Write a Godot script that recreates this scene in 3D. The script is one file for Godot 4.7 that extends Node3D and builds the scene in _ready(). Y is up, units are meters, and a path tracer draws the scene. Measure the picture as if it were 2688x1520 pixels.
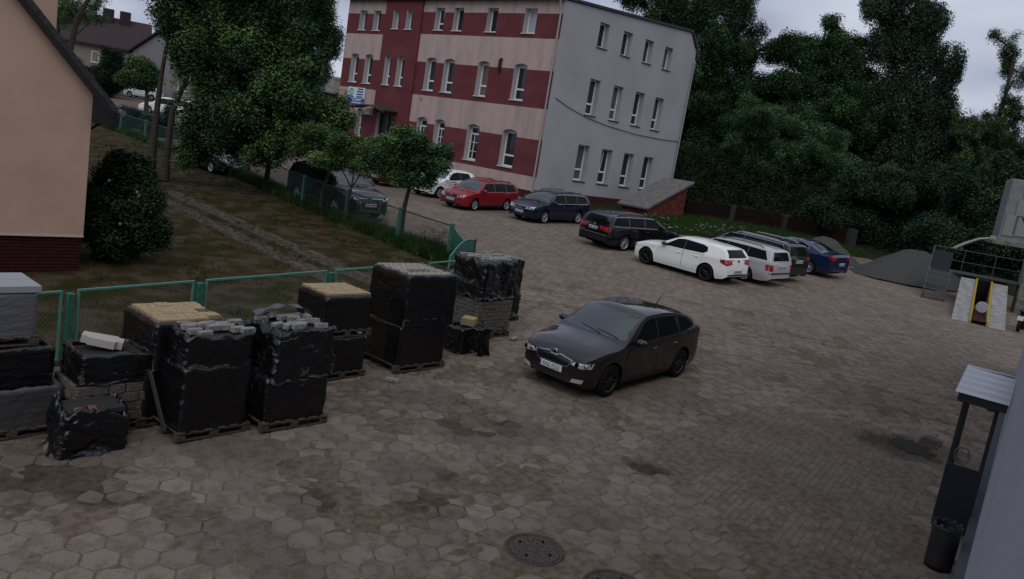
extends Node3D

# ---------- mesh collector ----------
class MB:
	var v := PackedVector3Array()
	var n := PackedVector3Array()
	var c := PackedColorArray()
	var col := Color(1, 1, 1)
	var colored := false
	func tri_n(a: Vector3, b: Vector3, d: Vector3, na: Vector3, nb: Vector3, nd: Vector3) -> void:
		v.append(a); v.append(d); v.append(b)
		n.append(na); n.append(nd); n.append(nb)
		if colored:
			c.append(col); c.append(col); c.append(col)
	func tri(a: Vector3, b: Vector3, d: Vector3) -> void:
		var m := (b - a).cross(d - a)
		if m.length_squared() < 1e-16: return
		m = m.normalized()
		tri_n(a, b, d, m, m, m)
	func quad(a: Vector3, b: Vector3, d: Vector3, e: Vector3) -> void:
		tri(a, b, d); tri(a, d, e)
	func quad_out(a: Vector3, b: Vector3, d: Vector3, e: Vector3, cen: Vector3) -> void:
		var m := (b - a).cross(d - a)
		if m.length_squared() < 1e-16: m = (d - a).cross(e - a)
		if m.dot((a + b + d + e) * 0.25 - cen) >= 0.0: quad(a, b, d, e)
		else: quad(a, e, d, b)
	func tri_out(a: Vector3, b: Vector3, d: Vector3, cen: Vector3) -> void:
		if (b - a).cross(d - a).dot((a + b + d) / 3.0 - cen) >= 0.0: tri(a, b, d)
		else: tri(a, d, b)
	func box(cen: Vector3, size: Vector3, bas := Basis()) -> void:
		var h := size * 0.5
		for ax in 3:
			for s in [-1.0, 1.0]:
				var p := []
				for k in [[-1, -1], [1, -1], [1, 1], [-1, 1]]:
					var q := Vector3()
					q[ax] = h[ax] * s
					q[(ax + 1) % 3] = h[(ax + 1) % 3] * k[0]
					q[(ax + 2) % 3] = h[(ax + 2) % 3] * k[1]
					p.append(cen + bas * q)
				quad_out(p[0], p[1], p[2], p[3], cen)
	func cbox(cen: Vector3, size: Vector3, ch: float, bas := Basis()) -> void:
		var h := size * 0.5
		var f := func(sg: Array, ax: int) -> Vector3:
			var q := Vector3()
			for k in 3:
				q[k] = sg[k] * (h[k] - (0.0 if k == ax else ch))
			return cen + bas * q
		for ax in 3:
			for s in [-1, 1]:
				var p := []
				for k in [[-1, -1], [1, -1], [1, 1], [-1, 1]]:
					var sg := [0, 0, 0]
					sg[ax] = s; sg[(ax + 1) % 3] = k[0]; sg[(ax + 2) % 3] = k[1]
					p.append(f.call(sg, ax))
				quad_out(p[0], p[1], p[2], p[3], cen)
		for ax in 3:
			var b1 := (ax + 1) % 3
			var b2 := (ax + 2) % 3
			for s1 in [-1, 1]:
				for s2 in [-1, 1]:
					var g1 := [0, 0, 0]
					var g2 := [0, 0, 0]
					g1[ax] = -1; g2[ax] = 1
					g1[b1] = s1; g2[b1] = s1; g1[b2] = s2; g2[b2] = s2
					quad_out(f.call(g1, b1), f.call(g2, b1), f.call(g2, b2), f.call(g1, b2), cen)
		for x in [-1, 1]:
			for y in [-1, 1]:
				for z in [-1, 1]:
					tri_out(f.call([x, y, z], 0), f.call([x, y, z], 1), f.call([x, y, z], 2), cen)
	func tube(pts: Array, radii: Array, sides := 8, caps := true) -> void:
		var rings := []
		var prev := Vector3(0.123, 0.9, 0.31).normalized()
		var m := pts.size()
		for i in m:
			var t: Vector3 = (pts[min(i + 1, m - 1)] - pts[max(i - 1, 0)]).normalized()
			var x := (prev - t * prev.dot(t))
			if x.length() < 0.01: x = t.cross(Vector3(1, 0, 0))
			x = x.normalized()
			prev = x
			var y := t.cross(x)
			var ring := []
			for k in sides:
				var a := TAU * k / sides
				var d := x * cos(a) + y * sin(a)
				ring.append([pts[i] + d * radii[i], d])
			rings.append(ring)
		for i in m - 1:
			for k in sides:
				var k2 := (k + 1) % sides
				var a = rings[i][k]; var b = rings[i][k2]; var d = rings[i + 1][k2]; var e = rings[i + 1][k]
				tri_n(a[0], b[0], d[0], a[1], b[1], d[1])
				tri_n(a[0], d[0], e[0], a[1], d[1], e[1])
		if caps:
			for k in range(1, sides - 1):
				tri(rings[0][0][0], rings[0][k + 1][0], rings[0][k][0])
				tri(rings[m - 1][0][0], rings[m - 1][k][0], rings[m - 1][k + 1][0])
	func lathe(prof: Array, segs: int, xf := Transform3D(), flat := false) -> void:
		# prof: Vector2(radius, height) bottom to top, axis y
		var nn := []
		for i in prof.size():
			var t: Vector2 = prof[min(i + 1, prof.size() - 1)] - prof[max(i - 1, 0)]
			nn.append(Vector2(t.y, -t.x).normalized())
		for i in prof.size() - 1:
			for k in segs:
				var a0 := TAU * k / segs
				var a1 := TAU * (k + 1) / segs
				var f := func(j: int, a: float) -> Vector3: return xf * Vector3(prof[j].x * cos(a), prof[j].y, -prof[j].x * sin(a))
				var g := func(j: int, a: float) -> Vector3: return (xf.basis * Vector3(nn[j].x * cos(a), nn[j].y, -nn[j].x * sin(a))).normalized()
				var p0: Vector3 = f.call(i, a0); var p1: Vector3 = f.call(i, a1); var p2: Vector3 = f.call(i + 1, a1); var p3: Vector3 = f.call(i + 1, a0)
				if flat: quad(p0, p1, p2, p3)
				else:
					var n0: Vector3 = g.call(i, a0); var n1: Vector3 = g.call(i, a1); var n2: Vector3 = g.call(i + 1, a1); var n3: Vector3 = g.call(i + 1, a0)
					if prof[i].x > 1e-5: tri_n(p0, p1, p2, n0, n1, n2)
					if prof[i + 1].x > 1e-5: tri_n(p0, p2, p3, n0, n2, n3)
					elif prof[i].x > 1e-5: tri_n(p0, p1, p2, n0, n1, n2)
	func grid(rows: Array, wrap := false, flip := false) -> void:
		# rows of equal-length PackedVector3Array; smooth normals
		var R := rows.size()
		var K: int = rows[0].size()
		var nr := []
		for i in R:
			var a: PackedVector3Array = rows[max(i - 1, 0)]
			var b: PackedVector3Array = rows[min(i + 1, R - 1)]
			var m: PackedVector3Array = rows[i]
			var line := PackedVector3Array()
			for k in K:
				var k0 := (k - 1 + K) % K if wrap else maxi(k - 1, 0)
				var k1 := (k + 1) % K if wrap else mini(k + 1, K - 1)
				var q := (m[k1] - m[k0]).cross(b[k] - a[k])
				if flip: q = -q
				line.append(q.normalized() if q.length_squared() > 1e-18 else Vector3.UP)
			nr.append(line)
		for i in R - 1:
			for k in (K if wrap else K - 1):
				var k1 := (k + 1) % K
				var p0: Vector3 = rows[i][k]; var p1: Vector3 = rows[i][k1]; var p2: Vector3 = rows[i + 1][k1]; var p3: Vector3 = rows[i + 1][k]
				if flip:
					tri_n(p0, p2, p1, nr[i][k], nr[i + 1][k1], nr[i][k1])
					tri_n(p0, p3, p2, nr[i][k], nr[i + 1][k], nr[i + 1][k1])
				else:
					tri_n(p0, p1, p2, nr[i][k], nr[i][k1], nr[i + 1][k1])
					tri_n(p0, p2, p3, nr[i][k], nr[i + 1][k1], nr[i + 1][k])
	func prism(poly: PackedVector2Array, o: Vector3, ux: Vector3, uy: Vector3, depth: Vector3) -> void:
		# polygon in plane (ux, uy) swept by depth
		var idx := Geometry2D.triangulate_polygon(poly)
		var cen := Vector3()
		for p in poly: cen += o + ux * p.x + uy * p.y
		cen = cen / poly.size() + depth * 0.5
		var P := func(i: int, t: float) -> Vector3: return o + ux * poly[i].x + uy * poly[i].y + depth * t
		for k in range(0, idx.size(), 3):
			for t in [0.0, 1.0]:
				var a: Vector3 = P.call(idx[k], t); var b: Vector3 = P.call(idx[k + 1], t); var d: Vector3 = P.call(idx[k + 2], t)
				if (b - a).cross(d - a).dot(depth) * (t - 0.5) >= 0: tri(a, b, d)
				else: tri(a, d, b)
		var ccw := not Geometry2D.is_polygon_clockwise(poly)
		var flipm := (ux.cross(uy).dot(depth) > 0) == ccw
		for i in poly.size():
			var j := (i + 1) % poly.size()
			if flipm: quad(P.call(i, 0.0), P.call(j, 0.0), P.call(j, 1.0), P.call(i, 1.0))
			else: quad(P.call(i, 0.0), P.call(i, 1.0), P.call(j, 1.0), P.call(j, 0.0))
	func mesh() -> ArrayMesh:
		var m := ArrayMesh.new()
		var a := []
		a.resize(Mesh.ARRAY_MAX)
		a[Mesh.ARRAY_VERTEX] = v
		a[Mesh.ARRAY_NORMAL] = n
		if colored: a[Mesh.ARRAY_COLOR] = c
		m.add_surface_from_arrays(Mesh.PRIMITIVE_TRIANGLES, a)
		return m

# ---------- naming, tagging ----------
var used := {}
func numbered(called: String) -> String:
	if not used.has(called):
		used[called] = 0
		return called
	used[called] += 1
	return "%s_%03d" % [called, used[called]]
func tag(o: Node, label: String, category: String, group := "") -> Node:
	o.set_meta("label", label); o.set_meta("category", category)
	if group != "": o.set_meta("group", group)
	return o
func thing(called: String, label: String, category: String, at := Vector3.ZERO, bas := Basis(), group := "") -> Node3D:
	var o := Node3D.new()
	o.name = numbered(called)
	add_child(o)
	o.transform = Transform3D(bas, at)
	tag(o, label, category, group)
	return o
func obj(called: String, m, material: Material, parent: Node = null) -> MeshInstance3D:
	var o := MeshInstance3D.new()
	o.mesh = m.mesh() if m is MB else m
	o.material_override = material
	if parent == null:
		o.name = numbered(called)
		add_child(o)
	else:
		o.name = called
		parent.add_child(o, true)
	return o
func struct(called: String, m, material: Material, parent: Node = null) -> MeshInstance3D:
	var o := obj(called, m, material, parent)
	if parent == null: o.set_meta("kind", "structure")
	return o
func stuff(o: Node) -> Node:
	o.set_meta("kind", "stuff")
	return o
func many(called: String, mesh: Mesh, material: Material, xf: Array, cols: Array, parent: Node = null) -> MultiMeshInstance3D:
	var mm := MultiMesh.new()
	mm.transform_format = MultiMesh.TRANSFORM_3D
	mm.use_colors = cols.size() > 0
	mm.mesh = mesh
	mm.instance_count = xf.size()
	for i in xf.size():
		mm.set_instance_transform(i, xf[i])
		if cols.size() > 0: mm.set_instance_color(i, cols[i])
	var o := MultiMeshInstance3D.new()
	o.multimesh = mm
	o.material_override = material
	o.set_meta("kind", "stuff")
	if parent == null:
		o.name = numbered(called)
		add_child(o)
	else:
		o.name = called
		parent.add_child(o, true)
	return o

# ---------- materials ----------
var mats := {}
func L(r: float, g: float, b: float) -> Color: return Color(r, g, b)
func M(key: String, c: Color = Color(0.5, 0.5, 0.5), rough := 0.8, metal := 0.0, spec := 0.5) -> StandardMaterial3D:
	if mats.has(key): return mats[key]
	var m := StandardMaterial3D.new()
	m.resource_name = key
	m.albedo_color = c.linear_to_srgb()
	m.roughness = rough; m.metallic = metal; m.metallic_specular = spec if rough < 0.7 else minf(spec, 0.15)
	mats[key] = m
	return m
func paint(key: String, c: Color, metal := 0.2) -> StandardMaterial3D:
	if mats.has(key): return mats[key]
	var m := M(key, c, 0.4, metal)
	m.clearcoat_enabled = true; m.clearcoat = 1.0; m.clearcoat_roughness = 0.03
	m.metallic_specular = 0.1
	return m
var tex_seed := 11
func noise_tex(c1: Color, c2: Color, c3: Color, fc: float, ff: float, fine_k: float, size := 512, sx := 1.0) -> ImageTexture:
	# c1..c3 linear; coarse noise blends them, fine noise modulates brightness
	tex_seed += 7
	var a := FastNoiseLite.new()
	a.seed = tex_seed; a.frequency = fc; a.fractal_octaves = 4
	var b := FastNoiseLite.new()
	b.seed = tex_seed + 3; b.frequency = ff; b.fractal_octaves = 3
	var ia := a.get_seamless_image(size, size)
	var ib := b.get_seamless_image(size, size)
	var da := ia.get_data()
	var db := ib.get_data()
	var lut := []
	for i in 256:
		var t := clampf((i / 255.0 - 0.25) / 0.5, 0, 1)
		var c := c1.lerp(c2, t * 2.0) if t < 0.5 else c2.lerp(c3, t * 2.0 - 1.0)
		lut.append(c)
	var lf := PackedFloat32Array()
	for i in 256: lf.append(1.0 + fine_k * (i / 127.5 - 1.0) * 1.6)
	var gam := PackedByteArray()
	for i in 1025: gam.append(int(clampf(255.0 * Color(i / 1024.0, 0, 0).linear_to_srgb().r, 0, 255)))
	var out := PackedByteArray()
	out.resize(size * size * 3)
	for i in size * size:
		var c: Color = lut[da[i]]
		var k := lf[db[i]] * 1024.0
		out[i * 3] = gam[clampi(int(c.r * k), 0, 1024)]
		out[i * 3 + 1] = gam[clampi(int(c.g * k), 0, 1024)]
		out[i * 3 + 2] = gam[clampi(int(c.b * k), 0, 1024)]
	return ImageTexture.create_from_image(Image.create_from_data(size, size, false, Image.FORMAT_RGB8, out))
func MT(key: String, c1: Color = Color(), c2: Color = Color(), c3: Color = Color(), tile := Vector3(2, 2, 2), rough := 0.85, fc := 0.01, ff := 0.06, fine_k := 0.2, world := true) -> StandardMaterial3D:
	if mats.has(key): return mats[key]
	var m := StandardMaterial3D.new()
	m.resource_name = key
	m.albedo_texture = noise_tex(c1, c2, c3, fc, ff, fine_k)
	m.uv1_triplanar = true
	m.uv1_world_triplanar = world
	m.uv1_scale = Vector3(1 / tile.x, 1 / tile.y, 1 / tile.z)
	m.roughness = rough
	m.metallic_specular = 0.5 if rough < 0.7 else 0.15
	mats[key] = m
	return m
func relief(m: StandardMaterial3D, freq: float, cm: float, size := 512) -> StandardMaterial3D:
	tex_seed += 5
	var a := FastNoiseLite.new()
	a.seed = tex_seed; a.frequency = freq; a.fractal_octaves = 4
	m.heightmap_enabled = true
	m.heightmap_texture = ImageTexture.create_from_image(a.get_seamless_image(size, size))
	m.heightmap_scale = cm
	return m

# ---------- the site ----------
const YAW := 0.7254
var DR := Vector3(sin(YAW), 0, -cos(YAW))      # along the grey gable wall, away
var DL := Vector3(-cos(YAW), 0, -sin(YAW))     # along the red front, to the left
var WD := Vector3(0.536, 0, -0.8443)           # along the white wall on the right
var WN := Vector3(0.8443, 0, 0.536)
var UP := Vector3.UP
var rng := RandomNumberGenerator.new()
var nz := FastNoiseLite.new()
func rnd(a: float, b: float) -> float: return rng.randf_range(a, b)
func bank(x: float, z: float) -> float:
	var d1 := -(z + 56.0)
	var d2 := (x - 18.5) * 0.794 + (z + 55.0) * -0.607
	var d := maxf(d1, d2)
	if d2 <= 0.0 or x < 17.0: d = maxf(d1, d2 if x > 17.0 else -1.0)
	var t := clampf(d / 8.0, 0, 1)
	return 3.4 * t * t * (3 - 2 * t) * smoothstep(8.5, 12.5, x)
func gy(x: float, z: float) -> float:
	var d := -z
	if d > 100.0: d = 100.0 + (d - 100.0) * 0.25
	return 0.0057 * clampf(x, -90, 90) + 0.0393 * d
func G(x: float, z: float, h := 0.0) -> Vector3: return Vector3(x, gy(x, z) + h, z)
func GV(p: Vector3, h := 0.0) -> Vector3: return Vector3(p.x, gy(p.x, p.z) + h, p.z)
func slope_basis(yaw: float) -> Basis:
	# x axis = heading (cos yaw, -sin yaw), lying on the sloping yard
	var up := Vector3(-0.0057, 1, 0.0393).normalized()
	var f := Vector3(cos(yaw), 0, -sin(yaw))
	f = (f - up * f.dot(up)).normalized()
	return Basis(f, up, f.cross(up))
func poly_sheet(pts: Array, h: float) -> MB:
	var m := MB.new()
	var p2 := PackedVector2Array()
	for p in pts: p2.append(p)
	var idx := Geometry2D.triangulate_polygon(p2)
	for k in range(0, idx.size(), 3):
		var q := [G(p2[idx[k]].x, p2[idx[k]].y, h), G(p2[idx[k + 1]].x, p2[idx[k + 1]].y, h), G(p2[idx[k + 2]].x, p2[idx[k + 2]].y, h)]
		if (q[1] - q[0]).cross(q[2] - q[0]).y > 0: m.tri(q[0], q[1], q[2])
		else: m.tri(q[0], q[2], q[1])
	return m
func _ready() -> void:
	rng.seed = 20260511
	nz.seed = 5; nz.frequency = 0.35
	# ---- camera ----
	var cam := Camera3D.new()
	cam.name = "camera"
	add_child(cam)
	var cp := cos(0.170236); var sp := sin(0.170236); var cr := cos(0.161512); var sr := sin(0.161512)
	var ey := Vector3(0, cp, -sp)
	var right := Vector3(cr, 0, 0) + ey * sr
	var up := ey * cr - Vector3(sr, 0, 0)
	cam.transform = Transform3D(Basis(right, up, Vector3(0, sp, cp)), Vector3(0, 4.8086, 0))
	cam.fov = 39.232
	cam.near = 0.05; cam.far = 600.0
	cam.current = true
	# ---- sky, sun, exposure ----
	var we := WorldEnvironment.new()
	we.name = "world"
	var env := Environment.new()
	env.background_mode = Environment.BG_SKY
	var sky := Sky.new()
	var psm := PanoramaSkyMaterial.new()
	psm.panorama = cloud_sky()
	sky.sky_material = psm
	env.sky = sky
	env.tonemap_mode = Environment.TONE_MAPPER_LINEAR
	env.tonemap_exposure = 0.6
	env.sdfgi_enabled = true; env.ssao_enabled = true; env.ssil_enabled = true
	we.environment = env
	add_child(we)
	var sun := DirectionalLight3D.new()
	sun.name = "sun"
	sun.light_energy = 0.42
	sun.light_color = Color(1, 0.97, 0.92)
	sun.light_angular_distance = 50.0
	sun.shadow_enabled = true
	add_child(sun)
	sun.look_at_from_position(Vector3.ZERO, Vector3(0.12, -0.72, -0.68), Vector3.UP)
	# ---- setting, large structure, objects, small things ----
	terrain()
	pavement()
	factory()
	peach_house()
	right_wall()
	far_buildings()
	fences()
	trees()
	cars()
	pallets()
	right_side()
	small_things()

func cloud_sky() -> ImageTexture:
	var w := 1024
	var h := 512
	var a := FastNoiseLite.new()
	a.seed = 41; a.frequency = 1.6; a.fractal_octaves = 5
	var b := FastNoiseLite.new()
	b.seed = 77; b.frequency = 0.7; b.fractal_octaves = 3
	var img := Image.create(w, h, false, Image.FORMAT_RGBF)
	for j in h:
		var el := (0.5 - (j + 0.5) / h) * PI
		for i in w:
			var az := TAU * (i + 0.5) / w
			var d := Vector3(cos(az) * cos(el), sin(el), sin(az) * cos(el))
			var q := Vector3(d.x, 0, d.z) / (absf(d.y) + 0.22)
			var t := a.get_noise_3d(q.x, 0.5 * absf(d.y), q.z) * 0.9 + b.get_noise_3d(q.x, 2.0, q.z) * 0.9
			t = clampf(0.42 + t * 1.3, 0, 1)
			var lum := 1.0 + 0.22 * maxf(0.0, d.y)
			var c := Color(0.6, 0.66, 0.86).lerp(Color(0.95, 1.03, 1.2), t)
			if d.y < 0: c = Color(0.3, 0.3, 0.3)
			img.set_pixel(i, j, Color(c.r * lum, c.g * lum, c.b * lum))
	return ImageTexture.create_from_image(img)

# ---------- ground ----------
const YARD := [Vector2(-9.5, -5.0), Vector2(-7.9, -10.3), Vector2(-6.45, -12.35), Vector2(-2.75, -17.45), Vector2(-1.9, -24.3), Vector2(-1.3, -25.9), Vector2(-1.95, -25.5), Vector2(-4.1, -26.9), Vector2(-8.85, -32.4), Vector2(-14.2, -39.2), Vector2(-29.7, -55.3), Vector2(-52, -80), Vector2(-60, -96), Vector2(-8, -96), Vector2(0.2, -50.5), Vector2(7.0, -46.5), Vector2(8.2, -43.2), Vector2(14, -45.5), Vector2(19.5, -46), Vector2(23, -41), Vector2(27, -34), Vector2(17.5, -26.5), Vector2(6.9, -10.9), Vector2(3.4, -5.0)]
const SETTS := [Vector2(2.6, -12.83), Vector2(5.27, -15.68), Vector2(6.99, -15.18), Vector2(7.57, -14.47), Vector2(7.43, -13.12), Vector2(6.1, -10.9), Vector2(5.0, -8.8), Vector2(3.43, -8.88), Vector2(3.33, -10.43), Vector2(2.69, -11.41)]
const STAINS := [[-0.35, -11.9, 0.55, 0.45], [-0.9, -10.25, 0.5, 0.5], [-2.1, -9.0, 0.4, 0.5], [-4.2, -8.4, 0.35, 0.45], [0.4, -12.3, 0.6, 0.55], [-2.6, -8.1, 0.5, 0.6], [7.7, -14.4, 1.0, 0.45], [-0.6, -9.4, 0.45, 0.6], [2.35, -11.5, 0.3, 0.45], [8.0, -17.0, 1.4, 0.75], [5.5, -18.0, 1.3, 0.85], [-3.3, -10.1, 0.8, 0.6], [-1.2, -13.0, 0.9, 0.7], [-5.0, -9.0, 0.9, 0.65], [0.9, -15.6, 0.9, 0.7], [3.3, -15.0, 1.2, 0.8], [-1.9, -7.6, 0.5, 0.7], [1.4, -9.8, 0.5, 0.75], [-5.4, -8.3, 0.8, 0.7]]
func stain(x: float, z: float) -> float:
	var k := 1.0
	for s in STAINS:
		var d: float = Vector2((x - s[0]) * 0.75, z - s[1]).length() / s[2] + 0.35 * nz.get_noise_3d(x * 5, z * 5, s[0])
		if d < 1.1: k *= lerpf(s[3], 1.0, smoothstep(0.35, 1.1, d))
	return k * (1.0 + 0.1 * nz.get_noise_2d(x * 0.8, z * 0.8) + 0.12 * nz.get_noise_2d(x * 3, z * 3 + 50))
func in_poly(p: Array, x: float, z: float) -> bool:
	return Geometry2D.is_point_in_polygon(Vector2(x, z), PackedVector2Array(p))
func seen(p: Vector3, margin := 1.18) -> bool:
	var cam: Camera3D = get_node("camera")
	var q := cam.transform.affine_inverse() * p
	if q.z > -0.5: return false
	var ty := tan(deg_to_rad(39.232 * 0.5))
	return absf(q.y / -q.z) < ty * margin and absf(q.x / -q.z) < ty * 1024.0 / 579.0 * margin

func terrain() -> void:
	# one sheet out to the horizon, with the wooded bank behind the yard
	var m := MB.new()
	m.colored = true
	var xs := []
	var zs := []
	var x := -330.0
	while x <= 330.0:
		xs.append(x); x += 1.5 if x > -20 and x < 60 else 10.0
	var z := 40.0
	while z >= -420.0:
		zs.append(z); z -= 1.5 if z < -30 and z > -90 else 8.0
	for i in zs.size() - 1:
		for j in xs.size() - 1:
			var p := []
			for k in [[i, j], [i, j + 1], [i + 1, j + 1], [i + 1, j]]:
				var X: float = xs[k[1]]; var Z: float = zs[k[0]]
				p.append(G(X, Z, -0.035 + bank(X, Z) + (0.0 if bank(X, Z) < 0.05 else 0.25 * nz.get_noise_2d(X, Z))))
			var g := 0.5 + 0.5 * nz.get_noise_2d(xs[j] * 0.5, zs[i] * 0.5)
			m.col = Color(0.014, 0.02, 0.009).lerp(Color(0.03, 0.028, 0.017), g)
			m.quad(p[0], p[1], p[2], p[3])
	var gm := M("earth", L(1, 1, 1), 0.95)
	gm.vertex_color_use_as_albedo = true
	struct("ground", m, gm)
	# far road behind the green fence
	var road := MT("asphalt", L(0.115, 0.115, 0.12), L(0.14, 0.138, 0.14), L(0.165, 0.16, 0.16), Vector3(3, 3, 3), 0.9, 0.008, 0.09, 0.12)
	struct("road", poly_sheet([Vector2(-120, -78), Vector2(-60, -72), Vector2(-30, -58), Vector2(-24, -62), Vector2(-30, -96), Vector2(-60, -104), Vector2(-140, -120)], 0.02), road)
	# garden soil
	var soil := MT("garden_soil", L(0.022, 0.027, 0.007), L(0.04, 0.028, 0.0125), L(0.062, 0.049, 0.032), Vector3(6, 6, 6), 0.95, 0.011, 0.2, 0.5)
	relief(soil, 0.2, 2.0)
	struct("garden_ground", poly_sheet([Vector2(-16, -5), Vector2(-9.5, -5.0), Vector2(-7.9, -10.3), Vector2(-6.45, -12.35), Vector2(-2.75, -17.45), Vector2(-1.9, -24.3), Vector2(-4.1, -26.7), Vector2(-8.85, -32.2), Vector2(-14.2, -39.0), Vector2(-29.7, -55.1), Vector2(-60, -60), Vector2(-50, -20)], 0.0), soil)
	var path := MT("garden_path", L(0.045, 0.037, 0.024), L(0.075, 0.064, 0.05), L(0.095, 0.083, 0.069), Vector3(1.8, 1.8, 1.8), 0.95, 0.012, 0.12, 0.35)
	# two worn concrete strips, each built of slabs
	for k in 2:
		var a := Vector2(-13.4, -30.6) if k == 0 else Vector2(-13.1, -28.9)
		var b := Vector2(-3.0, -20.3) if k == 0 else Vector2(-3.6, -19.4)
		var dir := (b - a).normalized()
		var nrm := Vector2(-dir.y, dir.x)
		var pr := Node3D.new()
		pr.name = numbered("garden_path")
		add_child(pr)
		pr.set_meta("kind", "structure")
		var n := int((b - a).length() / 1.0)
		for i in n:
			var c := a + dir * (i + 0.5) + nrm * rnd(-0.03, 0.03)
			var s := MB.new()
			var bas := slope_basis(atan2(-dir.y, dir.x) + rnd(-0.02, 0.02))
			s.cbox(G(c.x, c.y, -0.02 + rnd(-0.012, 0.012)), Vector3(0.97, 0.08, 0.62 + rnd(-0.04, 0.04)), 0.015, bas)
			obj("slab", s, path, pr)
	# lawn before the wooded bank
	struct("lawn", poly_sheet([Vector2(6.6, -46.6), Vector2(8.2, -43.3), Vector2(14, -45.6), Vector2(19.5, -46.1), Vector2(21, -50), Vector2(17, -55.5), Vector2(10.6, -55.5), Vector2(7.4, -51.0)], 0.0), MT("lawn_soil", L(0.018, 0.03, 0.009), L(0.026, 0.042, 0.013), L(0.04, 0.055, 0.022), Vector3(2, 2, 2), 0.95, 0.012, 0.1, 0.3))
	struct("verge", poly_sheet([Vector2(-1.9, -25.0), Vector2(-4.1, -26.7), Vector2(-8.85, -32.2), Vector2(-14.2, -39.0), Vector2(-29.7, -55.1), Vector2(-29.0, -55.9), Vector2(-13.4, -39.6), Vector2(-8.1, -32.6), Vector2(-3.5, -27.4), Vector2(-1.5, -25.7)], 0.008), mats["lawn_soil"])

func paver_mesh(n_sides: int, rad: float, sx: float, sz: float, bev: float) -> ArrayMesh:
	var m := MB.new()
	var top := []
	var mid := []
	var low := []
	if n_sides == 6:
		for k in 6:
			var a := TAU * k / 6.0
			top.append(Vector3(cos(a) * (rad - bev), 0, sin(a) * (rad - bev)))
			mid.append(Vector3(cos(a) * rad, -bev * 0.8, sin(a) * rad))
			low.append(Vector3(cos(a) * rad, -0.05, sin(a) * rad))
	else:
		for q in [[1, 1], [-1, 1], [-1, -1], [1, -1]]:
			top.append(Vector3(q[0] * (sx - bev), 0, q[1] * (sz - bev)))
			mid.append(Vector3(q[0] * sx, -bev * 0.8, q[1] * sz))
			low.append(Vector3(q[0] * sx, -0.05, q[1] * sz))
	var K := top.size()
	var cen := Vector3(0, -0.05, 0)
	for k in range(1, K - 1): m.tri_out(top[0], top[k], top[k + 1], cen)
	for k in K:
		var j := (k + 1) % K
		m.quad_out(top[k], top[j], mid[j], mid[k], cen)
		m.quad_out(mid[k], mid[j], low[j], low[k], cen)
	return m.mesh()

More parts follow.
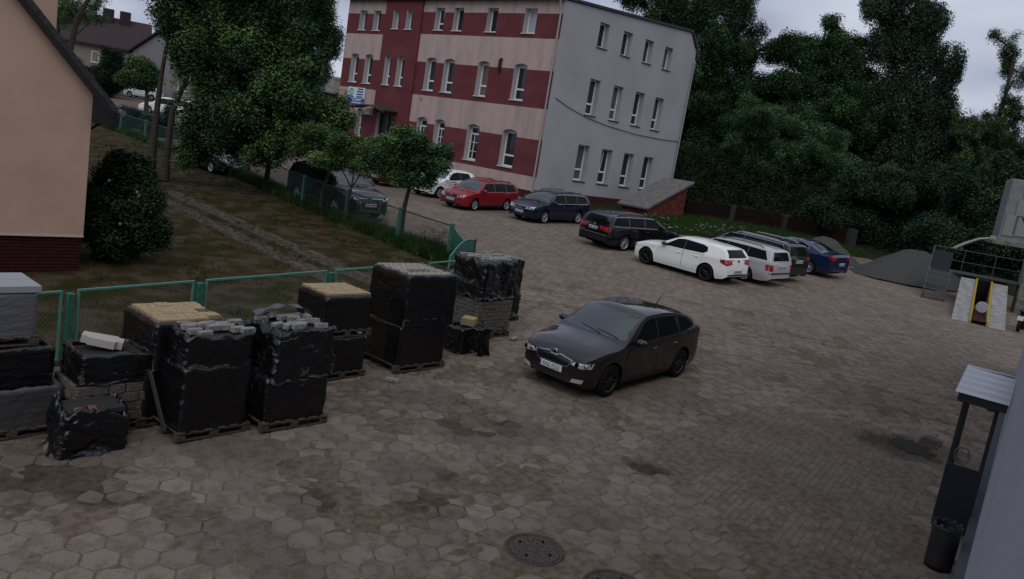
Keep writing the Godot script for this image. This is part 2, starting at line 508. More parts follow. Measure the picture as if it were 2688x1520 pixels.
func pavement() -> void:
	var pave := MT("paver_concrete", L(0.72, 0.7, 0.66), L(0.92, 0.91, 0.89), L(1.0, 1.0, 0.99), Vector3(1.7, 1.7, 1.7), 0.9, 0.012, 0.13, 0.22)
	relief(pave, 0.12, 0.6)
	pave.vertex_color_use_as_albedo = true
	var bed := MT("joint_dirt", L(0.6, 0.56, 0.5), L(0.8, 0.77, 0.72), L(1.0, 0.98, 0.95), Vector3(1.3, 1.3, 1.3), 0.95, 0.015, 0.14, 0.3)
	bed.vertex_color_use_as_albedo = true
	# bed of sand and dirt, washed over the stones in places
	var far := poly_sheet(YARD, -0.006)
	far.colored = true
	for i in far.v.size(): far.c.append(Color(0.175, 0.143, 0.12))
	var pv := struct("pavement", far, bed)
	var dirt := MB.new()
	dirt.colored = true
	var cell := 0.09
	var nd := FastNoiseLite.new()
	nd.seed = 9; nd.frequency = 0.42; nd.fractal_octaves = 4
	var nf := FastNoiseLite.new()
	nf.seed = 19; nf.frequency = 4.0; nf.fractal_octaves = 2
	var hgt := func(x: float, z: float) -> float:
		var setts := 0.25 if Geometry2D.is_point_in_polygon(Vector2(x, z), PackedVector2Array(SETTS)) else 0.0
		return -0.0072 + setts * 0.026 + 0.024 * nd.get_noise_2d(x, z) + 0.004 * nf.get_noise_2d(x, z)
	var X0 := -9.4
	var Z0 := -6.2
	var nx := 225
	var nzc := 210
	var yp := PackedVector2Array(YARD)
	var H := []
	for i in nzc + 1:
		var row := PackedVector3Array()
		for j in nx + 1:
			var x := X0 + j * cell
			var z := Z0 - i * cell
			row.append(G(x, z, hgt.call(x, z)))
		H.append(row)
	for i in nzc:
		for j in nx:
			var p: Vector3 = H[i][j]
			if not seen(p, 1.15) or not Geometry2D.is_point_in_polygon(Vector2(p.x, p.z), yp): continue
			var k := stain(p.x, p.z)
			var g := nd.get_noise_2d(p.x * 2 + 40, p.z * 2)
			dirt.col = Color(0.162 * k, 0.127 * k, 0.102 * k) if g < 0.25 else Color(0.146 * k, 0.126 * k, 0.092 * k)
			if Geometry2D.is_point_in_polygon(Vector2(p.x, p.z), PackedVector2Array(SETTS)): dirt.col = Color(0.164 * k, 0.138 * k, 0.117 * k)
			dirt.quad(H[i][j], H[i][j + 1], H[i + 1][j + 1], H[i + 1][j])
	stuff(obj("dirt", dirt, bed, pv))
	# hexagonal slabs
	var hexm := paver_mesh(6, 0.1985, 0, 0, 0.014)
	var e1 := Vector2(cos(-0.321), sin(-0.321)) * 0.356
	var e2 := e1.rotated(PI / 3)
	var up := Vector3(-0.0057, 1, 0.0393).normalized()
	var list := []
	var sp := PackedVector2Array(SETTS)
	for a in range(-130, 130):
		for b in range(-150, 60):
			var q := e1 * a + e2 * b
			if q.y > -5.5 or q.y < -40.0 or q.x < -14 or q.x > 24: continue
			var P := G(q.x, q.y)
			if not seen(P, 1.12): continue
			if not Geometry2D.is_point_in_polygon(q, yp) or Geometry2D.is_point_in_polygon(q, sp): continue
			if q.distance_to(Vector2(0.74, -8.74)) < 0.46 or q.distance_to(Vector2(1.62, -8.2)) < 0.46: continue
			list.append([P.distance_to(Vector3(0, 4.8, 0)) + (0.0 if seen(P, 1.0) else 100.0), P])
	list.sort_custom(func(u, w): return u[0] < w[0])
	var tones := []
	for k in 7:
		var m: StandardMaterial3D = pave.duplicate()
		m.vertex_color_use_as_albedo = false
		var f := 0.72 + 0.075 * k
		m.albedo_color = Color(0.206 * f, 0.17 * f, 0.142 * f).linear_to_srgb()
		tones.append(m)
	var xf := []
	var cs := []
	for i in list.size():
		var P: Vector3 = list[i][1]
		var r := RandomNumberGenerator.new()
		r.seed = int(P.x * 1000) * 7919 + int(P.z * 1000)
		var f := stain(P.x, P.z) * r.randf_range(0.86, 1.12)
		var bas := Basis(up.cross(Vector3.FORWARD).normalized() * -1.0, up, Vector3.BACK)
		bas = Basis(Vector3(1, 0.0057, 0).normalized(), up, Vector3(0, -0.0393, 1).normalized())
		bas = bas * Basis(UP, 0.321 + PI / 6 + r.randf_range(-0.03, 0.03)) * Basis(Vector3.RIGHT, r.randf_range(-0.016, 0.016)) * Basis(Vector3.BACK, r.randf_range(-0.016, 0.016))
		P += UP * r.randf_range(-0.006, 0.006)
		if i < 300:
			var o := obj("paver", hexm, tones[clampi(roundi((f - 0.72) / 0.075), 0, 6)], pv)
			o.transform = Transform3D(bas, P)
		else:
			xf.append(Transform3D(bas, P))
			cs.append(Color(0.206 * f, 0.17 * f, 0.142 * f))
	many("pavers", hexm, pave, xf, cs, pv)
	# small rectangular blocks in the repaired strip
	var sm := paver_mesh(4, 0, 0.0975, 0.0475, 0.006)
	list = []
	var d1 := Vector2(0.5359, -0.8443)
	var d2 := Vector2(0.8443, 0.5359)
	for a in range(-130, 130):
		for b in range(-130, 130):
			var q := Vector2(5.2, -12.0) + d1 * (0.203 * a + (0.1 if b % 2 != 0 else 0.0)) + d2 * 0.103 * b
			if not Geometry2D.is_point_in_polygon(q, sp): continue
			var P := G(q.x, q.y)
			if not seen(P, 1.1): continue
			list.append([P.distance_to(Vector3(0, 4.8, 0)) + (0.0 if seen(P, 1.0) else 100.0), P])
	list.sort_custom(func(u, w): return u[0] < w[0])
	xf = []
	cs = []
	for i in list.size():
		var P: Vector3 = list[i][1]
		var f := stain(P.x, P.z) * rnd(0.93, 1.05)
		var bas := Basis(Vector3(1, 0.0057, 0).normalized(), up, Vector3(0, -0.0393, 1).normalized()) * Basis(UP, 1.005 + rnd(-0.03, 0.03)) * Basis(Vector3.RIGHT, rnd(-0.012, 0.012))
		P += UP * rnd(-0.004, 0.003)
		if i < 300:
			var o := obj("paving_block", sm, tones[clampi(roundi((f * 0.93 - 0.72) / 0.075), 0, 6)], pv)
			o.transform = Transform3D(bas, P)
		else:
			xf.append(Transform3D(bas, P))
			cs.append(Color(0.172 * f, 0.146 * f, 0.125 * f))
	many("paving_blocks", sm, pave, xf, cs, pv)
# ---------- buildings ----------
func facade(parent: Node, O: Vector3, u: Vector3, out: Vector3, s0: float, s1: float, bands: Array, holes: Array, depth: float, reveal: Material) -> void:
	var ss := [s0, s1]
	var ys := []
	for b in bands:
		ys.append(b[0]); ys.append(b[1])
	for h in holes:
		ss.append(h[0]); ss.append(h[1]); ys.append(h[2]); ys.append(h[3])
	ss.sort(); ys.sort()
	var P := func(s: float, y: float, d := 0.0) -> Vector3: return O + u * s + UP * y - out * d
	var rvs := []
	for h in holes: rvs.append(MB.new())
	for b in bands:
		var m := MB.new()
		for i in ss.size() - 1:
			if ss[i + 1] - ss[i] < 1e-4: continue
			for j in ys.size() - 1:
				if ys[j + 1] - ys[j] < 1e-4: continue
				var sm: float = (ss[i] + ss[i + 1]) * 0.5
				var ym: float = (ys[j] + ys[j + 1]) * 0.5
				if ym < b[0] or ym > b[1]: continue
				var hit := false
				for h in holes:
					if sm > h[0] and sm < h[1] and ym > h[2] and ym < h[3]: hit = true
				if hit: continue
				m.quad_out(P.call(ss[i], ys[j]), P.call(ss[i + 1], ys[j]), P.call(ss[i + 1], ys[j + 1]), P.call(ss[i], ys[j + 1]), O - out * 3.0 + u * sm + UP * ym)
		for hi in holes.size():
			var h: Array = holes[hi]
			if h[4] > 0.0 and h[3] > b[0] and h[3] <= b[1] + 1e-4:
				var N := 8
				var mid: float = (h[0] + h[1]) * 0.5
				var hw: float = (h[1] - h[0]) * 0.5
				for k in N:
					var a: float = h[0] + (h[1] - h[0]) * k / N
					var c: float = h[0] + (h[1] - h[0]) * (k + 1) / N
					var ya: float = h[3] - h[4] * pow((a - mid) / hw, 2)
					var yc: float = h[3] - h[4] * pow((c - mid) / hw, 2)
					m.quad_out(P.call(a, ya), P.call(c, yc), P.call(c, h[3]), P.call(a, h[3]), O - out * 3.0 + u * mid + UP * h[3])
					rvs[hi].quad_out(P.call(a, ya), P.call(c, yc), P.call(c, yc, depth), P.call(a, ya, depth), P.call(mid, h[3] + 9.0, depth * 0.5))
		if m.v.size() > 0: obj("wall", m, b[2], parent)
	for hi in holes.size():
		var h: Array = holes[hi]
		var c: Vector3 = P.call((h[0] + h[1]) * 0.5, (h[2] + h[3]) * 0.5, depth * 0.5)
		var q := [P.call(h[0], h[2]), P.call(h[1], h[2]), P.call(h[1], h[3] - h[4]), P.call(h[0], h[3] - h[4])]
		for k in 4:
			if k == 2 and h[4] > 0.0: continue
			var a: Vector3 = q[k]
			var b2: Vector3 = q[(k + 1) % 4]
			var mid2 := (a + b2) * 0.5
			rvs[hi].quad_out(a, b2, b2 - out * depth, a - out * depth, mid2 + (mid2 - c))
		obj("reveal", rvs[hi], reveal, parent)

func window(parent: Node, O: Vector3, u: Vector3, out: Vector3, h: Array, depth: float, kind: String, glass: Material, frame_m: Material, sill_m: Material) -> void:
	var bas := Basis(u, UP, out)
	if bas.determinant() < 0: bas = Basis(-u, UP, out)
	var f := MB.new()
	var w: float = h[1] - h[0]
	var ht: float = h[3] - h[2]
	var mid: float = (h[0] + h[1]) * 0.5
	var at := func(s: float, y: float, d: float) -> Vector3: return O + u * s + UP * y - out * d
	var fw := 0.085
	var dd := depth + 0.015
	f.cbox(at.call(h[0] + fw * 0.5, h[2] + ht * 0.5, dd), Vector3(fw, ht, 0.07), 0.008, bas)
	f.cbox(at.call(h[1] - fw * 0.5, h[2] + ht * 0.5, dd), Vector3(fw, ht, 0.07), 0.008, bas)
	f.cbox(at.call(mid, h[2] + fw * 0.5 + 0.01, dd), Vector3(w - fw * 2, fw + 0.02, 0.068), 0.008, bas)
	f.cbox(at.call(mid, h[3] - h[4] - fw * 0.5, dd), Vector3(w - fw * 2, fw, 0.068), 0.008, bas)
	if h[4] > 0: f.box(at.call(mid, h[3] - h[4] * 0.5, dd + 0.02), Vector3(w, h[4], 0.03), bas)
	var tr := []
	if kind == "low": tr = [0.31]
	elif kind == "high": tr = [0.74]
	elif kind == "tilt": tr = [0.33]
	for t in tr: f.cbox(at.call(mid, h[2] + ht * t, dd - 0.004), Vector3(w - fw * 2, 0.11, 0.07), 0.008, bas)
	if kind == "high":
		for t in [0.25, 0.5]: f.box(at.call(mid, h[2] + ht * t, dd), Vector3(w - fw * 2, 0.035, 0.05), bas)
		f.box(at.call(h[0] + w * 0.66, h[2] + ht * 0.37, dd), Vector3(0.04, ht * 0.68, 0.052), bas)
	if kind == "tilt":
		# upper sash tipped inwards, seen as a slanting bar
		var t0: Vector3 = at.call(h[0] + w * 0.45, h[2] + ht * 0.34, dd)
		var t1: Vector3 = at.call(h[0] + w * 0.6, h[3] - 0.15, dd + 0.03)
		f.tube([t0, t1], [0.03, 0.03], 5)
	var win := obj("window", f, frame_m, parent)
	var g := MB.new()
	g.box(at.call(mid, h[2] + ht * 0.5, depth + 0.05), Vector3(w - 0.1, ht - h[4] - 0.05, 0.02), bas)
	obj("pane", g, glass, win)
	var s := MB.new()
	s.cbox(at.call(mid, h[2] - 0.035, depth * 0.5 - 0.04), Vector3(w + 0.1, 0.05, depth + 0.1), 0.01, bas)
	obj("sill", s, sill_m, win)

func factory() -> void:
	var O := Vector3(0.377, 0, -49.684)
	var fo := -DR
	var so := -DL
	var t := thing("factory_building", "three-storey former factory with red and pink banded front and grey side wall", "building", Vector3.ZERO)
	var red := MT("red_render", L(0.128, 0.04, 0.045), L(0.142, 0.045, 0.05), L(0.158, 0.053, 0.058), Vector3(5, 5, 5), 0.92, 0.006, 0.1, 0.06)
	var pink := MT("pink_render", L(0.36, 0.285, 0.265), L(0.44, 0.345, 0.322), L(0.47, 0.37, 0.345), Vector3(5.5, 46, 5.5), 0.92, 0.014, 0.1, 0.05)
	var grey := MT("grey_render", L(0.325, 0.315, 0.33), L(0.35, 0.34, 0.355), L(0.37, 0.36, 0.375), Vector3(9, 14, 9), 0.92, 0.006, 0.2, 0.05)
	var plinth := MT("plinth_red", L(0.05, 0.018, 0.018), L(0.07, 0.024, 0.022), L(0.085, 0.032, 0.03), Vector3(2, 2, 2), 0.9, 0.01, 0.1, 0.15)
	var rev := M("white_reveal", L(0.44, 0.43, 0.43), 0.9)
	var frame := M("window_white", L(0.72, 0.73, 0.75), 0.45)
	var dark_sill := M("dark_sill", L(0.05, 0.05, 0.06), 0.5, 0.4)
	var light_sill := M("light_sill", L(0.55, 0.55, 0.56), 0.6)
	var glasses := [M("pane_dark", L(0.016, 0.018, 0.022), 0.05), M("pane_deep", L(0.03, 0.034, 0.04), 0.07), M("pane_blind", L(0.36, 0.4, 0.44), 0.15), M("pane_board", L(0.14, 0.11, 0.075), 0.3), M("pane_net", L(0.085, 0.09, 0.1), 0.12)]
	# front, right part
	var hr := []
	var kinds := []
	var gl := []
	for w in [[2.04, 3.08, 2], [5.37, 6.32, 0], [8.55, 9.48, 0], [10.42, 11.33, 0]]:
		hr.append([w[0], w[1], 11.77, 13.24, 0.0]); kinds.append("tilt" if w[0] > 9 else "one"); gl.append(w[2])
	for w in [[2.16, 3.25, 0], [5.45, 6.48, 3], [8.7, 9.77, 1], [10.56, 11.62, 1]]:
		hr.append([w[0], w[1], 7.74, 9.95, 0.14]); kinds.append("low"); gl.append(w[2])
	for w in [[2.15, 3.39, 0], [5.48, 6.62, 0], [8.84, 9.86, 0], [10.66, 11.74, 0]]:
		hr.append([w[0], w[1], 3.62, 5.93, 0.14]); kinds.append("low" if w[0] < 3 else "high"); gl.append(w[2])
	facade(t, O, DL, fo, 0.0, 12.6, [[2.45, 3.3, pink], [3.3, 5.52, red], [5.52, 7.38, pink], [7.38, 9.62, red], [9.62, 11.48, pink], [11.48, 12.94, red], [12.94, 13.74, pink], [1.2, 2.45, plinth]], hr, 0.4, rev)
	for i in hr.size(): window(t, O, DL, fo, hr[i], 0.4, kinds[i], glasses[gl[i]], frame, light_sill)
	# stair bay, a little proud
	var Os := O + fo * 0.16
	var hs := []
	for w in [[13.5, 14.22], [14.98, 15.68]]: hs.append([w[0], w[1], 11.73, 13.05, 0.0])
	for w in [[13.75, 14.56], [15.2, 15.98]]: hs.append([w[0], w[1], 7.8, 9.88, 0.1])
	hs.append([14.1, 16.1, 1.2, 5.8, 0.0])
	facade(t, Os, DL, fo, 12.6, 16.6, [[1.2, 13.74, red]], hs, 0.4, rev)
	for i in 4: window(t, Os, DL, fo, hs[i], 0.4, "one" if i < 2 else "low", glasses[i % 2], frame, light_sill)
	var ret := MB.new()
	for s in [12.6, 16.6]:
		ret.quad_out(O + DL * s + UP * 1.2, Os + DL * s + UP * 1.2, Os + DL * s + UP * 13.74, O + DL * s + UP * 13.74, O + DL * 14.6 + UP * 7)
	obj("wall", ret, red, t)
	var dm := MB.new()
	dm.box(Os + DL * 15.1 + UP * 3.5 - fo * 0.43, Vector3(2.0, 4.6, 0.06), Basis(-DL, UP, fo))
	for s in [14.15, 15.1, 16.05]: dm.box(Os + DL * s + UP * 3.5 - fo * 0.36, Vector3(0.1, 4.6, 0.08), Basis(-DL, UP, fo))
	obj("door", dm, M("entrance_dark", L(0.02, 0.017, 0.018), 0.4), t)
	# front, left part
	var hl := []
	for w in [[17.3, 18.16], [18.99, 19.86]]:
		hl.append([w[0], w[1], 11.6, 13.0, 0.0])
	for w in [[17.62, 18.57], [19.33, 20.3]]: hl.append([w[0], w[1], 7.77, 9.88, 0.12])
	for w in [[18.0, 18.77], [19.72, 20.53]]: hl.append([w[0], w[1], 3.86, 5.92, 0.12])
	facade(t, O, DL, fo, 16.6, 21.35, [[1.2, 5.52, red], [5.52, 7.36, pink], [7.36, 9.5, red], [9.5, 11.32, pink], [11.32, 12.78, red], [12.78, 13.74, pink]], hl, 0.4, rev)
	for i in hl.size(): window(t, O, DL, fo, hl[i], 0.4, "one" if i < 2 else "low", glasses[i % 2], frame, light_sill)
	# grey side
	var hg := []
	for s in [4.1, 6.63, 9.15, 11.58]:
		hg.append([s - 0.5, s + 0.5, 11.78, 13.27, 0.0])
		hg.append([s - 0.54, s + 0.54, 7.62, 9.83, 0.0])
		hg.append([s - 0.59, s + 0.59, 3.44, 5.71, 0.0])
	facade(t, O, DR, so, 0.0, 15.05, [[2.56, 13.72, grey], [1.0, 2.56, plinth]], hg, 0.36, grey)
	for i in hg.size(): window(t, O, DR, so, hg[i], 0.36, "one" if i % 3 == 0 else ("low" if i != 5 else "tilt"), glasses[[0, 1, 4, 0, 4, 0, 1, 0, 0, 4, 1, 0][i]], frame, dark_sill)
	var gb := MB.new()
	var ap := [Vector2(0, 13.72), Vector2(15.05, 13.72), Vector2(14.75, 13.9), Vector2(13.95, 14.78)]
	gb.quad_out(O + DR * ap[0].x + UP * ap[0].y, O + DR * ap[1].x + UP * ap[1].y, O + DR * ap[2].x + UP * ap[2].y, O + DR * ap[3].x + UP * ap[3].y, O + DL * 5 + DR * 8 + UP * 14)
	obj("wall", gb, grey, t)
	# back walls close the block
	var bw := MB.new()
	var c := O + DR * 7.5 + DL * 10.6 + UP * 7
	bw.quad_out(O + DL * 21.35 + UP * 1, O + DL * 21.35 + DR * 15.05 + UP * 1, O + DL * 21.35 + DR * 15.05 + UP * 13.8, O + DL * 21.35 + UP * 13.74, c)
	bw.quad_out(O + DR * 15.05 + UP * 1, O + DL * 21.35 + DR * 15.05 + UP * 1, O + DL * 21.35 + DR * 15.05 + UP * 13.8, O + DR * 15.05 + UP * 13.72, c)
	obj("wall", bw, grey, t)
	var rf := MB.new()
	rf.prism(PackedVector2Array([Vector2(-0.28, 13.74), Vector2(14.0, 14.8), Vector2(14.9, 13.85), Vector2(15.25, 13.1), Vector2(15.4, 13.16), Vector2(15.03, 13.98), Vector2(14.05, 14.98), Vector2(-0.28, 13.9)]), O - DL * 0.12, DR, UP, DL * 21.6)
	obj("roof", rf, M("roof_felt", L(0.055, 0.055, 0.062), 0.8), t)
	var gt := MB.new()
	gt.tube([O + fo * 0.36 - DL * 0.1 + UP * 13.78, O + fo * 0.36 + DL * 21.5 + UP * 13.74], [0.08, 0.08], 8)
	obj("gutter", gt, M("zinc", L(0.16, 0.16, 0.17), 0.5, 0.6), t)
	var dp := MB.new()
	dp.tube([O + fo * 0.36 + DL * 0.12 + UP * 13.7, O + fo * 0.1 + DL * 0.12 + UP * 13.2, O + fo * 0.1 + DL * 0.12 + UP * 2.4], [0.06, 0.06, 0.06], 8)
	for y in [4.0, 6.5, 9.0, 11.5]: dp.tube([O + fo * 0.1 + DL * 0.12 + UP * y, O + fo * 0.1 + DL * 0.12 + UP * (y + 0.08)], [0.075, 0.075], 8)
	obj("downpipe", dp, M("pipe_grey", L(0.3, 0.3, 0.3), 0.6, 0.2), t)
	var dp2 := MB.new()
	dp2.tube([O + so * 0.1 + DR * 14.95 + UP * 13.0, O + so * 0.1 + DR * 14.95 + UP * 2.2], [0.05, 0.05], 8)
	obj("downpipe", dp2, mats["pipe_grey"], t)
	var cb := MB.new()
	cb.tube([O + DR * 0.5 + UP * 8.15 + so * 0.03, O + DR * 1.6 + UP * 7.85 + so * 0.05, O + DR * 2.81 + UP * 7.59 + so * 0.05, O + DR * 4.4 + UP * 7.36 + so * 0.05, O + DR * 6.03 + UP * 7.2 + so * 0.05, O + DR * 9.48 + UP * 7.05 + so * 0.05, O + DR * 12.4 + UP * 7.08 + so * 0.05, O + DR * 15.1 + UP * 7.2 + so * 0.05], [0.02, 0.02, 0.02, 0.02, 0.02, 0.02, 0.02, 0.02], 5)
	obj("cable", cb, M("black_rubber", L(0.012, 0.012, 0.013), 0.7), t)
	var vh := MB.new()
	vh.tube([O + DL * 4.45 + UP * 9.35 + fo * 0.12, O + DL * 4.45 + UP * 10.05 + fo * 0.12, O + DL * 4.42 + UP * 10.15 + fo * 0.02], [0.11, 0.11, 0.1], 8)
	obj("vent_pipe", vh, M("vent_brown", L(0.06, 0.018, 0.02), 0.7), t)
	var lp := MB.new()
	lp.cbox(O + DL * 11.6 + UP * 7.19 + fo * 0.03, Vector3(0.24, 0.24, 0.06), 0.01, Basis(-DL, UP, fo))
	obj("vent_plate", lp, rev, t)
	var lq := MB.new()
	lq.lathe([Vector2(0, 0.0), Vector2(0.06, 0), Vector2(0.06, 0.02), Vector2(0, 0.02)], 10, Transform3D(Basis(DL, fo, DL.cross(fo)), O + DL * 11.6 + UP * 7.19 + fo * 0.06), true)
	obj("vent_plate", lq, mats["black_rubber"], t)
	# entrance canopy: a curved sheet on brackets
	var cy := MB.new()
	var rows := []
	for q in 2:
		var rr := []
		for i in 13:
			var f := i / 12.0
			var r := PackedVector3Array()
			r.append(Vector3())
			var s := 13.75 + 4.2 * f
			var y := 6.0 + 0.32 * sin(PI * f) - (0.06 if q == 0 else 0.0)
			rr.append(Os + DL * s + UP * y)
		rows.append(rr)
	for i in 12:
		var a0: Vector3 = rows[1][i]; var a1: Vector3 = rows[1][i + 1]
		var b0: Vector3 = rows[0][i]; var b1: Vector3 = rows[0][i + 1]
		var e := fo * 1.3 - UP * 0.12
		var cc := (a0 + a1 + b0 + b1) * 0.25 + e * 0.5
		cy.quad_out(a0, a1, a1 + e, a0 + e, cc); cy.quad_out(b0, b1, b1 + e, b0 + e, cc); cy.quad_out(a0 + e, a1 + e, b1 + e, b0 + e, cc)
	var can := obj("canopy", cy, M("canopy_brown", L(0.035, 0.03, 0.03), 0.6), t)
	for s in [13.85, 17.85]:
		var br := MB.new()
		br.tube([Os + DL * s + UP * 5.3 + fo * 0.03, Os + DL * s + UP * 5.95 + fo * 1.15], [0.03, 0.03], 6)
		br.tube([Os + DL * s + UP * 5.98 + fo * 0.03, Os + DL * s + UP * 5.95 + fo * 1.25], [0.03, 0.03], 6)
		obj("bracket", br, mats["black_rubber"], can)
	# boards on the front
	var sg := thing("wall_sign", "white and blue company board on the pink wall left of the stair bay", "sign", O + DL * 19.05 + UP * 6.8 + fo * 0.05, Basis(-DL, UP, fo))
	var m1 := MB.new()
	m1.cbox(Vector3(0, 0.2, 0), Vector3(2.1, 0.8, 0.05), 0.008)
	obj("board", m1, M("sign_white", L(0.62, 0.68, 0.74), 0.5), sg)
	var m2 := MB.new()
	m2.cbox(Vector3(0, -0.32, 0), Vector3(2.1, 0.24, 0.05), 0.008)
	obj("board", m2, M("sign_navy", L(0.02, 0.07, 0.22), 0.5), sg)
	var m3 := MB.new()
	m3.cbox(Vector3(0, -0.53, 0), Vector3(2.1, 0.18, 0.05), 0.008)
	obj("board", m3, M("sign_blue", L(0.05, 0.24, 0.5), 0.5), sg)
	var m4 := MB.new()
	for k in 4: m4.cbox(Vector3(0.48 + (0.06 if k == 0 else 0.0), 0.48 - 0.19 * k, 0.028), Vector3(0.8 - (0.12 if k == 0 else 0.0), 0.11, 0.012), 0.004)
	m4.cbox(Vector3(-0.58, -0.1, 0.028), Vector3(0.66, 0.11, 0.012), 0.004)
	obj("lettering", m4, mats["sign_navy"], sg)
	var m5 := MB.new()
	m5.lathe([Vector2(0.2, -0.008), Vector2(0.27, -0.008), Vector2(0.27, 0.008), Vector2(0.2, 0.008), Vector2(0.2, -0.008)], 16, Transform3D(Basis(Vector3.RIGHT, PI / 2), Vector3(-0.6, 0.24, 0.03)), true)
	m5.cbox(Vector3(-0.62, 0.42, 0.03), Vector3(0.5, 0.05, 0.014), 0.004)
	m5.cbox(Vector3(-0.68, 0.22, 0.03), Vector3(0.05, 0.26, 0.014), 0.004); m5.cbox(Vector3(-0.55, 0.22, 0.03), Vector3(0.05, 0.26, 0.014), 0.004)
	obj("emblem", m5, M("sign_teal", L(0.03, 0.22, 0.27), 0.5), sg)
	var m6 := MB.new()
	for k in 9: m6.cbox(Vector3(-0.48 + k * 0.13 + (0.06 if k > 2 else 0.0), -0.32, 0.028), Vector3(0.08, 0.14, 0.012), 0.003)
	for k in 7: m6.cbox(Vector3(-0.6 + k * 0.2, -0.53, 0.028), Vector3(0.16, 0.08, 0.012), 0.003)
	obj("lettering", m6, mats["sign_white"], sg)
	var sb := thing("notice_board", "small white board on the red wall below the canopy's left end", "sign", O + DL * 17.4 + UP * 5.75 + fo * 0.04, Basis(-DL, UP, fo))
	var m7 := MB.new()
	m7.cbox(Vector3.ZERO, Vector3(0.62, 0.42, 0.04), 0.006)
	obj("board", m7, mats["sign_white"], sb)
	# cellar entrance with sloping roof
	var S := G(7.43, -50.32)
	var sh := thing("cellar_entrance", "low red brick cellar entrance with a sloping grey roof beside the grey gable", "shed", S, Basis(DR, UP, DR.cross(UP)))
	# local x = DR, z = DR x UP (towards the yard's right); depth runs -z (DL)
	var wl := MB.new()
	wl.prism(PackedVector2Array([Vector2(0, -0.3), Vector2(4.2, -0.1), Vector2(4.2, 2.25), Vector2(0, 0.55)]), Vector3(0, 0, 0), Vector3.RIGHT, Vector3.UP, Vector3(0, 0, -1.9))
	obj("wall", wl, MT("shed_red", L(0.1, 0.028, 0.024), L(0.125, 0.036, 0.03), L(0.15, 0.05, 0.042), Vector3(2.4, 2.4, 2.4), 0.9, 0.01, 0.1, 0.12), sh)
	var rl := MB.new()
	rl.prism(PackedVector2Array([Vector2(-0.35, 0.42), Vector2(4.55, 2.4), Vector2(4.55, 2.52), Vector2(-0.38, 0.53)]), Vector3(0, 0, 0.22), Vector3.RIGHT, Vector3.UP, Vector3(0, 0, -2.3))
	for k in 11: rl.box(Vector3(2.1, 1.48, 0.15 - k * 0.21), Vector3(5.25, 0.03, 0.06), Basis(Vector3.BACK, atan2(1.98, 4.9)))
	obj("roof", rl, MT("shed_roof", L(0.12, 0.115, 0.11), L(0.15, 0.145, 0.14), L(0.18, 0.175, 0.17), Vector3(2.5, 2.5, 2.5), 0.85, 0.012, 0.1, 0.12), sh)

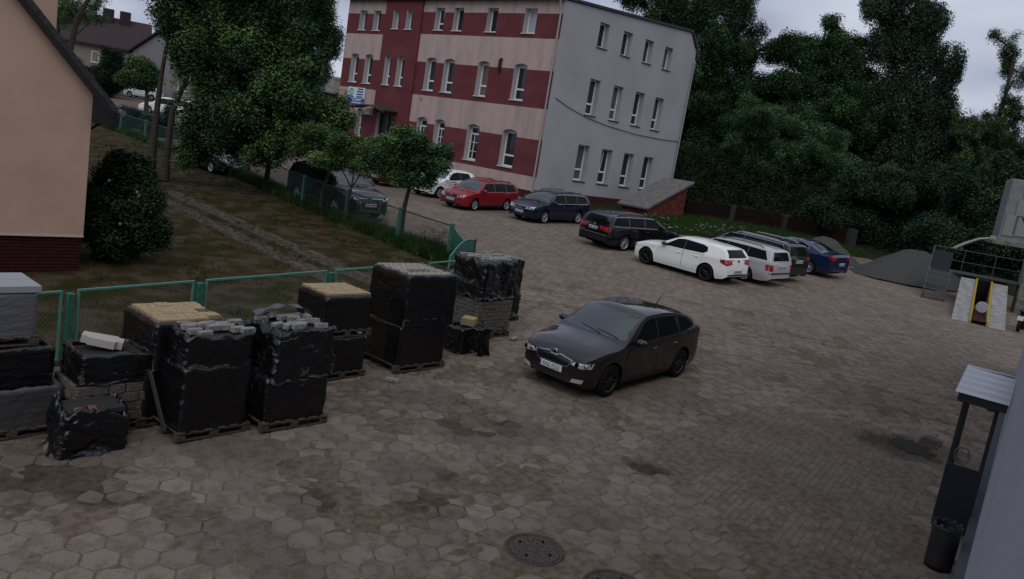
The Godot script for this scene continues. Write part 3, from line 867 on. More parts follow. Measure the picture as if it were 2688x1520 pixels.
func peach_house() -> void:
	var O := Vector3(-9.52, 0, -17.59)
	var u := -DR
	var out := DL * -1.0
	# gable faces -DL (towards the camera's right)
	var t := thing("peach_house", "peach rendered house gable with brown plinth at the left edge", "house", Vector3.ZERO)
	var peach := MT("peach_render", L(0.45, 0.31, 0.235), L(0.485, 0.335, 0.25), L(0.52, 0.36, 0.27), Vector3(4, 4, 4), 0.93, 0.006, 0.25, 0.05)
	relief(peach, 0.3, 0.35)
	var w := MB.new()
	w.prism(PackedVector2Array([Vector2(0, 1.42), Vector2(8.4, 1.42), Vector2(8.4, 4.55), Vector2(4.2, 9.0), Vector2(0, 4.55)]), O + out * 0.0, u, UP, DL * 10.0)
	obj("wall", w, peach, t)
	var bead := MB.new()
	bead.box(O + u * 4.2 + UP * 1.41 + out * 0.012 - DL * -0.0, Vector3(8.4, 0.03, 0.03), Basis(-u, UP, out))
	obj("drip_edge", bead, M("bead", L(0.5, 0.4, 0.33), 0.7), t)
	# clinker plinth laid in courses
	var pm := MT("brown_clinker", L(0.032, 0.01, 0.01), L(0.044, 0.0135, 0.0125), L(0.058, 0.019, 0.017), Vector3(1.1, 1.1, 1.1), 0.75, 0.02, 0.12, 0.25)
	var core := MB.new()
	core.prism(PackedVector2Array([Vector2(0.03, -0.2), Vector2(8.4, -0.2), Vector2(8.4, 1.395), Vector2(0.03, 1.395)]), O - out * 0.06, u, UP, DL * 9.9)
	obj("plinth", core, pm, t)
	for k in 14:
		var c := MB.new()
		var y := 0.36 + 0.0745 * k
		c.cbox(O + u * (4.2 + 0.02) + UP * (y + 0.0) + out * (-0.055 + rnd(-0.003, 0.003)), Vector3(8.36, 0.064, 0.06), 0.006, Basis(-u, UP, out))
		obj("plinth_course", c, pm, t)
	# roof slabs with verge board and gutter
	var tile := MT("house_roof", L(0.03, 0.028, 0.03), L(0.05, 0.046, 0.048), L(0.07, 0.065, 0.068), Vector3(1, 1, 1), 0.7, 0.02, 0.1, 0.25)
	for sd in [-1.0, 1.0]:
		var r := MB.new()
		var pts := [Vector2(-0.42, 4.17), Vector2(4.2, 9.04), Vector2(4.2, 9.2), Vector2(-0.52, 4.24)]
		var pp := PackedVector2Array()
		for p in pts: pp.append(Vector2(p.x if sd < 0 else 8.4 - p.x, p.y))
		r.prism(pp, O + out * 0.16, u, UP, DL * 10.6)
		obj("roof", r, tile, t)
	var vg := MB.new()
	vg.prism(PackedVector2Array([Vector2(-0.38, 4.06), Vector2(4.2, 8.9), Vector2(4.2, 9.04), Vector2(-0.42, 4.16)]), O + out * 0.16, u, UP, DL * 0.05)
	obj("verge_board", vg, M("dark_board", L(0.03, 0.028, 0.03), 0.7), t)
	var sf := MB.new()
	sf.prism(PackedVector2Array([Vector2(-0.42, 3.92), Vector2(0.0, 3.92), Vector2(0.0, 4.5), Vector2(-0.42, 4.17)]), O + out * 0.15, u, UP, DL * 10.4)
	obj("eaves_box", sf, mats["dark_board"], t)
	var gu := MB.new()
	gu.tube([O + out * 0.32 - u * 0.52 + UP * 4.2, O - u * 0.52 + DL * 10 + UP * 4.2], [0.07, 0.07], 8)
	obj("gutter", gu, M("zinc", L(0.16, 0.16, 0.17), 0.5, 0.6), t)
	var dp := MB.new()
	dp.tube([O - u * 0.5 + DL * 0.25 + UP * 4.1, O - u * 0.03 + DL * 0.25 + UP * 3.7, O - u * 0.03 + DL * 0.25 + UP * 0.7], [0.03, 0.03, 0.03], 8)
	obj("downpipe", dp, mats["dark_board"], t)
	var ch := MB.new()
	ch.box(O + u * 0.95 + DL * 1.4 + UP * 6.4, Vector3(0.95, 4.4, 0.8), Basis(u, UP, u.cross(UP)))
	obj("chimney", ch, peach, t)

func far_buildings() -> void:
	# long brown-roofed house beyond the road, far left
	var c := Vector3(-54.6, 4.0, -107)
	var u := Vector3(0.93, 0, -0.37)
	var d := Vector3(-0.37, 0, -0.93)
	var t := thing("far_house", "pale two-storey house with brown roof and two chimneys beyond the road", "house", Vector3.ZERO)
	var w := MB.new()
	w.box(c + u * -4 + d * 4 + UP * 2.3, Vector3(13, 6.4, 8), Basis(u, UP, u.cross(UP)))
	obj("wall", w, M("far_cream", L(0.24, 0.215, 0.18), 0.9), t)
	var r := MB.new()
	r.prism(PackedVector2Array([Vector2(-0.6, 5.3), Vector2(4, 9.2), Vector2(8.6, 5.3), Vector2(8.6, 5.1), Vector2(-0.6, 5.1)]), c - u * 11, d, UP, u * 14)
	var rf := obj("roof", r, M("far_roof", L(0.055, 0.042, 0.045), 0.85), t)
	for k in 2:
		var h := MB.new()
		h.box(c + u * (-2.2 + 2.0 * k) + d * 3.4 + UP * 9.2, Vector3(1.25, 1.9, 0.9), Basis(u, UP, u.cross(UP)))
		obj("chimney", h, M("far_chimney", L(0.045, 0.032, 0.034), 0.9), rf)
	for k in 4:
		for j in 2:
			window(t, c + u * (-9.2 + 3.1 * k) + UP * (0.4 + 2.6 * j), u, -d, [-0.45, 0.45, 0.0, 1.4, 0.0], -0.005, "one", M("pane_dark", L(0.016, 0.018, 0.022), 0.05), M("window_white", L(0.72, 0.73, 0.75), 0.45), M("light_sill"))
	var t2 := thing("far_house", "grey plain gabled house half hidden by the maple, beyond the road", "house", Vector3.ZERO)
	var c2 := Vector3(-44.5, 4.0, -99)
	var w2 := MB.new()
	w2.prism(PackedVector2Array([Vector2(-5.5, -1), Vector2(5.5, -1), Vector2(5.5, 5.0), Vector2(0, 8.8), Vector2(-5.5, 5.0)]), c2, Vector3(0.97, 0, 0.24), UP, Vector3(0.24, 0, -0.97) * 10.0)
	obj("wall", w2, M("far_grey", L(0.21, 0.205, 0.215), 0.9), t2)
	var r2 := MB.new()
	for sd in [-1.0, 1.0]:
		r2.prism(PackedVector2Array([Vector2(sd * 6.0, 4.75), Vector2(0, 8.9), Vector2(0, 9.1), Vector2(sd * 6.1, 4.9)]), c2 - Vector3(0.24, 0, -0.97) * 0.4, Vector3(0.97, 0, 0.24), UP, Vector3(0.24, 0, -0.97) * 10.8)
	obj("roof", r2, mats["far_roof"], t2)
	window(t2, c2 + UP * 1.2, Vector3(0.97, 0, 0.24), Vector3(-0.24, 0, 0.97), [-2.9, -1.3, 0.0, 1.3, 0.0], -0.005, "one", mats["pane_dark"], mats["window_white"], M("light_sill"))
	window(t2, c2 + UP * 1.2, Vector3(0.97, 0, 0.24), Vector3(-0.24, 0, 0.97), [1.2, 2.6, 0.0, 1.3, 0.0], -0.005, "one", mats["pane_dark"], mats["window_white"], M("light_sill"))
	# brown building with grey roof left of the red front
	var t3 := thing("far_building", "brown brick building with pale grey roof and chimney left of the factory", "building", Vector3.ZERO)
	var c3 := Vector3(-26.2, 3.6, -96)
	var w3 := MB.new()
	w3.box(c3 + Vector3(2.2, 1.6, -4), Vector3(15, 5.4, 8))
	obj("wall", w3, MT("far_brown", L(0.04, 0.03, 0.027), L(0.055, 0.042, 0.037), L(0.07, 0.055, 0.05), Vector3(3, 3, 3), 0.9, 0.01, 0.1, 0.15), t3)
	var r3 := MB.new()
	r3.prism(PackedVector2Array([Vector2(0.4, 4.2), Vector2(-4, 6.2), Vector2(-8.4, 4.2), Vector2(-8.4, 4.05), Vector2(0.4, 4.05)]), c3 + Vector3(-5.6, 0, 0), Vector3(0, 0, 1), UP, Vector3(15.6, 0, 0))
	var rr := obj("roof", r3, M("far_grey_roof", L(0.16, 0.155, 0.15), 0.85), t3)
	var h3 := MB.new()
	h3.box(c3 + Vector3(2.4, 5.0, -0.6), Vector3(0.8, 1.5, 0.8))
	h3.box(c3 + Vector3(2.4, 5.78, -0.6), Vector3(1.0, 0.12, 1.0))
	obj("chimney", h3, M("far_cream", L(0.24, 0.215, 0.18), 0.9), rr)
	for k in 2:
		var b := MB.new()
		b.box(c3 + Vector3(0.4 + 2.6 * k, 1.5, 0.03), Vector3(0.7, 5.3, 0.06))
		obj("pilaster", b, M("far_pilaster", L(0.028, 0.02, 0.019), 0.9), t3)
	# low wall at the end of the rear yard
	var lw := MB.new()
	lw.cbox(G(-19.0, -72.5, 0.3), Vector3(9.5, 1.0, 0.3), 0.03, Basis(UP, 0.25))
	tag(obj("low_wall", lw, M("grey_blue_wall", L(0.12, 0.13, 0.15), 0.85)), "low grey wall across the rear yard left of the red front", "wall")
	# brick wall with concrete posts below the wood
	var bw := thing("retaining_wall", "low dark red wall with concrete posts along the lawn under the trees", "wall", Vector3.ZERO)
	var A := Vector3(10.9, 0, -54.2)
	var pts := [Vector3(10.7, 0, -55.2), Vector3(14.1, 0, -56.4), Vector3(17.4, 0, -55.0), Vector3(20.6, 0, -51.6)]
	for k in 3:
		var a := GV(pts[k]); var b := GV(pts[k + 1])
		var m := MB.new()
		var dir := (b - a).normalized()
		m.cbox((a + b) * 0.5 + UP * 0.4, Vector3((b - a).length() + 0.1, 1.3, 0.22), 0.02, Basis(dir, UP, dir.cross(UP)))
		obj("wall_panel", m, MT("wall_dark_red", L(0.012, 0.007, 0.007), L(0.017, 0.009, 0.009), L(0.022, 0.012, 0.011), Vector3(1.5, 1.5, 1.5), 0.9, 0.01, 0.1, 0.2), bw)
	for k in [1, 2, 3]:
		var p := MB.new()
		p.cbox(GV(pts[k], 0.35), Vector3(0.5, 1.5, 0.45), 0.03, Basis(UP, 0.3))
		obj("post", p, M("old_concrete", L(0.04, 0.04, 0.04), 0.9), bw)

func right_wall() -> void:
	var t := thing("white_wall", "white rendered building wall running along the right edge of the yard", "wall", Vector3.ZERO)
	var O := WN * 0.07 + WD * -3.0
	var w := MB.new()
	var b := Basis(WD, UP, WD.cross(UP))
	w.box(O + WD * 14.5 + WN * 0.25 + UP * 4.9, Vector3(29, 8.6, 0.5), b)
	obj("wall", w, MT("white_render", L(0.3, 0.3, 0.33), L(0.32, 0.32, 0.35), L(0.34, 0.34, 0.37), Vector3(5, 5, 5), 0.93, 0.006, 0.25, 0.05), t)
	var p := MB.new()
	p.box(O + WD * 14.5 + WN * 0.14 + UP * 0.2, Vector3(28.9, 1.2, 0.5), b)
	obj("plinth", p, M("wall_plinth", L(0.075, 0.085, 0.09), 0.85), t)
# ---------- cars ----------
class CarShape:
	var LN: float
	var W: float
	var N := 320
	var zt := PackedFloat32Array()
	var bl := PackedFloat32Array()
	var pl := PackedFloat32Array()
	var cb := PackedFloat32Array()
	var crown := PackedFloat32Array()
	var tum: float
	var R: float
	var xw: Array
	var zb := 0.2
	static func hermite(p: Array, x: float) -> float:
		var m := p.size()
		if x <= p[0].x: return p[0].y
		if x >= p[m - 1].x: return p[m - 1].y
		var i := 0
		while i < m - 2 and x > p[i + 1].x: i += 1
		var sl := func(k: int) -> float: return (p[k + 1].y - p[k].y) / maxf(p[k + 1].x - p[k].x, 1e-5)
		var tan := func(k: int) -> float:
			if k == 0: return sl.call(0)
			if k == m - 1: return sl.call(m - 2)
			var a: float = sl.call(k - 1)
			var b: float = sl.call(k)
			return 0.0 if a * b <= 0 else 2.0 * a * b / (a + b)
		var h: float = p[i + 1].x - p[i].x
		var t: float = (x - p[i].x) / h
		var t2 := t * t
		var t3 := t2 * t
		return (2 * t3 - 3 * t2 + 1) * p[i].y + (t3 - 2 * t2 + t) * h * tan.call(i) + (-2 * t3 + 3 * t2) * p[i + 1].y + (t3 - t2) * h * tan.call(i + 1)
	func setup(s: Dictionary) -> void:
		LN = s.L; W = s.W; tum = s.get("tum", 0.3); R = s.R
		xw = [LN * 0.5 - s.fo, LN * 0.5 - s.fo - s.wb]
		var hl := LN * 0.5
		var pf: Array = s.get("plan_front", [0.62, 0.8, 0.9, 0.965])
		var pr: Array = s.get("plan_rear", [0.8, 0.9, 0.955, 0.985])
		var pp := [Vector2(-hl, pr[0]), Vector2(-hl + 0.04, pr[1]), Vector2(-hl + 0.14, pr[2]), Vector2(-hl + 0.45, pr[3]), Vector2(-hl + 1.0, 1.0), Vector2(hl - 1.1, 1.0), Vector2(hl - 0.5, pf[3]), Vector2(hl - 0.2, pf[2]), Vector2(hl - 0.06, pf[1]), Vector2(hl, pf[0])]
		var bot := [Vector2(-hl, 0.34), Vector2(-hl + 0.1, 0.26), Vector2(-hl + 0.5, zb), Vector2(hl - 0.5, zb), Vector2(hl - 0.12, 0.22), Vector2(hl, 0.3)]
		for i in N + 1:
			var x := -hl + LN * i / N
			zt.append(hermite(s.top, x)); bl.append(hermite(s.belt, x)); pl.append(hermite(pp, x) * W * 0.5); cb.append(hermite(bot, x))
			crown.append(hermite(s.get("crown", [Vector2(-hl, 0.02), Vector2(-hl + 0.5, 0.05), Vector2(0, 0.06), Vector2(hl - 0.3, 0.07), Vector2(hl, 0.03)]), x))
	func lut(a: PackedFloat32Array, x: float) -> float:
		var f := clampf((x / LN + 0.5) * N, 0, N - 0.001)
		var i := int(f)
		return a[i] + (a[i + 1] - a[i]) * (f - i)
	func hw(x: float, z: float) -> float:
		var p := lut(pl, x)
		var b := lut(bl, x)
		if z <= b:
			if z < 0.5:
				var a := clampf((z - 0.18) / 0.32, 0, 1)
				return p * (0.93 + 0.07 * sin(a * PI * 0.5))
			return p * (1.0 - 0.025 * pow((z - 0.5) / maxf(b - 0.5, 0.05), 2) - (0.012 if z < b - 0.14 else 0.0) * smoothstep(0.5, b - 0.14, z))
		var d := z - b
		return maxf(p * 0.975 - 0.012 - d * tum - 0.28 * d * d, 0.05)
	func bottom(x: float) -> float:
		var z := lut(cb, x)
		for w in xw:
			var d := absf(x - w)
			var ra := R + 0.055
			if d < ra: z = maxf(z, R + sqrt(ra * ra - d * d))
		return z
	func edge(x: float) -> float: return lut(zt, x) - lut(crown, x)
	func top(x: float, y: float) -> float:
		var ze := edge(x)
		var t := clampf(absf(y) / hw(x, ze), 0, 1)
		return ze + lut(crown, x) * (1.0 - pow(t, 2.6))
	func inside(x: float, y: float, z: float) -> bool:
		if absf(x) >= LN * 0.5 or z < 0.2: return false
		var ze := edge(x)
		if z > ze:
			return z < top(x, y) and absf(y) < hw(x, ze)
		return absf(y) < hw(x, z)
	func body() -> MB:
		var hl := LN * 0.5
		var xs := []
		var x := -hl
		while x < hl:
			xs.append(x)
			var e := minf(x + hl, hl - x)
			x += 0.012 if e < 0.06 else (0.025 if e < 0.3 else 0.045)
		xs.append(hl)
		for w in xw:
			for k in 19:
				xs.append(w - (R + 0.0549) * cos(PI * k / 18.0))
		xs.sort()
		var keep := [xs[0]]
		for q in xs:
			if q - keep[keep.size() - 1] > 0.006: keep.append(q)
		keep[keep.size() - 1] = hl
		var NS := 13
		var NT := 9
		var rows := []
		for q in keep:
			var z0 := bottom(q)
			var ze := maxf(edge(q), z0 + 0.02)
			var line := PackedVector3Array()
			for j in NS:
				var z := lerpf(z0, ze, j / float(NS - 1))
				line.append(Vector3(q, z, -hw(q, z)))
			var we := hw(q, ze)
			for j in range(1, NT * 2):
				var f := -cos(PI * j / (NT * 2.0))
				line.append(Vector3(q, maxf(top(q, we * f), ze), we * f))
			for j in NS:
				var z := lerpf(ze, z0, j / float(NS - 1))
				line.append(Vector3(q, z, hw(q, z)))
			rows.append(line)
		var m := MB.new()
		m.grid(rows, false, false)
		for e in [0, rows.size() - 1]:
			var l: PackedVector3Array = rows[e]
			var K := l.size()
			var cen := Vector3(0, 0.5, 0)
			for j in K / 2: m.quad_out(l[j], l[j + 1], l[K - 2 - j], l[K - 1 - j], cen)
		return m
	func wells() -> MB:
		var m := MB.new()
		for w in xw:
			for s in [-1.0, 1.0]:
				for k in 18:
					var p := []
					for q in [k, k + 1]:
						var a: float = PI * q / 18.0
						var ra := R + 0.056
						var x: float = w - ra * cos(a)
						var z := R + ra * sin(a)
						p.append(Vector3(x, z, s * (hw(x, maxf(z, 0.2)) - 0.004)))
						p.append(Vector3(x, z, s * (W * 0.5 - 0.36)))
					m.quad(p[0], p[1], p[3], p[2])
					m.tri(p[1], p[3], Vector3(w, R, s * (W * 0.5 - 0.36)))
				m.box(Vector3(w, R * 0.6 + 0.1, 0), Vector3(R * 2.2, 0.1, W * 0.5))
		var hl := LN * 0.5
		m.box(Vector3(0, 0.235, 0), Vector3(LN - 0.5, 0.06, W * 0.62))
		var f1: float = xw[0] - R - 0.06
		var r1: float = xw[1] + R + 0.06
		m.box(Vector3((f1 + r1) * 0.5, 0.23, 0), Vector3(f1 - r1, 0.05, W * 0.9))
		return m
	func march(a: float, u: float, z: float) -> Vector3:
		# from outside, inwards along -(cos a, sin a): x forward, y left
		var d := Vector2(cos(a), sin(a))
		var o := Vector2(-d.y, d.x) * u
		var t := 3.2
		while t > -1.0:
			var p := o + d * t
			if inside(p.x, p.y, z): break
			t -= 0.06
		var lo := t
		var hi := t + 0.06
		for k in 9:
			var mid := (lo + hi) * 0.5
			var p := o + d * mid
			if inside(p.x, p.y, z): lo = mid
			else: hi = mid
		var q := o + d * lo
		return Vector3(q.x, z, -q.y)
	func panel(poly: PackedVector2Array, a: float, off: float, K := 8, J := 5) -> MB:
		# polygon (u, z) seen along a, laid on the body
		var umin := 1e9
		var umax := -1e9
		for p in poly:
			umin = minf(umin, p.x); umax = maxf(umax, p.x)
		var us := []
		for i in K + 1: us.append(lerpf(umin + 0.001, umax - 0.001, i / float(K)))
		for p in poly:
			if p.x > umin + 0.004 and p.x < umax - 0.004: us.append(p.x)
		us.sort()
		var out := Vector3(cos(a), 0, -sin(a))
		var rows := []
		var lastx := -1e9
		for u in us:
			if u - lastx < 0.002: continue
			lastx = u
			var lo := 1e9
			var hi := -1e9
			for i in poly.size():
				var p := poly[i]
				var q := poly[(i + 1) % poly.size()]
				if (p.x - u) * (q.x - u) <= 0 and absf(p.x - q.x) > 1e-6:
					var z := lerpf(p.y, q.y, (u - p.x) / (q.x - p.x))
					lo = minf(lo, z); hi = maxf(hi, z)
			if hi < lo: continue
			var line := PackedVector3Array()
			for j in J + 1: line.append(march(a, u, lerpf(lo, hi, j / float(J))) + out * off)
			line.insert(0, line[0] - out * (off + 0.012))
			line.append(line[line.size() - 1] - out * (off + 0.012))
			rows.append(line)
		var f: PackedVector3Array = rows[0].duplicate()
		for j in f.size(): f[j] -= out * (off + 0.012)
		rows.insert(0, f)
		f = rows[rows.size() - 1].duplicate()
		for j in f.size(): f[j] -= out * (off + 0.012)
		rows.append(f)
		var m := MB.new()
		# u runs to the left of `out`; flat skirt plus smooth face
		m.grid(rows.slice(1, rows.size() - 1).map(func(r): return r.slice(1, r.size() - 1)), false, true)
		for i in rows.size() - 1:
			for j in rows[0].size() - 1:
				if i == 0 or i == rows.size() - 2 or j == 0 or j == rows[0].size() - 2:
					m.quad(rows[i][j], rows[i + 1][j], rows[i + 1][j + 1], rows[i][j + 1])
		return m

var wheel_cache := {}
func wheel_meshes(R: float, style: String) -> Array:
	var key := "%s%.3f" % [style, R]
	if wheel_cache.has(key): return wheel_cache[key]
	var w := 0.105
	var t := MB.new()
	var ri := R * 0.68
	var xf := Transform3D(Basis(Vector3.RIGHT, PI / 2), Vector3.ZERO)  # lathe axis y -> z (outwards)
	t.lathe([Vector2(ri - 0.02, -w), Vector2(ri + 0.02, -w - 0.004), Vector2(R - 0.03, -w), Vector2(R - 0.006, -w + 0.02), Vector2(R, -w + 0.05), Vector2(R, w - 0.05), Vector2(R - 0.006, w - 0.02), Vector2(R - 0.03, w), Vector2(ri + 0.02, w + 0.004), Vector2(ri - 0.005, w - 0.006), Vector2(ri - 0.02, w - 0.03)], 28, xf)
	var r := MB.new()
	r.lathe([Vector2(ri + 0.004, w - 0.002), Vector2(ri - 0.016, w - 0.004), Vector2(ri - 0.022, w - 0.03), Vector2(ri - 0.03, w - 0.09)], 28, xf)
	var hub := MB.new()
	r.lathe([Vector2(0.075, w - 0.06), Vector2(0.07, w - 0.02), Vector2(0.03, w - 0.012), Vector2(0.0, w - 0.01)], 12, xf)
	var n := 5
	var sw := 0.05
	if style == "ten": n = 10; sw = 0.03
	elif style == "seven": n = 7; sw = 0.045
	elif style == "cover": n = 8; sw = 0.075
	elif style == "black": n = 10; sw = 0.032
	for k in n:
		var a := TAU * k / n
		var d := Vector3(cos(a), sin(a), 0)
		var s := Vector3(-sin(a), cos(a), 0)
		for q in ([-1.0, 1.0] if style == "five" or style == "twin" else [0.0]):
			var off: Vector3 = s * q * 0.028
			var c := d * (ri * 0.5 + 0.02) + off * 1.3 + Vector3(0, 0, w - 0.033)
			r.cbox(c, Vector3(ri * 0.98 - 0.04, sw * (0.75 if q != 0.0 else 1.0), 0.03), 0.007, Basis(d, s, Vector3.BACK))
	var dk := MB.new()
	dk.lathe([Vector2(ri - 0.025, w - 0.1), Vector2(0.0, w - 0.1)], 20, xf)
	wheel_cache[key] = [t.mesh(), r.mesh(), dk.mesh()]
	return wheel_cache[key]

func mirror_poly(p: Array) -> PackedVector2Array:
	var o := PackedVector2Array()
	for q in p: o.append(Vector2(-q[0], q[1]))
	return o
func pv2(p: Array) -> PackedVector2Array:
	var o := PackedVector2Array()
	for q in p: o.append(Vector2(q[0], q[1]))
	return o

func make_car(s: Dictionary, label: String, x: float, z: float, yaw: float, group: String) -> Node3D:
	var t := thing(s.get("called", "parked_car"), label, "car", G(x, z, 0.002), slope_basis(yaw), group)
	var c := CarShape.new()
	c.setup(s)
	var hl: float = c.LN * 0.5
	var pm: Material = s.paint
	var black := M("car_black", L(0.012, 0.012, 0.013), 0.55)
	var gloss := M("car_gloss_black", L(0.01, 0.01, 0.011), 0.15)
	var glass := M("car_glass", L(0.005, 0.006, 0.0065), 0.06, 0.0, 0.18)
	var chrome := M("car_chrome", L(0.4, 0.41, 0.43), 0.25, 0.9)
	var satin := M("car_satin", L(0.5, 0.5, 0.52), 0.35, 0.7)
	var lamp := M("car_lamp", L(0.5, 0.52, 0.54), 0.08, 0.35)
	var red := M("car_tail", L(0.3, 0.012, 0.015), 0.1)
	var platem := M("car_plate", L(0.62, 0.63, 0.63), 0.4)
	var tyre := M("car_tyre", L(0.014, 0.014, 0.015), 0.85)
	var gap := M("car_gap", L(0.006, 0.006, 0.007), 0.8)
	obj("body", c.body(), pm, t)
	obj("underbody", c.wells(), M("car_under", L(0.008, 0.008, 0.008), 0.95), t)
	# wheels
	var wm := wheel_meshes(s.R, s.get("rim", "five"))
	var rimm: Material = M("rim_black", L(0.015, 0.015, 0.016), 0.3, 0.3) if s.get("rim", "") == "black" else M("rim_silver", L(0.42, 0.43, 0.45), 0.3, 0.7)
	for i in 2:
		for sd in [-1.0, 1.0]:
			var w := obj("wheel", wm[0], tyre, t)
			w.transform = Transform3D(Basis() if sd > 0 else Basis(UP, PI), Vector3(c.xw[i], s.R, sd * (s.W * 0.5 - 0.125)))
			obj("rim", wm[1], rimm, w)
			obj("brake_disc", wm[2], gap, w)
	# side windows: list of polygons (x, z)
	for sd in [1.0, -1.0]:
		var a: float = PI * 0.5 * sd
		# one dark band with a bright or black edge carries the panes, so that the pillars read dark
		var hull := PackedVector2Array()
		for p in s.get("side_glass", []):
			for v in p: hull.append(Vector2(-v[0] * sd, v[1]))
		hull = Geometry2D.convex_hull(hull)
		hull.remove_at(hull.size() - 1)
		var hc := Vector2()
		for v in hull: hc += v
		hc /= hull.size()
		var h1 := PackedVector2Array()
		var h2 := PackedVector2Array()
		for v in hull:
			h1.append(v + Vector2(signf(v.x - hc.x) * 0.012, signf(v.y - hc.y) * 0.01))
			h2.append(v + Vector2(signf(v.x - hc.x) * 0.028, signf(v.y - hc.y) * 0.024))
		if s.get("trim", "") == "chrome": obj("window_trim", c.panel(h2, a, 0.004, 16, 5), chrome, t)
		obj("window_frame", c.panel(h1, a, 0.0065, 16, 5), gloss, t)
		for p in s.get("side_glass", []):
			var uq := []
			for v in p: uq.append([-v[0] * sd, v[1]])
			obj("side_window", c.panel(pv2(uq), a, 0.0095, 10, 4), glass, t)
		for p in s.get("doors", []):
			var uq := []
			for v in p: uq.append([-v[0] * sd, v[1]])
			var cen := Vector2()
			for v in uq: cen += Vector2(v[0], v[1])
			cen /= uq.size()
			var big := PackedVector2Array()
			for v in uq:
				var dd := Vector2(v[0], v[1]) - cen
				big.append(cen + dd + Vector2(signf(dd.x) * 0.007, signf(dd.y) * 0.006))
			var dr := obj("door", c.panel(pv2(uq), a, 0.0055, 8, 6), pm, t)
			obj("door_gap", c.panel(big, a, 0.002, 8, 6), gap, dr)
			var hx: float = (p[0][0] if p.size() > 0 else 0.0) + 0.14
			var hz: float = c.lut(c.bl, hx) - 0.12
			var hm := MB.new()
			var hp := c.march(a, -hx * sd, hz)
			hm.cbox(hp + Vector3(0.02, 0, sd * -0.016), Vector3(0.19, 0.03, 0.03), 0.01)
			obj("door_handle", hm, chrome if s.get("handle", "") == "chrome" else pm, dr)
		# mirrors
		var mx: float = s.get("mirror_x", 0.75)
		var mz: float = c.lut(c.bl, mx) + 0.09
		var mb := MB.new()
		var rows := []
		for i in 7:
			var f := i / 6.0 * 2 - 1
			var rr := sqrt(maxf(1 - f * f, 0.0))
			var line := PackedVector3Array()
			for k in 12:
				var an := TAU * k / 12
				line.append(Vector3(mx + 0.1 * cos(an) * (0.35 + 0.65 * rr) * (0.7 if i in [0, 6] else 1.0), mz + 0.072 * sin(an) * (0.3 + 0.7 * rr), -sd * (c.hw(mx, mz) + 0.13 + 0.115 * f)))
			rows.append(line)
		mb.grid(rows, true, sd < 0)
		for e in [0, 6]:
			for k in range(1, 11): mb.tri_out(rows[e][0], rows[e][k], rows[e][k + 1], Vector3(mx, mz, -sd * (c.hw(mx, mz) + 0.13)))
		mb.tube([Vector3(mx + 0.03, mz - 0.06, -sd * (c.hw(mx, mz - 0.07) - 0.03)), Vector3(mx + 0.02, mz - 0.03, -sd * (c.hw(mx, mz) + 0.1))], [0.035, 0.03], 7)
		obj("wing_mirror", mb, s.get("mirror_paint", pm), t)
		if s.get("moulding", false):
			var z0: float = s.get("moulding_z", 0.52)
			obj("side_moulding", c.panel(pv2([[-sd * (c.xw[0] - c.R - 0.08), z0], [-sd * (c.xw[1] + c.R + 0.08), z0], [-sd * (c.xw[1] + c.R + 0.08), z0 + 0.06], [-sd * (c.xw[0] - c.R - 0.08), z0 + 0.06]]), a, 0.014, 10, 1), s.get("moulding_m", black), t)
		obj("sill_trim", c.panel(pv2([[-sd * (c.xw[0] - c.R - 0.07), 0.205], [-sd * (c.xw[1] + c.R + 0.07), 0.205], [-sd * (c.xw[1] + c.R + 0.07), 0.27], [-sd * (c.xw[0] - c.R - 0.07), 0.27]]), a, 0.006, 8, 1), s.get("sill_m", black), t)
		if s.get("rails", "") != "":
			var rx: Array = s.rail_x
			var pts := []
			var rad := []
			for k in 11:
				var x2 := lerpf(rx[0], rx[1], k / 10.0)
				var ze := c.edge(x2)
				pts.append(Vector3(x2, ze + (0.055 if k > 0 and k < 10 else 0.0), -sd * (c.hw(x2, ze) - 0.045)))
				rad.append(0.017)
			var rm := MB.new()
			rm.tube(pts, rad, 7)
			obj("roof_rail", rm, satin if s.rails == "silver" else black, t)
	# windscreen and rear window
	var wsx: Array = s.screen   # cowl x, roof x
	var z0 := c.lut(c.zt, wsx[0]) + 0.015
	var z1 := c.lut(c.zt, wsx[1]) - 0.03
	var wl := c.hw(wsx[0] - 0.12, z0) * 0.93
	var wu: float = c.hw(wsx[1], c.edge(wsx[1])) * 0.93
	obj("windscreen", c.panel(pv2([[-wl, z0], [wl, z0], [wu, z1], [-wu, z1]]), 0.0, 0.007, 12, 8), s.get("screen_glass", M("car_screen", L(0.02, 0.034, 0.033), 0.02, 0.0, 0.75)), t)
	if not s.get("hide_wipers", false):
		for q in [0.05, 0.62]:
			var a0 := c.march(0.0, wl * (1.0 - q * 1.1) * 0.82, z0 + 0.012) + Vector3(0.02, 0.01, 0)
			var a1 := c.march(0.0, wl * (1.0 - q * 1.1) * 0.82 - 0.52, z0 + 0.06) + Vector3(0.02, 0.012, 0)
			var wmb := MB.new()
			wmb.tube([a0, a1], [0.007, 0.005], 5)
			obj("wiper", wmb, black, t)
	if s.has("rear_glass"):
		obj("rear_window", c.panel(pv2(s.rear_glass), PI, 0.007, 10, 6), glass, t)
	if s.has("tailgate"):
		obj("tailgate_gap", c.panel(pv2(s.tailgate), PI, 0.002, 8, 4), gap, t)
		var tg := PackedVector2Array()
		for p in s.tailgate: tg.append(Vector2(p[0] - signf(p[0]) * 0.008, p[1] + (0.007 if p[1] < 0.8 else -0.007)))
		obj("tailgate", c.panel(tg, PI, 0.005, 8, 4), pm, t)
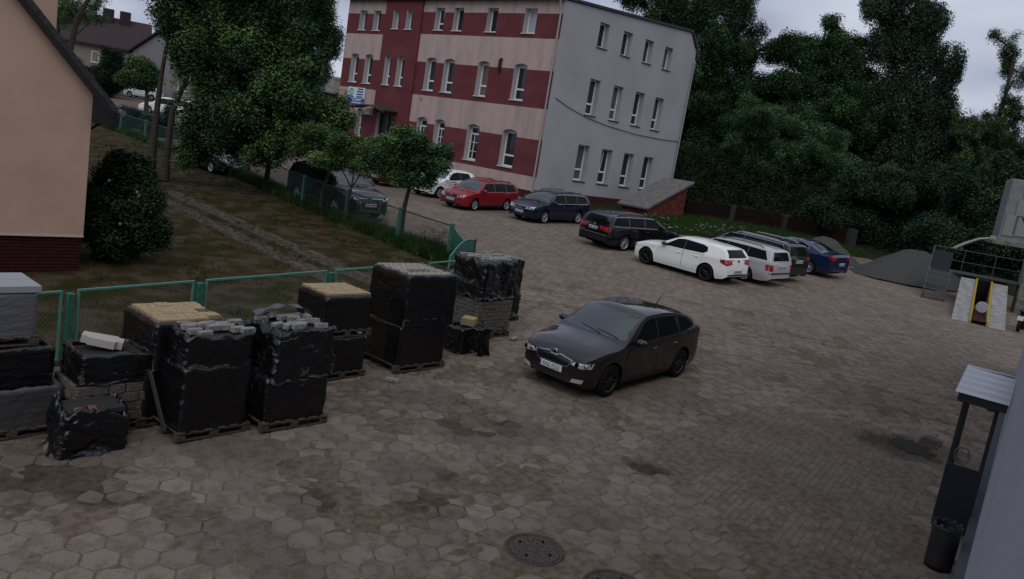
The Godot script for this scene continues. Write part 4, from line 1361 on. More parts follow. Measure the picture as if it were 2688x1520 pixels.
	# lamps
	for p in s.get("head", []):
		for sd in [1.0, -1.0]:
			var pp := pv2(p) if sd > 0 else mirror_poly(p)
			var h := obj("headlight", c.panel(pp, 0.0, 0.006, 8, 5), lamp, t)
			var cen := Vector2()
			for v in pp: cen += v
			cen /= pp.size()
			for off in [-0.07, 0.085]:
				var q := c.march(0.0, cen.x + off, cen.y)
				var l := MB.new()
				l.lathe([Vector2(0, 0.012), Vector2(0.03, 0.016), Vector2(0.045, 0.01), Vector2(0.05, -0.01)], 12, Transform3D(Basis(Vector3.BACK, -PI / 2), q + Vector3(0.004, 0, 0)))
				obj("reflector", l, gap if off < 0 else chrome, h)
	for p in s.get("tail", []):
		for sd in [1.0, -1.0]:
			obj("tail_light", c.panel(pv2(p) if sd > 0 else mirror_poly(p), PI, 0.012, 6, 5), red, t)
	for p in s.get("tail_side", []):
		for sd in [1.0, -1.0]:
			var uq := []
			for v in p: uq.append([-v[0] * sd, v[1]])
			obj("tail_light", c.panel(pv2(uq), PI * 0.5 * sd, 0.01, 5, 4), red, t)
	for p in s.get("head_side", []):
		for sd in [1.0, -1.0]:
			var uq := []
			for v in p: uq.append([-v[0] * sd, v[1]])
			obj("headlight", c.panel(pv2(uq), PI * 0.5 * sd, 0.006, 5, 4), lamp, t)
	if s.has("grille_frame"): obj("grille_frame", c.panel(pv2(s.grille_frame), 0.0, 0.008, 12, 4), chrome, t)
	if s.has("grille"): obj("grille", c.panel(pv2(s.grille), 0.0, 0.014, 12, 4), gloss, t)
	if s.has("intake"): obj("intake", c.panel(pv2(s.intake), 0.0, 0.005, 10, 3), black, t)
	for p in s.get("fog", []):
		for sd in [1.0, -1.0]:
			obj("fog_light", c.panel(pv2(p) if sd > 0 else mirror_poly(p), 0.0, 0.008, 5, 3), lamp, t)
	if s.has("bumper_strip_front"): obj("bumper_strip", c.panel(pv2(s.bumper_strip_front), 0.0, 0.012, 14, 2), s.get("strip_m", black), t)
	if s.has("bumper_strip_rear"): obj("bumper_strip", c.panel(pv2(s.bumper_strip_rear), PI, 0.012, 14, 2), s.get("strip_m", black), t)
	# plates
	for e in ["plate_front", "plate_rear"]:
		if not s.has(e): continue
		var zz: float = s[e]
		var a: float = 0.0 if e == "plate_front" else PI
		var q := c.march(a, 0.0, zz)
		var sg := 1.0 if a == 0.0 else -1.0
		var pb := MB.new()
		pb.cbox(Vector3.ZERO, Vector3(0.52, 0.115, 0.016), 0.005)
		var pl := obj("number_plate", pb, platem, t)
		pl.transform = Transform3D(Basis(UP, PI * 0.5 * sg), q + Vector3(sg * 0.026, 0, 0))
		if s.get("plate_text", "") != "":
			var tm := TextMesh.new()
			var sf := SystemFont.new()
			sf.font_names = PackedStringArray(["Droid Sans"])
			tm.font = sf
			tm.text = s.plate_text
			tm.font_size = 32
			tm.pixel_size = 0.003
			tm.depth = 0.004
			var to := obj("plate_lettering", tm, gap, pl)
			to.position = Vector3(0.015, 0, 0.0095)
		else:
			var ch := MB.new()
			for k in 7: ch.box(Vector3(-0.17 + 0.06 * k + (0.03 if k > 2 else 0.0), 0, 0.009), Vector3(0.034, 0.07, 0.004))
			obj("plate_lettering", ch, gap, pl)
		var eu := MB.new()
		eu.box(Vector3(-0.24, 0, 0.0095), Vector3(0.036, 0.1, 0.002))
		obj("plate_band", eu, M("eu_blue", L(0.01, 0.04, 0.2), 0.4), pl)
	# round badges
	for e in s.get("badges", []):
		var a: float = e[0]
		var q := c.march(a, 0.0, e[1])
		var bm := MB.new()
		var xfm := Transform3D(Basis(Vector3.BACK, -PI / 2 * (1.0 if a == 0.0 else -1.0)), q + Vector3(0.012 * cos(a), 0, 0))
		bm.lathe([Vector2(0, 0.008), Vector2(0.045, 0.008), Vector2(0.055, 0.014), Vector2(0.062, 0.004), Vector2(0.062, -0.01)], 18, xfm)
		var bo := obj("emblem", bm, chrome, t)
		var bi := MB.new()
		bi.lathe([Vector2(0, 0.011), Vector2(0.03, 0.011), Vector2(0.03, 0.0)], 12, xfm)
		obj("emblem_centre", bi, gap, bo)
	if s.has("antenna"):
		var am := MB.new()
		var ax: float = s.antenna[0]
		var az := c.lut(c.zt, ax)
		am.tube([Vector3(ax, az - 0.01, 0), Vector3(ax - 0.02, az + 0.05, 0), Vector3(ax - s.antenna[1] * 0.75, az + s.antenna[1] * 0.75, 0)], [0.022, 0.008, 0.005], 6)
		obj("antenna", am, black, t)
	if s.get("towbar", false):
		var tb := MB.new()
		tb.tube([Vector3(-hl + 0.1, 0.33, 0), Vector3(-hl - 0.06, 0.31, 0), Vector3(-hl - 0.12, 0.36, 0), Vector3(-hl - 0.12, 0.42, 0)], [0.022, 0.022, 0.02, 0.028], 7)
		obj("tow_hook", tb, chrome, t)
	if s.get("exhaust", false):
		var eb := MB.new()
		eb.tube([Vector3(-hl + 0.3, 0.24, 0.5), Vector3(-hl - 0.03, 0.235, 0.5)], [0.03, 0.032], 10)
		obj("exhaust", eb, satin, t)
	return t

func wagon_top(Ln: float, H: float, zr: float, cowl: float, rf: float, hood: float, nose: float, lean := 0.42) -> Array:
	var h := Ln * 0.5
	return [Vector2(-h, zr - 0.32), Vector2(-h + 0.03, zr - 0.1), Vector2(-h + 0.07, zr), Vector2(-h + lean * 0.55, H - 0.16), Vector2(-h + lean, H - 0.07), Vector2(-h + lean + 0.35, H - 0.02), Vector2(-h + lean + 1.1, H), Vector2(rf - 0.45, H - 0.005), Vector2(rf, H - 0.06), Vector2((rf + cowl) * 0.5, (H + hood) * 0.5 + 0.01), Vector2(cowl, hood), Vector2(cowl + 0.15, hood - 0.02), Vector2((cowl + h) * 0.5 + 0.1, hood - 0.07), Vector2(h - 0.22, hood - 0.17), Vector2(h - 0.07, nose + 0.08), Vector2(h - 0.02, nose - 0.03), Vector2(h, nose - 0.16)]

func wagon(p: Dictionary) -> Dictionary:
	# an estate car; p overrides
	var Ln: float = p.L
	var h := Ln * 0.5
	var H: float = p.H
	var hood: float = p.get("hood", 0.98)
	var cowl: float = p.get("cowl", h - p.fo - 0.12)
	var rf: float = p.get("roof_front", cowl - 0.82)
	var lean: float = p.get("lean", 0.42)
	var s := {"L": Ln, "W": p.W, "fo": p.fo, "wb": p.wb, "R": p.get("R", 0.31), "H": H}
	s.top = wagon_top(Ln, H, p.get("zr", 0.95), cowl, rf, hood, p.get("nose", 0.66), lean)
	var bz: float = hood - 0.04
	s.belt = [Vector2(-h, bz + 0.03), Vector2(0, bz), Vector2(cowl, bz - 0.02), Vector2(h, bz - 0.25)]
	s.screen = [cowl - 0.02, rf]
	var g1 := bz + 0.045
	var g2 := H - 0.135
	var bp: float = p.get("b_pillar", -0.12)
	var cpil: float = p.get("c_pillar", bp - 0.95)
	var re := -h + lean * 0.72
	s.side_glass = [[[bp, g1], [cowl - 0.3, g1 - 0.005], [rf + 0.06, g2 - 0.02], [rf - 0.25, g2], [bp, g2 + 0.01]], [[cpil, g1 + 0.01], [bp - 0.07, g1], [bp - 0.07, g2 + 0.01], [cpil, g2 + 0.005]], [[re + 0.0, g1 + 0.03], [cpil - 0.06, g1 + 0.01], [cpil - 0.06, g2 + 0.005], [re + 0.2, g2 - 0.02]]]
	s.doors = [[[bp - 0.03, 0.31], [cowl - 0.18, 0.31], [cowl - 0.12, 0.6], [cowl - 0.2, bz - 0.02], [bp - 0.03, bz - 0.01]], [[cpil + 0.08, 0.62], [cpil + 0.3, 0.31], [bp - 0.05, 0.31], [bp - 0.05, bz - 0.01], [cpil - 0.0, bz - 0.005]]]
	s.mirror_x = cowl - 0.42
	var wr: float = p.W * 0.5
	s.rear_glass = [[-wr * 0.7, g1 + 0.01], [wr * 0.7, g1 + 0.01], [wr * 0.6, H - 0.16], [-wr * 0.6, H - 0.16]]
	s.tailgate = [[-wr * 0.74, 0.55], [wr * 0.74, 0.55], [wr * 0.74, g1 - 0.03], [-wr * 0.74, g1 - 0.03]]
	s.rail_x = [-h + lean + 0.2, rf - 0.2]
	s.head = [[[wr * 0.44, hood - 0.36], [wr * 0.86, hood - 0.34], [wr * 0.88, hood - 0.2], [wr * 0.5, hood - 0.25]]]
	s.grille = [[-wr * 0.4, hood - 0.36], [wr * 0.4, hood - 0.36], [wr * 0.42, hood - 0.25], [-wr * 0.42, hood - 0.25]]
	s.intake = [[-wr * 0.5, 0.27], [wr * 0.5, 0.27], [wr * 0.46, 0.38], [-wr * 0.46, 0.38]]
	s.tail = [[[wr * 0.72, 0.7], [wr * 0.93, 0.7], [wr * 0.93, bz], [wr * 0.76, bz]]]
	s.plate_front = 0.47
	s.plate_rear = 0.8
	for k in p: s[k] = p[k]
	return s

func cars() -> void:
	var G1 := "cars parked in the yard"
	# 1. the hatchback in the middle
	var h := 2.08
	var sb := {"called": "hatchback_car", "L": 4.16, "W": 1.72, "fo": 0.765, "wb": 2.6, "R": 0.31, "rim": "black", "paint": paint("paint_brown", L(0.016, 0.0105, 0.0115), 0.0)}
	sb.top = [Vector2(-h, 0.62), Vector2(-h + 0.03, 0.85), Vector2(-h + 0.08, 0.98), Vector2(-h + 0.26, 1.15), Vector2(-h + 0.45, 1.29), Vector2(-h + 0.62, 1.365), Vector2(-h + 1.0, 1.425), Vector2(-0.55, 1.465), Vector2(0.0, 1.452), Vector2(0.22, 1.40), Vector2(0.62, 1.2), Vector2(1.02, 0.985), Vector2(1.16, 0.96), Vector2(1.6, 0.9), Vector2(h - 0.22, 0.83), Vector2(h - 0.07, 0.745), Vector2(h - 0.015, 0.64), Vector2(h, 0.46)]
	sb.belt = [Vector2(-h, 1.0), Vector2(-1.2, 0.965), Vector2(0, 0.925), Vector2(1.0, 0.89), Vector2(h, 0.7)]
	sb.screen = [1.0, 0.2]
	sb.side_glass = [[[-0.18, 0.985], [0.72, 0.955], [0.2, 1.30], [-0.05, 1.345], [-0.18, 1.35]], [[-1.02, 1.01], [-0.24, 0.985], [-0.24, 1.35], [-0.95, 1.335]], [[-1.66, 1.1], [-1.1, 1.02], [-1.03, 1.325], [-1.35, 1.27]]]
	sb.trim = "black"
	sb.doors = [[[-0.2, 0.3], [0.86, 0.3], [0.92, 0.6], [0.84, 0.88], [-0.2, 0.92]], [[-0.98, 0.62], [-0.78, 0.3], [-0.22, 0.3], [-0.22, 0.92], [-1.08, 0.95]]]
	sb.mirror_x = 0.62
	sb.rear_glass = [[-0.6, 1.03], [0.6, 1.03], [0.52, 1.27], [-0.52, 1.27]]
	sb.tailgate = [[-0.62, 0.6], [0.62, 0.6], [0.62, 1.0], [-0.62, 1.0]]
	sb.head = [[[0.42, 0.615], [0.62, 0.585], [0.765, 0.6], [0.775, 0.7], [0.46, 0.665]]]
	sb.grille_frame = [[-0.44, 0.685], [-0.34, 0.53], [0.34, 0.53], [0.44, 0.685], [0.13, 0.73], [0.07, 0.7], [-0.07, 0.7], [-0.13, 0.73]]
	sb.grille = [[-0.41, 0.672], [-0.325, 0.548], [0.325, 0.548], [0.41, 0.672], [0.12, 0.713], [0.07, 0.68], [-0.07, 0.68], [-0.12, 0.713]]
	sb.intake = [[-0.48, 0.27], [0.48, 0.27], [0.44, 0.36], [-0.44, 0.36]]
	sb.fog = [[[0.47, 0.3], [0.68, 0.31], [0.7, 0.385], [0.5, 0.37]]]
	sb.tail = [[[0.58, 0.8], [0.76, 0.78], [0.77, 0.95], [0.6, 0.93]]]
	sb.plate_front = 0.47
	sb.plate_rear = 0.76
	sb.plate_text = "DGL FJ22"
	sb.badges = [[0.0, 0.725], [PI, 0.92]]
	sb.antenna = [-1.35, 0.3]
	make_car(sb, "dark brown hatchback standing alone in the middle of the paved yard", 2.255, -16.13, 4.028, G1)
	# 2. white hatchback with black wheels
	h = 2.11
	var bm := {"called": "hatchback_car", "L": 4.22, "W": 1.765, "fo": 0.72, "wb": 2.69, "R": 0.318, "rim": "black", "paint": paint("paint_white", L(0.8, 0.82, 0.8), 0.0)}
	bm.top = [Vector2(-h, 0.62), Vector2(-h + 0.03, 0.82), Vector2(-h + 0.08, 0.98), Vector2(-h + 0.2, 1.17), Vector2(-h + 0.34, 1.305), Vector2(-h + 0.52, 1.35), Vector2(-0.9, 1.395), Vector2(-0.45, 1.42), Vector2(0.0, 1.40), Vector2(0.2, 1.35), Vector2(0.6, 1.16), Vector2(0.98, 0.98), Vector2(1.1, 0.965), Vector2(1.6, 0.91), Vector2(h - 0.2, 0.82), Vector2(h - 0.06, 0.73), Vector2(h - 0.012, 0.6), Vector2(h, 0.46)]
	bm.belt = [Vector2(-h, 0.98), Vector2(-1.2, 0.955), Vector2(0, 0.92), Vector2(1.0, 0.895), Vector2(h, 0.7)]
	bm.screen = [0.96, 0.16]
	bm.side_glass = [[[-0.2, 0.965], [0.66, 0.94], [0.15, 1.255], [-0.1, 1.3], [-0.2, 1.305]], [[-1.05, 1.0], [-0.25, 0.967], [-0.25, 1.305], [-0.95, 1.275], [-1.15, 1.22], [-1.2, 1.1]]]
	bm.trim = "black"
	bm.doors = [[[-0.22, 0.3], [0.84, 0.3], [0.9, 0.6], [0.82, 0.88], [-0.22, 0.905]], [[-1.0, 0.62], [-0.8, 0.3], [-0.24, 0.3], [-0.24, 0.905], [-1.12, 0.94]]]
	bm.mirror_x = 0.6
	bm.mirror_paint = M("car_gloss_black", L(0.01, 0.01, 0.011), 0.15)
	bm.rear_glass = [[-0.63, 1.01], [0.63, 1.01], [0.53, 1.27], [-0.53, 1.27]]
	bm.head = [[[0.42, 0.64], [0.78, 0.63], [0.79, 0.72], [0.46, 0.7]]]
	bm.tail = [[[0.42, 0.8], [0.8, 0.74], [0.83, 0.95], [0.46, 0.94]]]
	bm.tail_side = [[[-2.06, 0.75], [-1.82, 0.82], [-1.8, 0.93], [-2.06, 0.95]]]
	bm.plate_rear = 0.52
	bm.plate_front = 0.4
	bm.badges = [[PI, 0.9]]
	bm.bumper_strip_rear = [[-0.66, 0.36], [0.66, 0.36], [0.66, 0.42], [-0.66, 0.42]]
	bm.sill_m = bm.paint
	make_car(bm, "white hatchback with black wheels at the near end of the parked row", 6.47, -30.93, 2.38, G1)
	# 3. silver estate
	var wl := {"called": "estate_car", "L": 4.42, "W": 1.735, "H": 1.47, "fo": 0.86, "wb": 2.515, "R": 0.31, "rim": "seven", "paint": paint("paint_silver", L(0.45, 0.46, 0.47), 0.3), "hood": 0.98, "lean": 0.34, "rails": "black", "moulding": true}
	var s := wagon(wl)
	s.tail = [[[0.64, 0.62], [0.83, 0.62], [0.83, 0.86], [0.66, 0.86]]]
	s.tail_side = [[[-2.1, 0.64], [-1.97, 0.64], [-1.97, 0.85], [-2.1, 0.86]]]
	s.plate_rear = 0.76
	s.bumper_strip_rear = [[-0.8, 0.5], [0.8, 0.5], [0.8, 0.56], [-0.8, 0.56]]
	make_car(s, "silver estate car with black roof rails behind the white hatchback", 8.37, -32.22, 2.36, G1)
	# 4. dark people carrier with silver rails
	s = wagon({"called": "estate_car", "L": 4.75, "W": 1.83, "H": 1.6, "fo": 0.92, "wb": 2.76, "R": 0.325, "rim": "five", "paint": paint("paint_graphite", L(0.013, 0.0125, 0.013), 0.2), "hood": 1.08, "lean": 0.36, "rails": "silver", "trim": "chrome", "zr": 1.05, "nose": 0.75, "towbar": true})
	s.tail = [[[0.56, 0.92], [0.86, 0.92], [0.86, 1.04], [0.56, 1.0]]]
	s.plate_rear = 0.86
	make_car(s, "dark grey tall estate car with silver roof rails behind the silver estate", 9.55, -34.2, 2.3, G1)
	# 5. dark blue saloon
	h = 2.28
	var sd := {"called": "saloon_car", "L": 4.56, "W": 1.78, "fo": 0.92, "wb": 2.58, "R": 0.318, "rim": "five", "paint": paint("paint_blue", L(0.012, 0.022, 0.06), 0.4), "towbar": true}
	sd.top = [Vector2(-h, 0.7), Vector2(-h + 0.03, 0.95), Vector2(-h + 0.1, 1.06), Vector2(-h + 0.55, 1.08), Vector2(-h + 0.7, 1.12), Vector2(-1.0, 1.33), Vector2(-0.7, 1.42), Vector2(-0.3, 1.45), Vector2(0.1, 1.435), Vector2(0.3, 1.37), Vector2(0.7, 1.17), Vector2(1.08, 0.99), Vector2(1.25, 0.965), Vector2(1.7, 0.9), Vector2(h - 0.2, 0.8), Vector2(h - 0.06, 0.72), Vector2(h, 0.48)]
	sd.belt = [Vector2(-h, 1.02), Vector2(-1, 0.98), Vector2(0, 0.95), Vector2(1.1, 0.92), Vector2(h, 0.7)]
	sd.screen = [1.06, 0.26]
	sd.side_glass = [[[-0.18, 0.99], [0.78, 0.965], [0.28, 1.27], [0.0, 1.33], [-0.18, 1.335]], [[-1.0, 1.01], [-0.24, 0.99], [-0.24, 1.335], [-0.7, 1.31], [-1.02, 1.2]]]
	sd.trim = "chrome"
	sd.doors = [[[-0.2, 0.3], [0.9, 0.3], [0.95, 0.6], [0.88, 0.9], [-0.2, 0.94]], [[-0.95, 0.62], [-0.75, 0.3], [-0.22, 0.3], [-0.22, 0.94], [-1.05, 0.97]]]
	sd.mirror_x = 0.7
	sd.rear_glass = [[-0.58, 1.12], [0.58, 1.12], [0.5, 1.34], [-0.5, 1.34]]
	sd.tail = [[[0.5, 0.84], [0.82, 0.82], [0.84, 1.0], [0.52, 0.98]]]
	sd.tail_side = [[[-2.2, 0.86], [-2.05, 0.88], [-2.05, 0.97], [-2.2, 0.98]]]
	sd.head = [[[0.42, 0.66], [0.76, 0.65], [0.78, 0.76], [0.46, 0.73]]]
	sd.plate_rear = 0.66
	make_car(sd, "dark blue saloon at the far end of the parked row by the gravel", 12.4, -37.1, 2.35, G1)
	# 6. black estate seen from behind
	s = wagon({"called": "estate_car", "L": 4.774, "W": 1.82, "H": 1.5, "fo": 0.95, "wb": 2.71, "R": 0.325, "rim": "twin", "paint": paint("paint_black", L(0.008, 0.0075, 0.008), 0.1), "hood": 1.0, "lean": 0.46, "rails": "black", "trim": "chrome", "antenna": [-1.5, 0.12]})
	s.tail = [[[0.36, 0.82], [0.56, 0.8], [0.57, 0.93], [0.37, 0.95]], [[0.59, 0.78], [0.85, 0.76], [0.86, 0.95], [0.6, 0.94]]]
	s.tail_side = [[[-2.3, 0.78], [-2.16, 0.8], [-2.16, 0.93], [-2.3, 0.94]]]
	s.plate_rear = 0.83
	s.bumper_strip_rear = [[-0.82, 0.6], [0.82, 0.6], [0.82, 0.63], [-0.82, 0.63]]
	s.strip_m = M("car_chrome", L(0.4, 0.41, 0.43), 0.25, 0.9)
	s.badges = [[PI, 0.95]]
	make_car(s, "black estate car parked with its tail to the yard beside the grass", 4.727, -35.313, 0.699, G1)
	# 7. dark blue estate by the grey wall
	s = wagon({"called": "estate_car", "L": 4.682, "W": 1.746, "H": 1.5, "fo": 0.94, "wb": 2.703, "R": 0.315, "rim": "ten", "paint": paint("paint_navy", L(0.006, 0.01, 0.03), 0.15), "hood": 0.98, "lean": 0.45, "rails": "black", "trim": "chrome", "antenna": [0.35, 0.42]})
	s.badges = [[0.0, 0.69]]
	s.grille_frame = [[-0.37, 0.61], [0.37, 0.61], [0.42, 0.75], [-0.42, 0.75]]
	s.grille = [[-0.34, 0.63], [0.34, 0.63], [0.39, 0.735], [-0.39, 0.735]]
	make_car(s, "navy blue estate car with chrome window trim before the grey gable", 1.215, -40.385, 4.032, G1)
	# 8. red estate
	s = wagon({"called": "estate_car", "L": 4.6, "W": 1.7, "H": 1.46, "fo": 0.92, "wb": 2.62, "R": 0.3, "rim": "cover", "paint": paint("paint_red", L(0.25, 0.012, 0.02), 0.1), "hood": 0.95, "lean": 0.4, "rails": "black", "trim": "black"})
	s.badges = [[0.0, 0.64]]
	s.bumper_strip_front = [[-0.7, 0.5], [0.7, 0.5], [0.7, 0.53], [-0.7, 0.53]]
	make_car(s, "bright red estate car parked before the red and pink front", -2.348, -41.06, 4.119, G1)
	# 9. white three-door car with advertising
	h = 1.93
	var rc := {"called": "hatchback_car", "L": 3.86, "W": 1.66, "fo": 0.78, "wb": 2.46, "R": 0.3, "rim": "cover", "paint": mats["paint_white"]}
	rc.top = [Vector2(-h, 0.62), Vector2(-h + 0.03, 0.85), Vector2(-h + 0.08, 0.98), Vector2(-h + 0.26, 1.24), Vector2(-h + 0.4, 1.38), Vector2(-h + 0.7, 1.45), Vector2(-0.5, 1.48), Vector2(0.0, 1.46), Vector2(0.2, 1.4), Vector2(0.6, 1.18), Vector2(0.95, 0.99), Vector2(1.1, 0.96), Vector2(1.5, 0.88), Vector2(h - 0.2, 0.78), Vector2(h - 0.05, 0.68), Vector2(h, 0.46)]
	rc.belt = [Vector2(-h, 0.98), Vector2(0, 0.94), Vector2(1.0, 0.9), Vector2(h, 0.66)]
	rc.screen = [0.93, 0.15]
	rc.side_glass = [[[-0.45, 0.985], [0.64, 0.95], [0.14, 1.3], [-0.2, 1.36], [-0.45, 1.36]], [[-1.35, 1.05], [-0.52, 0.99], [-0.52, 1.36], [-1.2, 1.32]]]
	rc.doors = [[[-0.5, 0.3], [0.8, 0.3], [0.85, 0.6], [0.78, 0.88], [-0.5, 0.93]]]
	rc.rear_glass = [[-0.55, 1.02], [0.55, 1.02], [0.48, 1.32], [-0.48, 1.32]]
	rc.head = [[[0.42, 0.6], [0.72, 0.62], [0.74, 0.74], [0.48, 0.68]]]
	rc.intake = [[-0.12, 0.56], [-0.66, 0.54], [-0.66, 0.6], [-0.12, 0.62]]
	rc.plate_front = 0.46
	var rt := make_car(rc, "small white three-door car with red lettering beside the red estate", -4.54, -43.9, 4.11, G1)
	var cs := CarShape.new()
	cs.setup(rc)
	for sgn in [1.0, -1.0]:
		var tm := TextMesh.new()
		var sf := SystemFont.new()
		sf.font_names = PackedStringArray(["Droid Sans"])
		tm.font = sf; tm.text = "SPORTS"; tm.font_size = 48; tm.pixel_size = 0.0052; tm.depth = 0.004
		var lt := obj("side_lettering", tm, M("letter_red", L(0.35, 0.01, 0.03), 0.4), rt)
		lt.transform = Transform3D(Basis(UP, PI if sgn > 0 else 0.0), Vector3(0.15, 0.72, -sgn * (cs.hw(0.15, 0.72) + 0.012)))
		var lg := obj("side_stripe", cs.panel(pv2([[-0.5 * sgn, 0.86], [0.1 * sgn, 0.86], [0.1 * sgn, 0.9], [-0.5 * sgn, 0.9]]), PI / 2 * sgn, 0.01, 6, 1), M("stripe_grey", L(0.05, 0.05, 0.055), 0.5), rt)
	obj("bonnet_patch", cs.panel(pv2([[-0.1, 0.72], [0.36, 0.72], [0.3, 0.84], [-0.02, 0.84]]), 0.0, 0.01, 8, 4), M("patch_dark_red", L(0.07, 0.008, 0.012), 0.4), rt)
	# 10. dark red car behind the pruned trees
	s = wagon({"called": "estate_car", "L": 4.3, "W": 1.74, "H": 1.48, "fo": 0.88, "wb": 2.6, "R": 0.31, "rim": "five", "paint": paint("paint_darkred", L(0.05, 0.008, 0.01), 0.3), "lean": 0.5})
	make_car(s, "dark red car half hidden behind the pruned trees before the entrance", -7.1, -46.0, 4.11, G1)
	# 11. big dark SUV behind the fence
	s = wagon({"called": "suv_car", "L": 5.08, "W": 1.98, "H": 1.73, "fo": 0.98, "wb": 3.0, "R": 0.37, "rim": "five", "paint": paint("paint_suv", L(0.008, 0.0075, 0.009), 0.1), "hood": 1.16, "lean": 0.55, "rails": "silver", "trim": "chrome", "zr": 1.1, "nose": 0.85, "cowl": 1.3, "moulding": true})
	s.moulding_m = M("car_chrome", L(0.4, 0.41, 0.43), 0.25, 0.9)
	s.moulding_z = 0.4
	s.grille = [[-0.36, 0.42], [0.36, 0.42], [0.5, 0.86], [-0.5, 0.86]]
	s.grille_frame = [[-0.39, 0.4], [0.39, 0.4], [0.53, 0.885], [-0.53, 0.885]]
	s.intake = [[-0.86, 0.36], [0.86, 0.36], [0.84, 0.41], [-0.84, 0.41]]
	s.head = [[[0.56, 0.8], [0.86, 0.82], [0.88, 0.93], [0.58, 0.88]]]
	s.plate_front = 0.62
	s.sill_m = s.paint
	make_car(s, "large black SUV parked along the green fence behind the pruned trees", -7.63, -32.9, -0.8, G1)
	# 12. car further along the fence
	s = wagon({"called": "estate_car", "L": 4.3, "W": 1.75, "H": 1.48, "fo": 0.88, "wb": 2.6, "R": 0.31, "rim": "five", "paint": paint("paint_teal_black", L(0.014, 0.02, 0.022), 0.3), "lean": 0.5, "rails": ""})
	make_car(s, "dark car along the green fence under the maple crown", -15.3, -39.6, -0.7, G1)
	# 13. red SUV far left of the front
	s = wagon({"called": "suv_car", "L": 4.4, "W": 1.82, "H": 1.66, "fo": 0.9, "wb": 2.65, "R": 0.34, "rim": "five", "paint": paint("paint_red2", L(0.19, 0.012, 0.015), 0.1), "hood": 1.08, "lean": 0.4, "zr": 1.0, "nose": 0.75, "rails": "silver"})
	s.tail = [[[0.5, 0.92], [0.84, 0.88], [0.86, 1.06], [0.54, 1.04]]]
	make_car(s, "red SUV seen from behind at the rear corner of the factory", -22.9, -84.0, 2.05, "cars beyond the factory")
	s = wagon({"called": "hatchback_car", "L": 4.2, "W": 1.72, "H": 1.46, "fo": 0.86, "wb": 2.55, "R": 0.31, "rim": "five", "paint": mats["paint_silver"], "lean": 0.5})
	make_car(s, "silver car behind the low grey wall below the red SUV", -19.4, -77.5, 0.2, "cars beyond the factory")
	s = wagon({"called": "hatchback_car", "L": 4.3, "W": 1.78, "H": 1.5, "fo": 0.9, "wb": 2.6, "R": 0.32, "rim": "five", "paint": mats["paint_white"], "lean": 0.45})
	make_car(s, "white car on the road far left, nose towards the peach house", -47.0, -98.0, 3.15, "cars on the far road")
	s = wagon({"called": "estate_car", "L": 4.6, "W": 1.8, "H": 1.6, "fo": 0.9, "wb": 2.7, "R": 0.32, "rim": "five", "paint": mats["paint_white"], "lean": 0.35})
	make_car(s, "white car glimpsed through the maple trunks beside the road", -33.5, -74.5, 3.4, "cars on the far road")
# ---------- fences ----------
func link_mesh(a: Vector3, b: Vector3, h: float, pitch: float, th: float) -> MB:
	# woven wire between two ground points, height h
	var m := MB.new()
	var Ln := (b - a).length()
	var dir := (b - a) / Ln
	var nrm := dir.cross(UP).normalized() * th
	var n := int(Ln / pitch)
	var hh := h / pitch * pitch
	for sgn in [1.0, -1.0]:
		var s := -h
		while s < Ln + h:
			# wire from (s,0) going up at 45 degrees
			var s0 := s
			var s1: float = s + h * sgn
			var y0 := 0.0
			var y1 := h
			if sgn > 0:
				if s0 < 0: y0 = -s0; s0 = 0
				if s1 > Ln: y1 = h - (s1 - Ln); s1 = Ln
			else:
				if s0 > Ln: y0 = s0 - Ln; s0 = Ln
				if s1 < 0: y1 = h + s1; s1 = 0
			if y1 - y0 > 0.05:
				var p := a + dir * s0 + UP * y0
				var q := a + dir * s1 + UP * y1
				var w := (q - p).normalized().cross(nrm.normalized()) * th
				var o := nrm * (0.5 if sgn > 0 else -0.5)
				# three-sided wire
				var r := [nrm + o, w * 0.87 - nrm * 0.5 + o, -w * 0.87 - nrm * 0.5 + o]
				for k in 3:
					var k2 := (k + 1) % 3
					m.quad_out(p + r[k], p + r[k2], q + r[k2], q + r[k], (p + q) * 0.5 + o)
			s += pitch * 1.414
	return m

